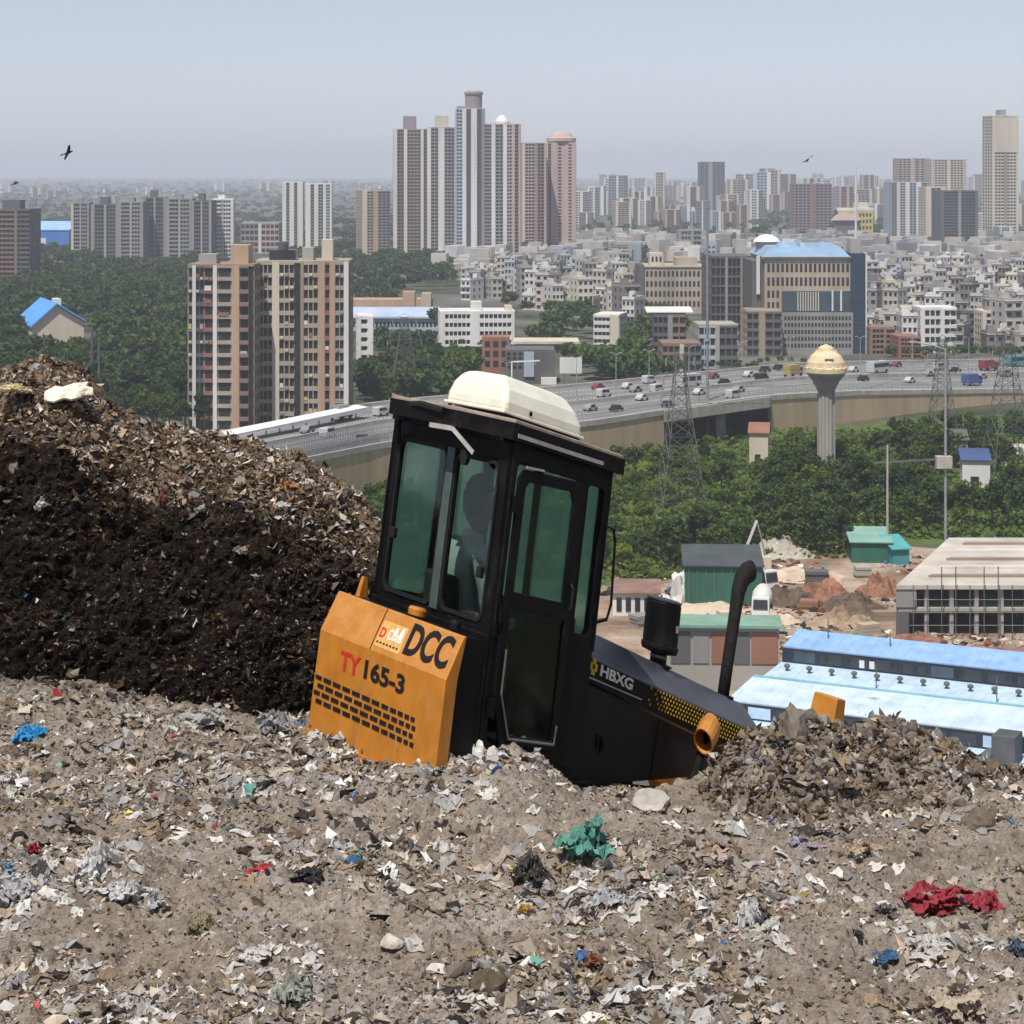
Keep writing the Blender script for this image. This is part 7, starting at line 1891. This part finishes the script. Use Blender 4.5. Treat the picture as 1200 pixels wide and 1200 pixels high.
for a_ in (('plastic_bag', 'bright blue plastic bag at the left below the waste bank', 'bag', 35, 858, 44, 24, (.03, .30, .62), 3),
    ('plastic_bag', 'largest white crumpled bag in the left foreground', 'bag', 116, 1012, 46, 44, wh, 4), ('plastic_bag', 'spread white film bag right of the largest white bag', 'bag', 150, 1045, 62, 34, (.62, .62, .62), 5, .5),
    ('plastic_bag', 'small white bag at the right end of the left foreground group', 'bag', 184, 1060, 30, 24, (.60, .60, .6), 6), ('plastic_bag', 'grey white film at the left picture edge', 'bag', 14, 1045, 70, 30, (.5, .5, .5), 7, .5),
    ('cloth_scrap', 'red scrap left of the black bag', 'cloth', 306, 1020, 36, 12, (.45, .03, .04), 8, .5), ('cloth_scrap', 'small red scrap near the left edge', 'cloth', 40, 998, 18, 15, (.40, .02, .04), 9, .5),
    ('plastic_bag', 'flat black bag in the left foreground', 'bag', 362, 1028, 46, 22, (.022, .022, .022), 10), ('tarpaulin', 'crumpled sea green tarpaulin in the middle foreground', 'tarpaulin', 686, 984, 92, 58, (.12, .34, .27), 11, .55, .6, .5, None, 0, 0, None, 2.2),
    ('cloth_bundle', 'dark grey pointed cloth bundle left of the green tarpaulin', 'cloth', 624, 1024, 38, 46, (.085, .08, .075), 12, .3), ('plastic_bag', 'white knotted bag standing in the right foreground', 'bag', 877, 1072, 34, 42, (.74, .74, .74), 13, .3),
    ('plastic_bag', 'small white bag beside the knotted white bag', 'bag', 904, 1086, 20, 18, (.66, .66, .64), 14), ('cloth_scrap', 'crumpled dusty red cloth in the right foreground', 'cloth', 1100, 1054, 86, 32, (.34, .045, .06), 15, .6, .9, .5, None, 0, 0, None, 2.4),
    ('cloth_scrap', 'right end of torn red cloth near the picture edge', 'cloth', 1160, 1058, 44, 36, (.38, .05, .07), 16, .6, .9), ('plastic_bag', 'small dark blue bag scrap in the right foreground', 'bag', 1042, 1120, 32, 14, (.05, .13, .26), 17, .5),
    ('boulder', 'pale angular boulder at the bulldozer hood foot', 'stone', 765, 933, 50, 30, (.46, .43, .40), 18, .10, .95), ('plastic_sheet', 'grey translucent plastic sheet leaning at the bank foot left of the fuel tank', 'plastic sheet', 322, 846, 46, 36, (.42, .42, .43), 19, .3),
    ('foam_lump', 'white foam lump with pointed tip beside the fuel tank corner', 'foam', 556, 874, 36, 30, (.74, .73, .70), 20, .35), ('foam_lump', 'smaller grey white lump right of the pointed foam lump', 'foam', 578, 884, 20, 22, (.60, .59, .57), 21, .2),
    ('stone', 'cream stone in the middle foreground', 'stone', 460, 1103, 30, 18, (.56, .50, .42), 22, .12, .95), ('stone', 'small cream stone right of the other cream stone', 'stone', 484, 1108, 14, 10, (.5, .45, .38), 23, .12, .95), ('clod', 'dark brown clod at the bottom middle', 'clod', 570, 1148, 50, 46, (.10, .075, .045), 24, .3, .95),
    ('plastic_bag', 'blue grey film at the left edge above the white film', 'bag', 8, 1018, 24, 16, (.22, .34, .42), 25, .5), ('plastic_bag', 'pale mauve scrap at the foot of the earth ridge', 'bag', 936, 990, 44, 14, (.36, .32, .42), 26, .5),
    ('tin_scrap', 'rusty brown scrap in the lower middle', 'scrap', 696, 1127, 26, 20, (.24, .10, .05), 27, .4), ('plastic_bag', 'grey green bag at the bottom left', 'bag', 342, 1160, 58, 42, (.34, .36, .31), 28, .3), ('cardboard', 'tan board lying at the foot of the ridge on the right', 'cardboard', 1012, 996, 46, 18, (.48, .38, .28), 29, .15, .9),
    ('plastic_bag', 'dark blue bag at the right picture edge', 'bag', 1192, 1112, 30, 28, (.10, .13, .18), 30, .4), ('cloth_bundle', 'grey brown bundle left of the red cloth', 'cloth', 1036, 1068, 40, 26, (.20, .17, .15), 31, .4), ('plastic_bag', 'pale wide film at the bottom right corner', 'bag', 1120, 1180, 80, 40, (.50, .42, .33), 32, .5),
    ('plastic_bag', 'white scrap pile below the sea green tarpaulin', 'bag', 712, 1052, 50, 26, (.52, .54, .55), 33, .6), ('tin_scrap', 'yellow scrap below the dark grey bundle', 'scrap', 614, 1066, 24, 12, (.50, .30, .06), 34, .5), ('cloth_bundle', 'olive scrap in the lower left foreground', 'cloth', 236, 1082, 40, 26, (.30, .28, .16), 35, .5),
    ('plastic_bag', 'white rag in the lower left corner region', 'bag', 300, 1118, 60, 14, (.60, .58, .54), 36, .6), ('foam_lump', 'white chip below the fuel tank', 'foam', 502, 880, 14, 14, (.7, .68, .64), 37, .3), ('plastic_bag', 'pale heap of film at the bank foot', 'bag', 236, 838, 56, 26, (.45, .45, .43), 38, .6), ('plastic_bag', 'white bag at the left edge below the blue bag', 'bag', 12, 912, 34, 18, (.66, .65, .62), 39, .4),
    ('clod', 'black clod left of the middle', 'clod', 56, 910, 22, 14, (.05, .042, .035), 40, .3, .95), ('plastic_bag', 'pale film heap under the red cloth', 'bag', 1090, 1110, 70, 26, (.56, .54, .5), 41, .6), ('clod', 'brown dug-out clod at the right of the earth ridge', 'clod', 1150, 955, 60, 34, (.15, .12, .09), 42, .35, .95), ('clod', 'tall earth clod on the ridge beside the orange bracket', 'clod', 930, 846, 40, 46, (.20, .17, .14), 43, .3, .95)):
    crumple(*a_)
# white board and yellow strip on the crest of the bank
def bank_pt(px, py):
    M_v = MV.reshape(*TT.shape, 3)[:195]; q = M_v.reshape(-1, 3); sx = 600+FOC*q[:, 0]/q[:, 1]; sy = HOR+(EYE-q[:, 2])/q[:, 1]*FOC
    k = np.argmin((sx-px)**2+(sy-py)**2); return Vector(q[k])
n = N('dirty_white_foam'); m_fb = n.bsdf(n.ramp(n.noise(11, None, 7, .7), [(.34, (.16, .12, .08)), (.46, (.55, .50, .40)), (.6, (.74, .71, .63))]), .9)
fb = MB().prism([(-.17, -.06), (-.10, -.10), (-.02, -.075), (.03, -.11), (.12, -.09), (.19, -.10), (.20, -.01), (.15, .03), (.17, .08), (.06, .09), (-.03, .07), (-.08, .10), (-.16, .05)], 0, .022).build('foam_board', m_fb, bevel=.005)
fb.location = bank_pt(78, 466) + Vector((0, -.05, .035)); fb.rotation_euler = (R(30), R(-9), R(10)); tag(fb, 'flat dirty white foam board on top of the waste bank', 'board')
crumple('cloth_scrap', 'long cream rag along the left crest of the waste bank', 'cloth', 0, 0, 52, 10, (.66, .56, .34), 45, .3, point=bank_pt(20, 462)+Vector((0, -.1, .03)))
for (px, py, w, h, cl, lb, sd) in ((285, 650, 22, 14, (.5, .42, .34), 'tan scrap in the middle of the waste bank', 46), (50, 598, 18, 12, (.58, .58, .56), 'white scrap on the left face of the waste bank', 47), (330, 598, 20, 10, (.6, .58, .54), 'pale curved scrap near the crest of the bank', 48), (188, 590, 8, 20, (.4, .12, .08), 'small red strip on the face of the bank', 49), (238, 602, 18, 12, (.5, .5, .45), 'pale bag scrap high on the face of the bank', 50), (336, 578, 26, 22, (.42, .22, .10), 'orange brown rag near the right crest of the bank', 51)):
    crumple('cloth_scrap', lb, 'scrap', 0, 0, w, h, cl, sd, .5, point=bank_pt(px, py)+Vector((0, -.05, .02)))
# ================================================================== HAZE
n = N('haze_air'); n.t.nodes.remove(n.n('ShaderNodeBsdfDiffuse'))
pv = n.n('ShaderNodeVolumePrincipled')
pv.inputs['Color'].default_value = (.80, .865, 1.0, 1)
pv.inputs['Density'].default_value = HAZE
pv.inputs['Anisotropy'].default_value = 0.0
n.l(pv.outputs[0], n.out.inputs['Volume'])
hz_ = MB().box(-8900, -350, -1.2, 8900, 15900, 190).build('haze', n.m)
tag(hz_, 'pale blue haze thickening with distance over the city', 'haze', kind='stuff')
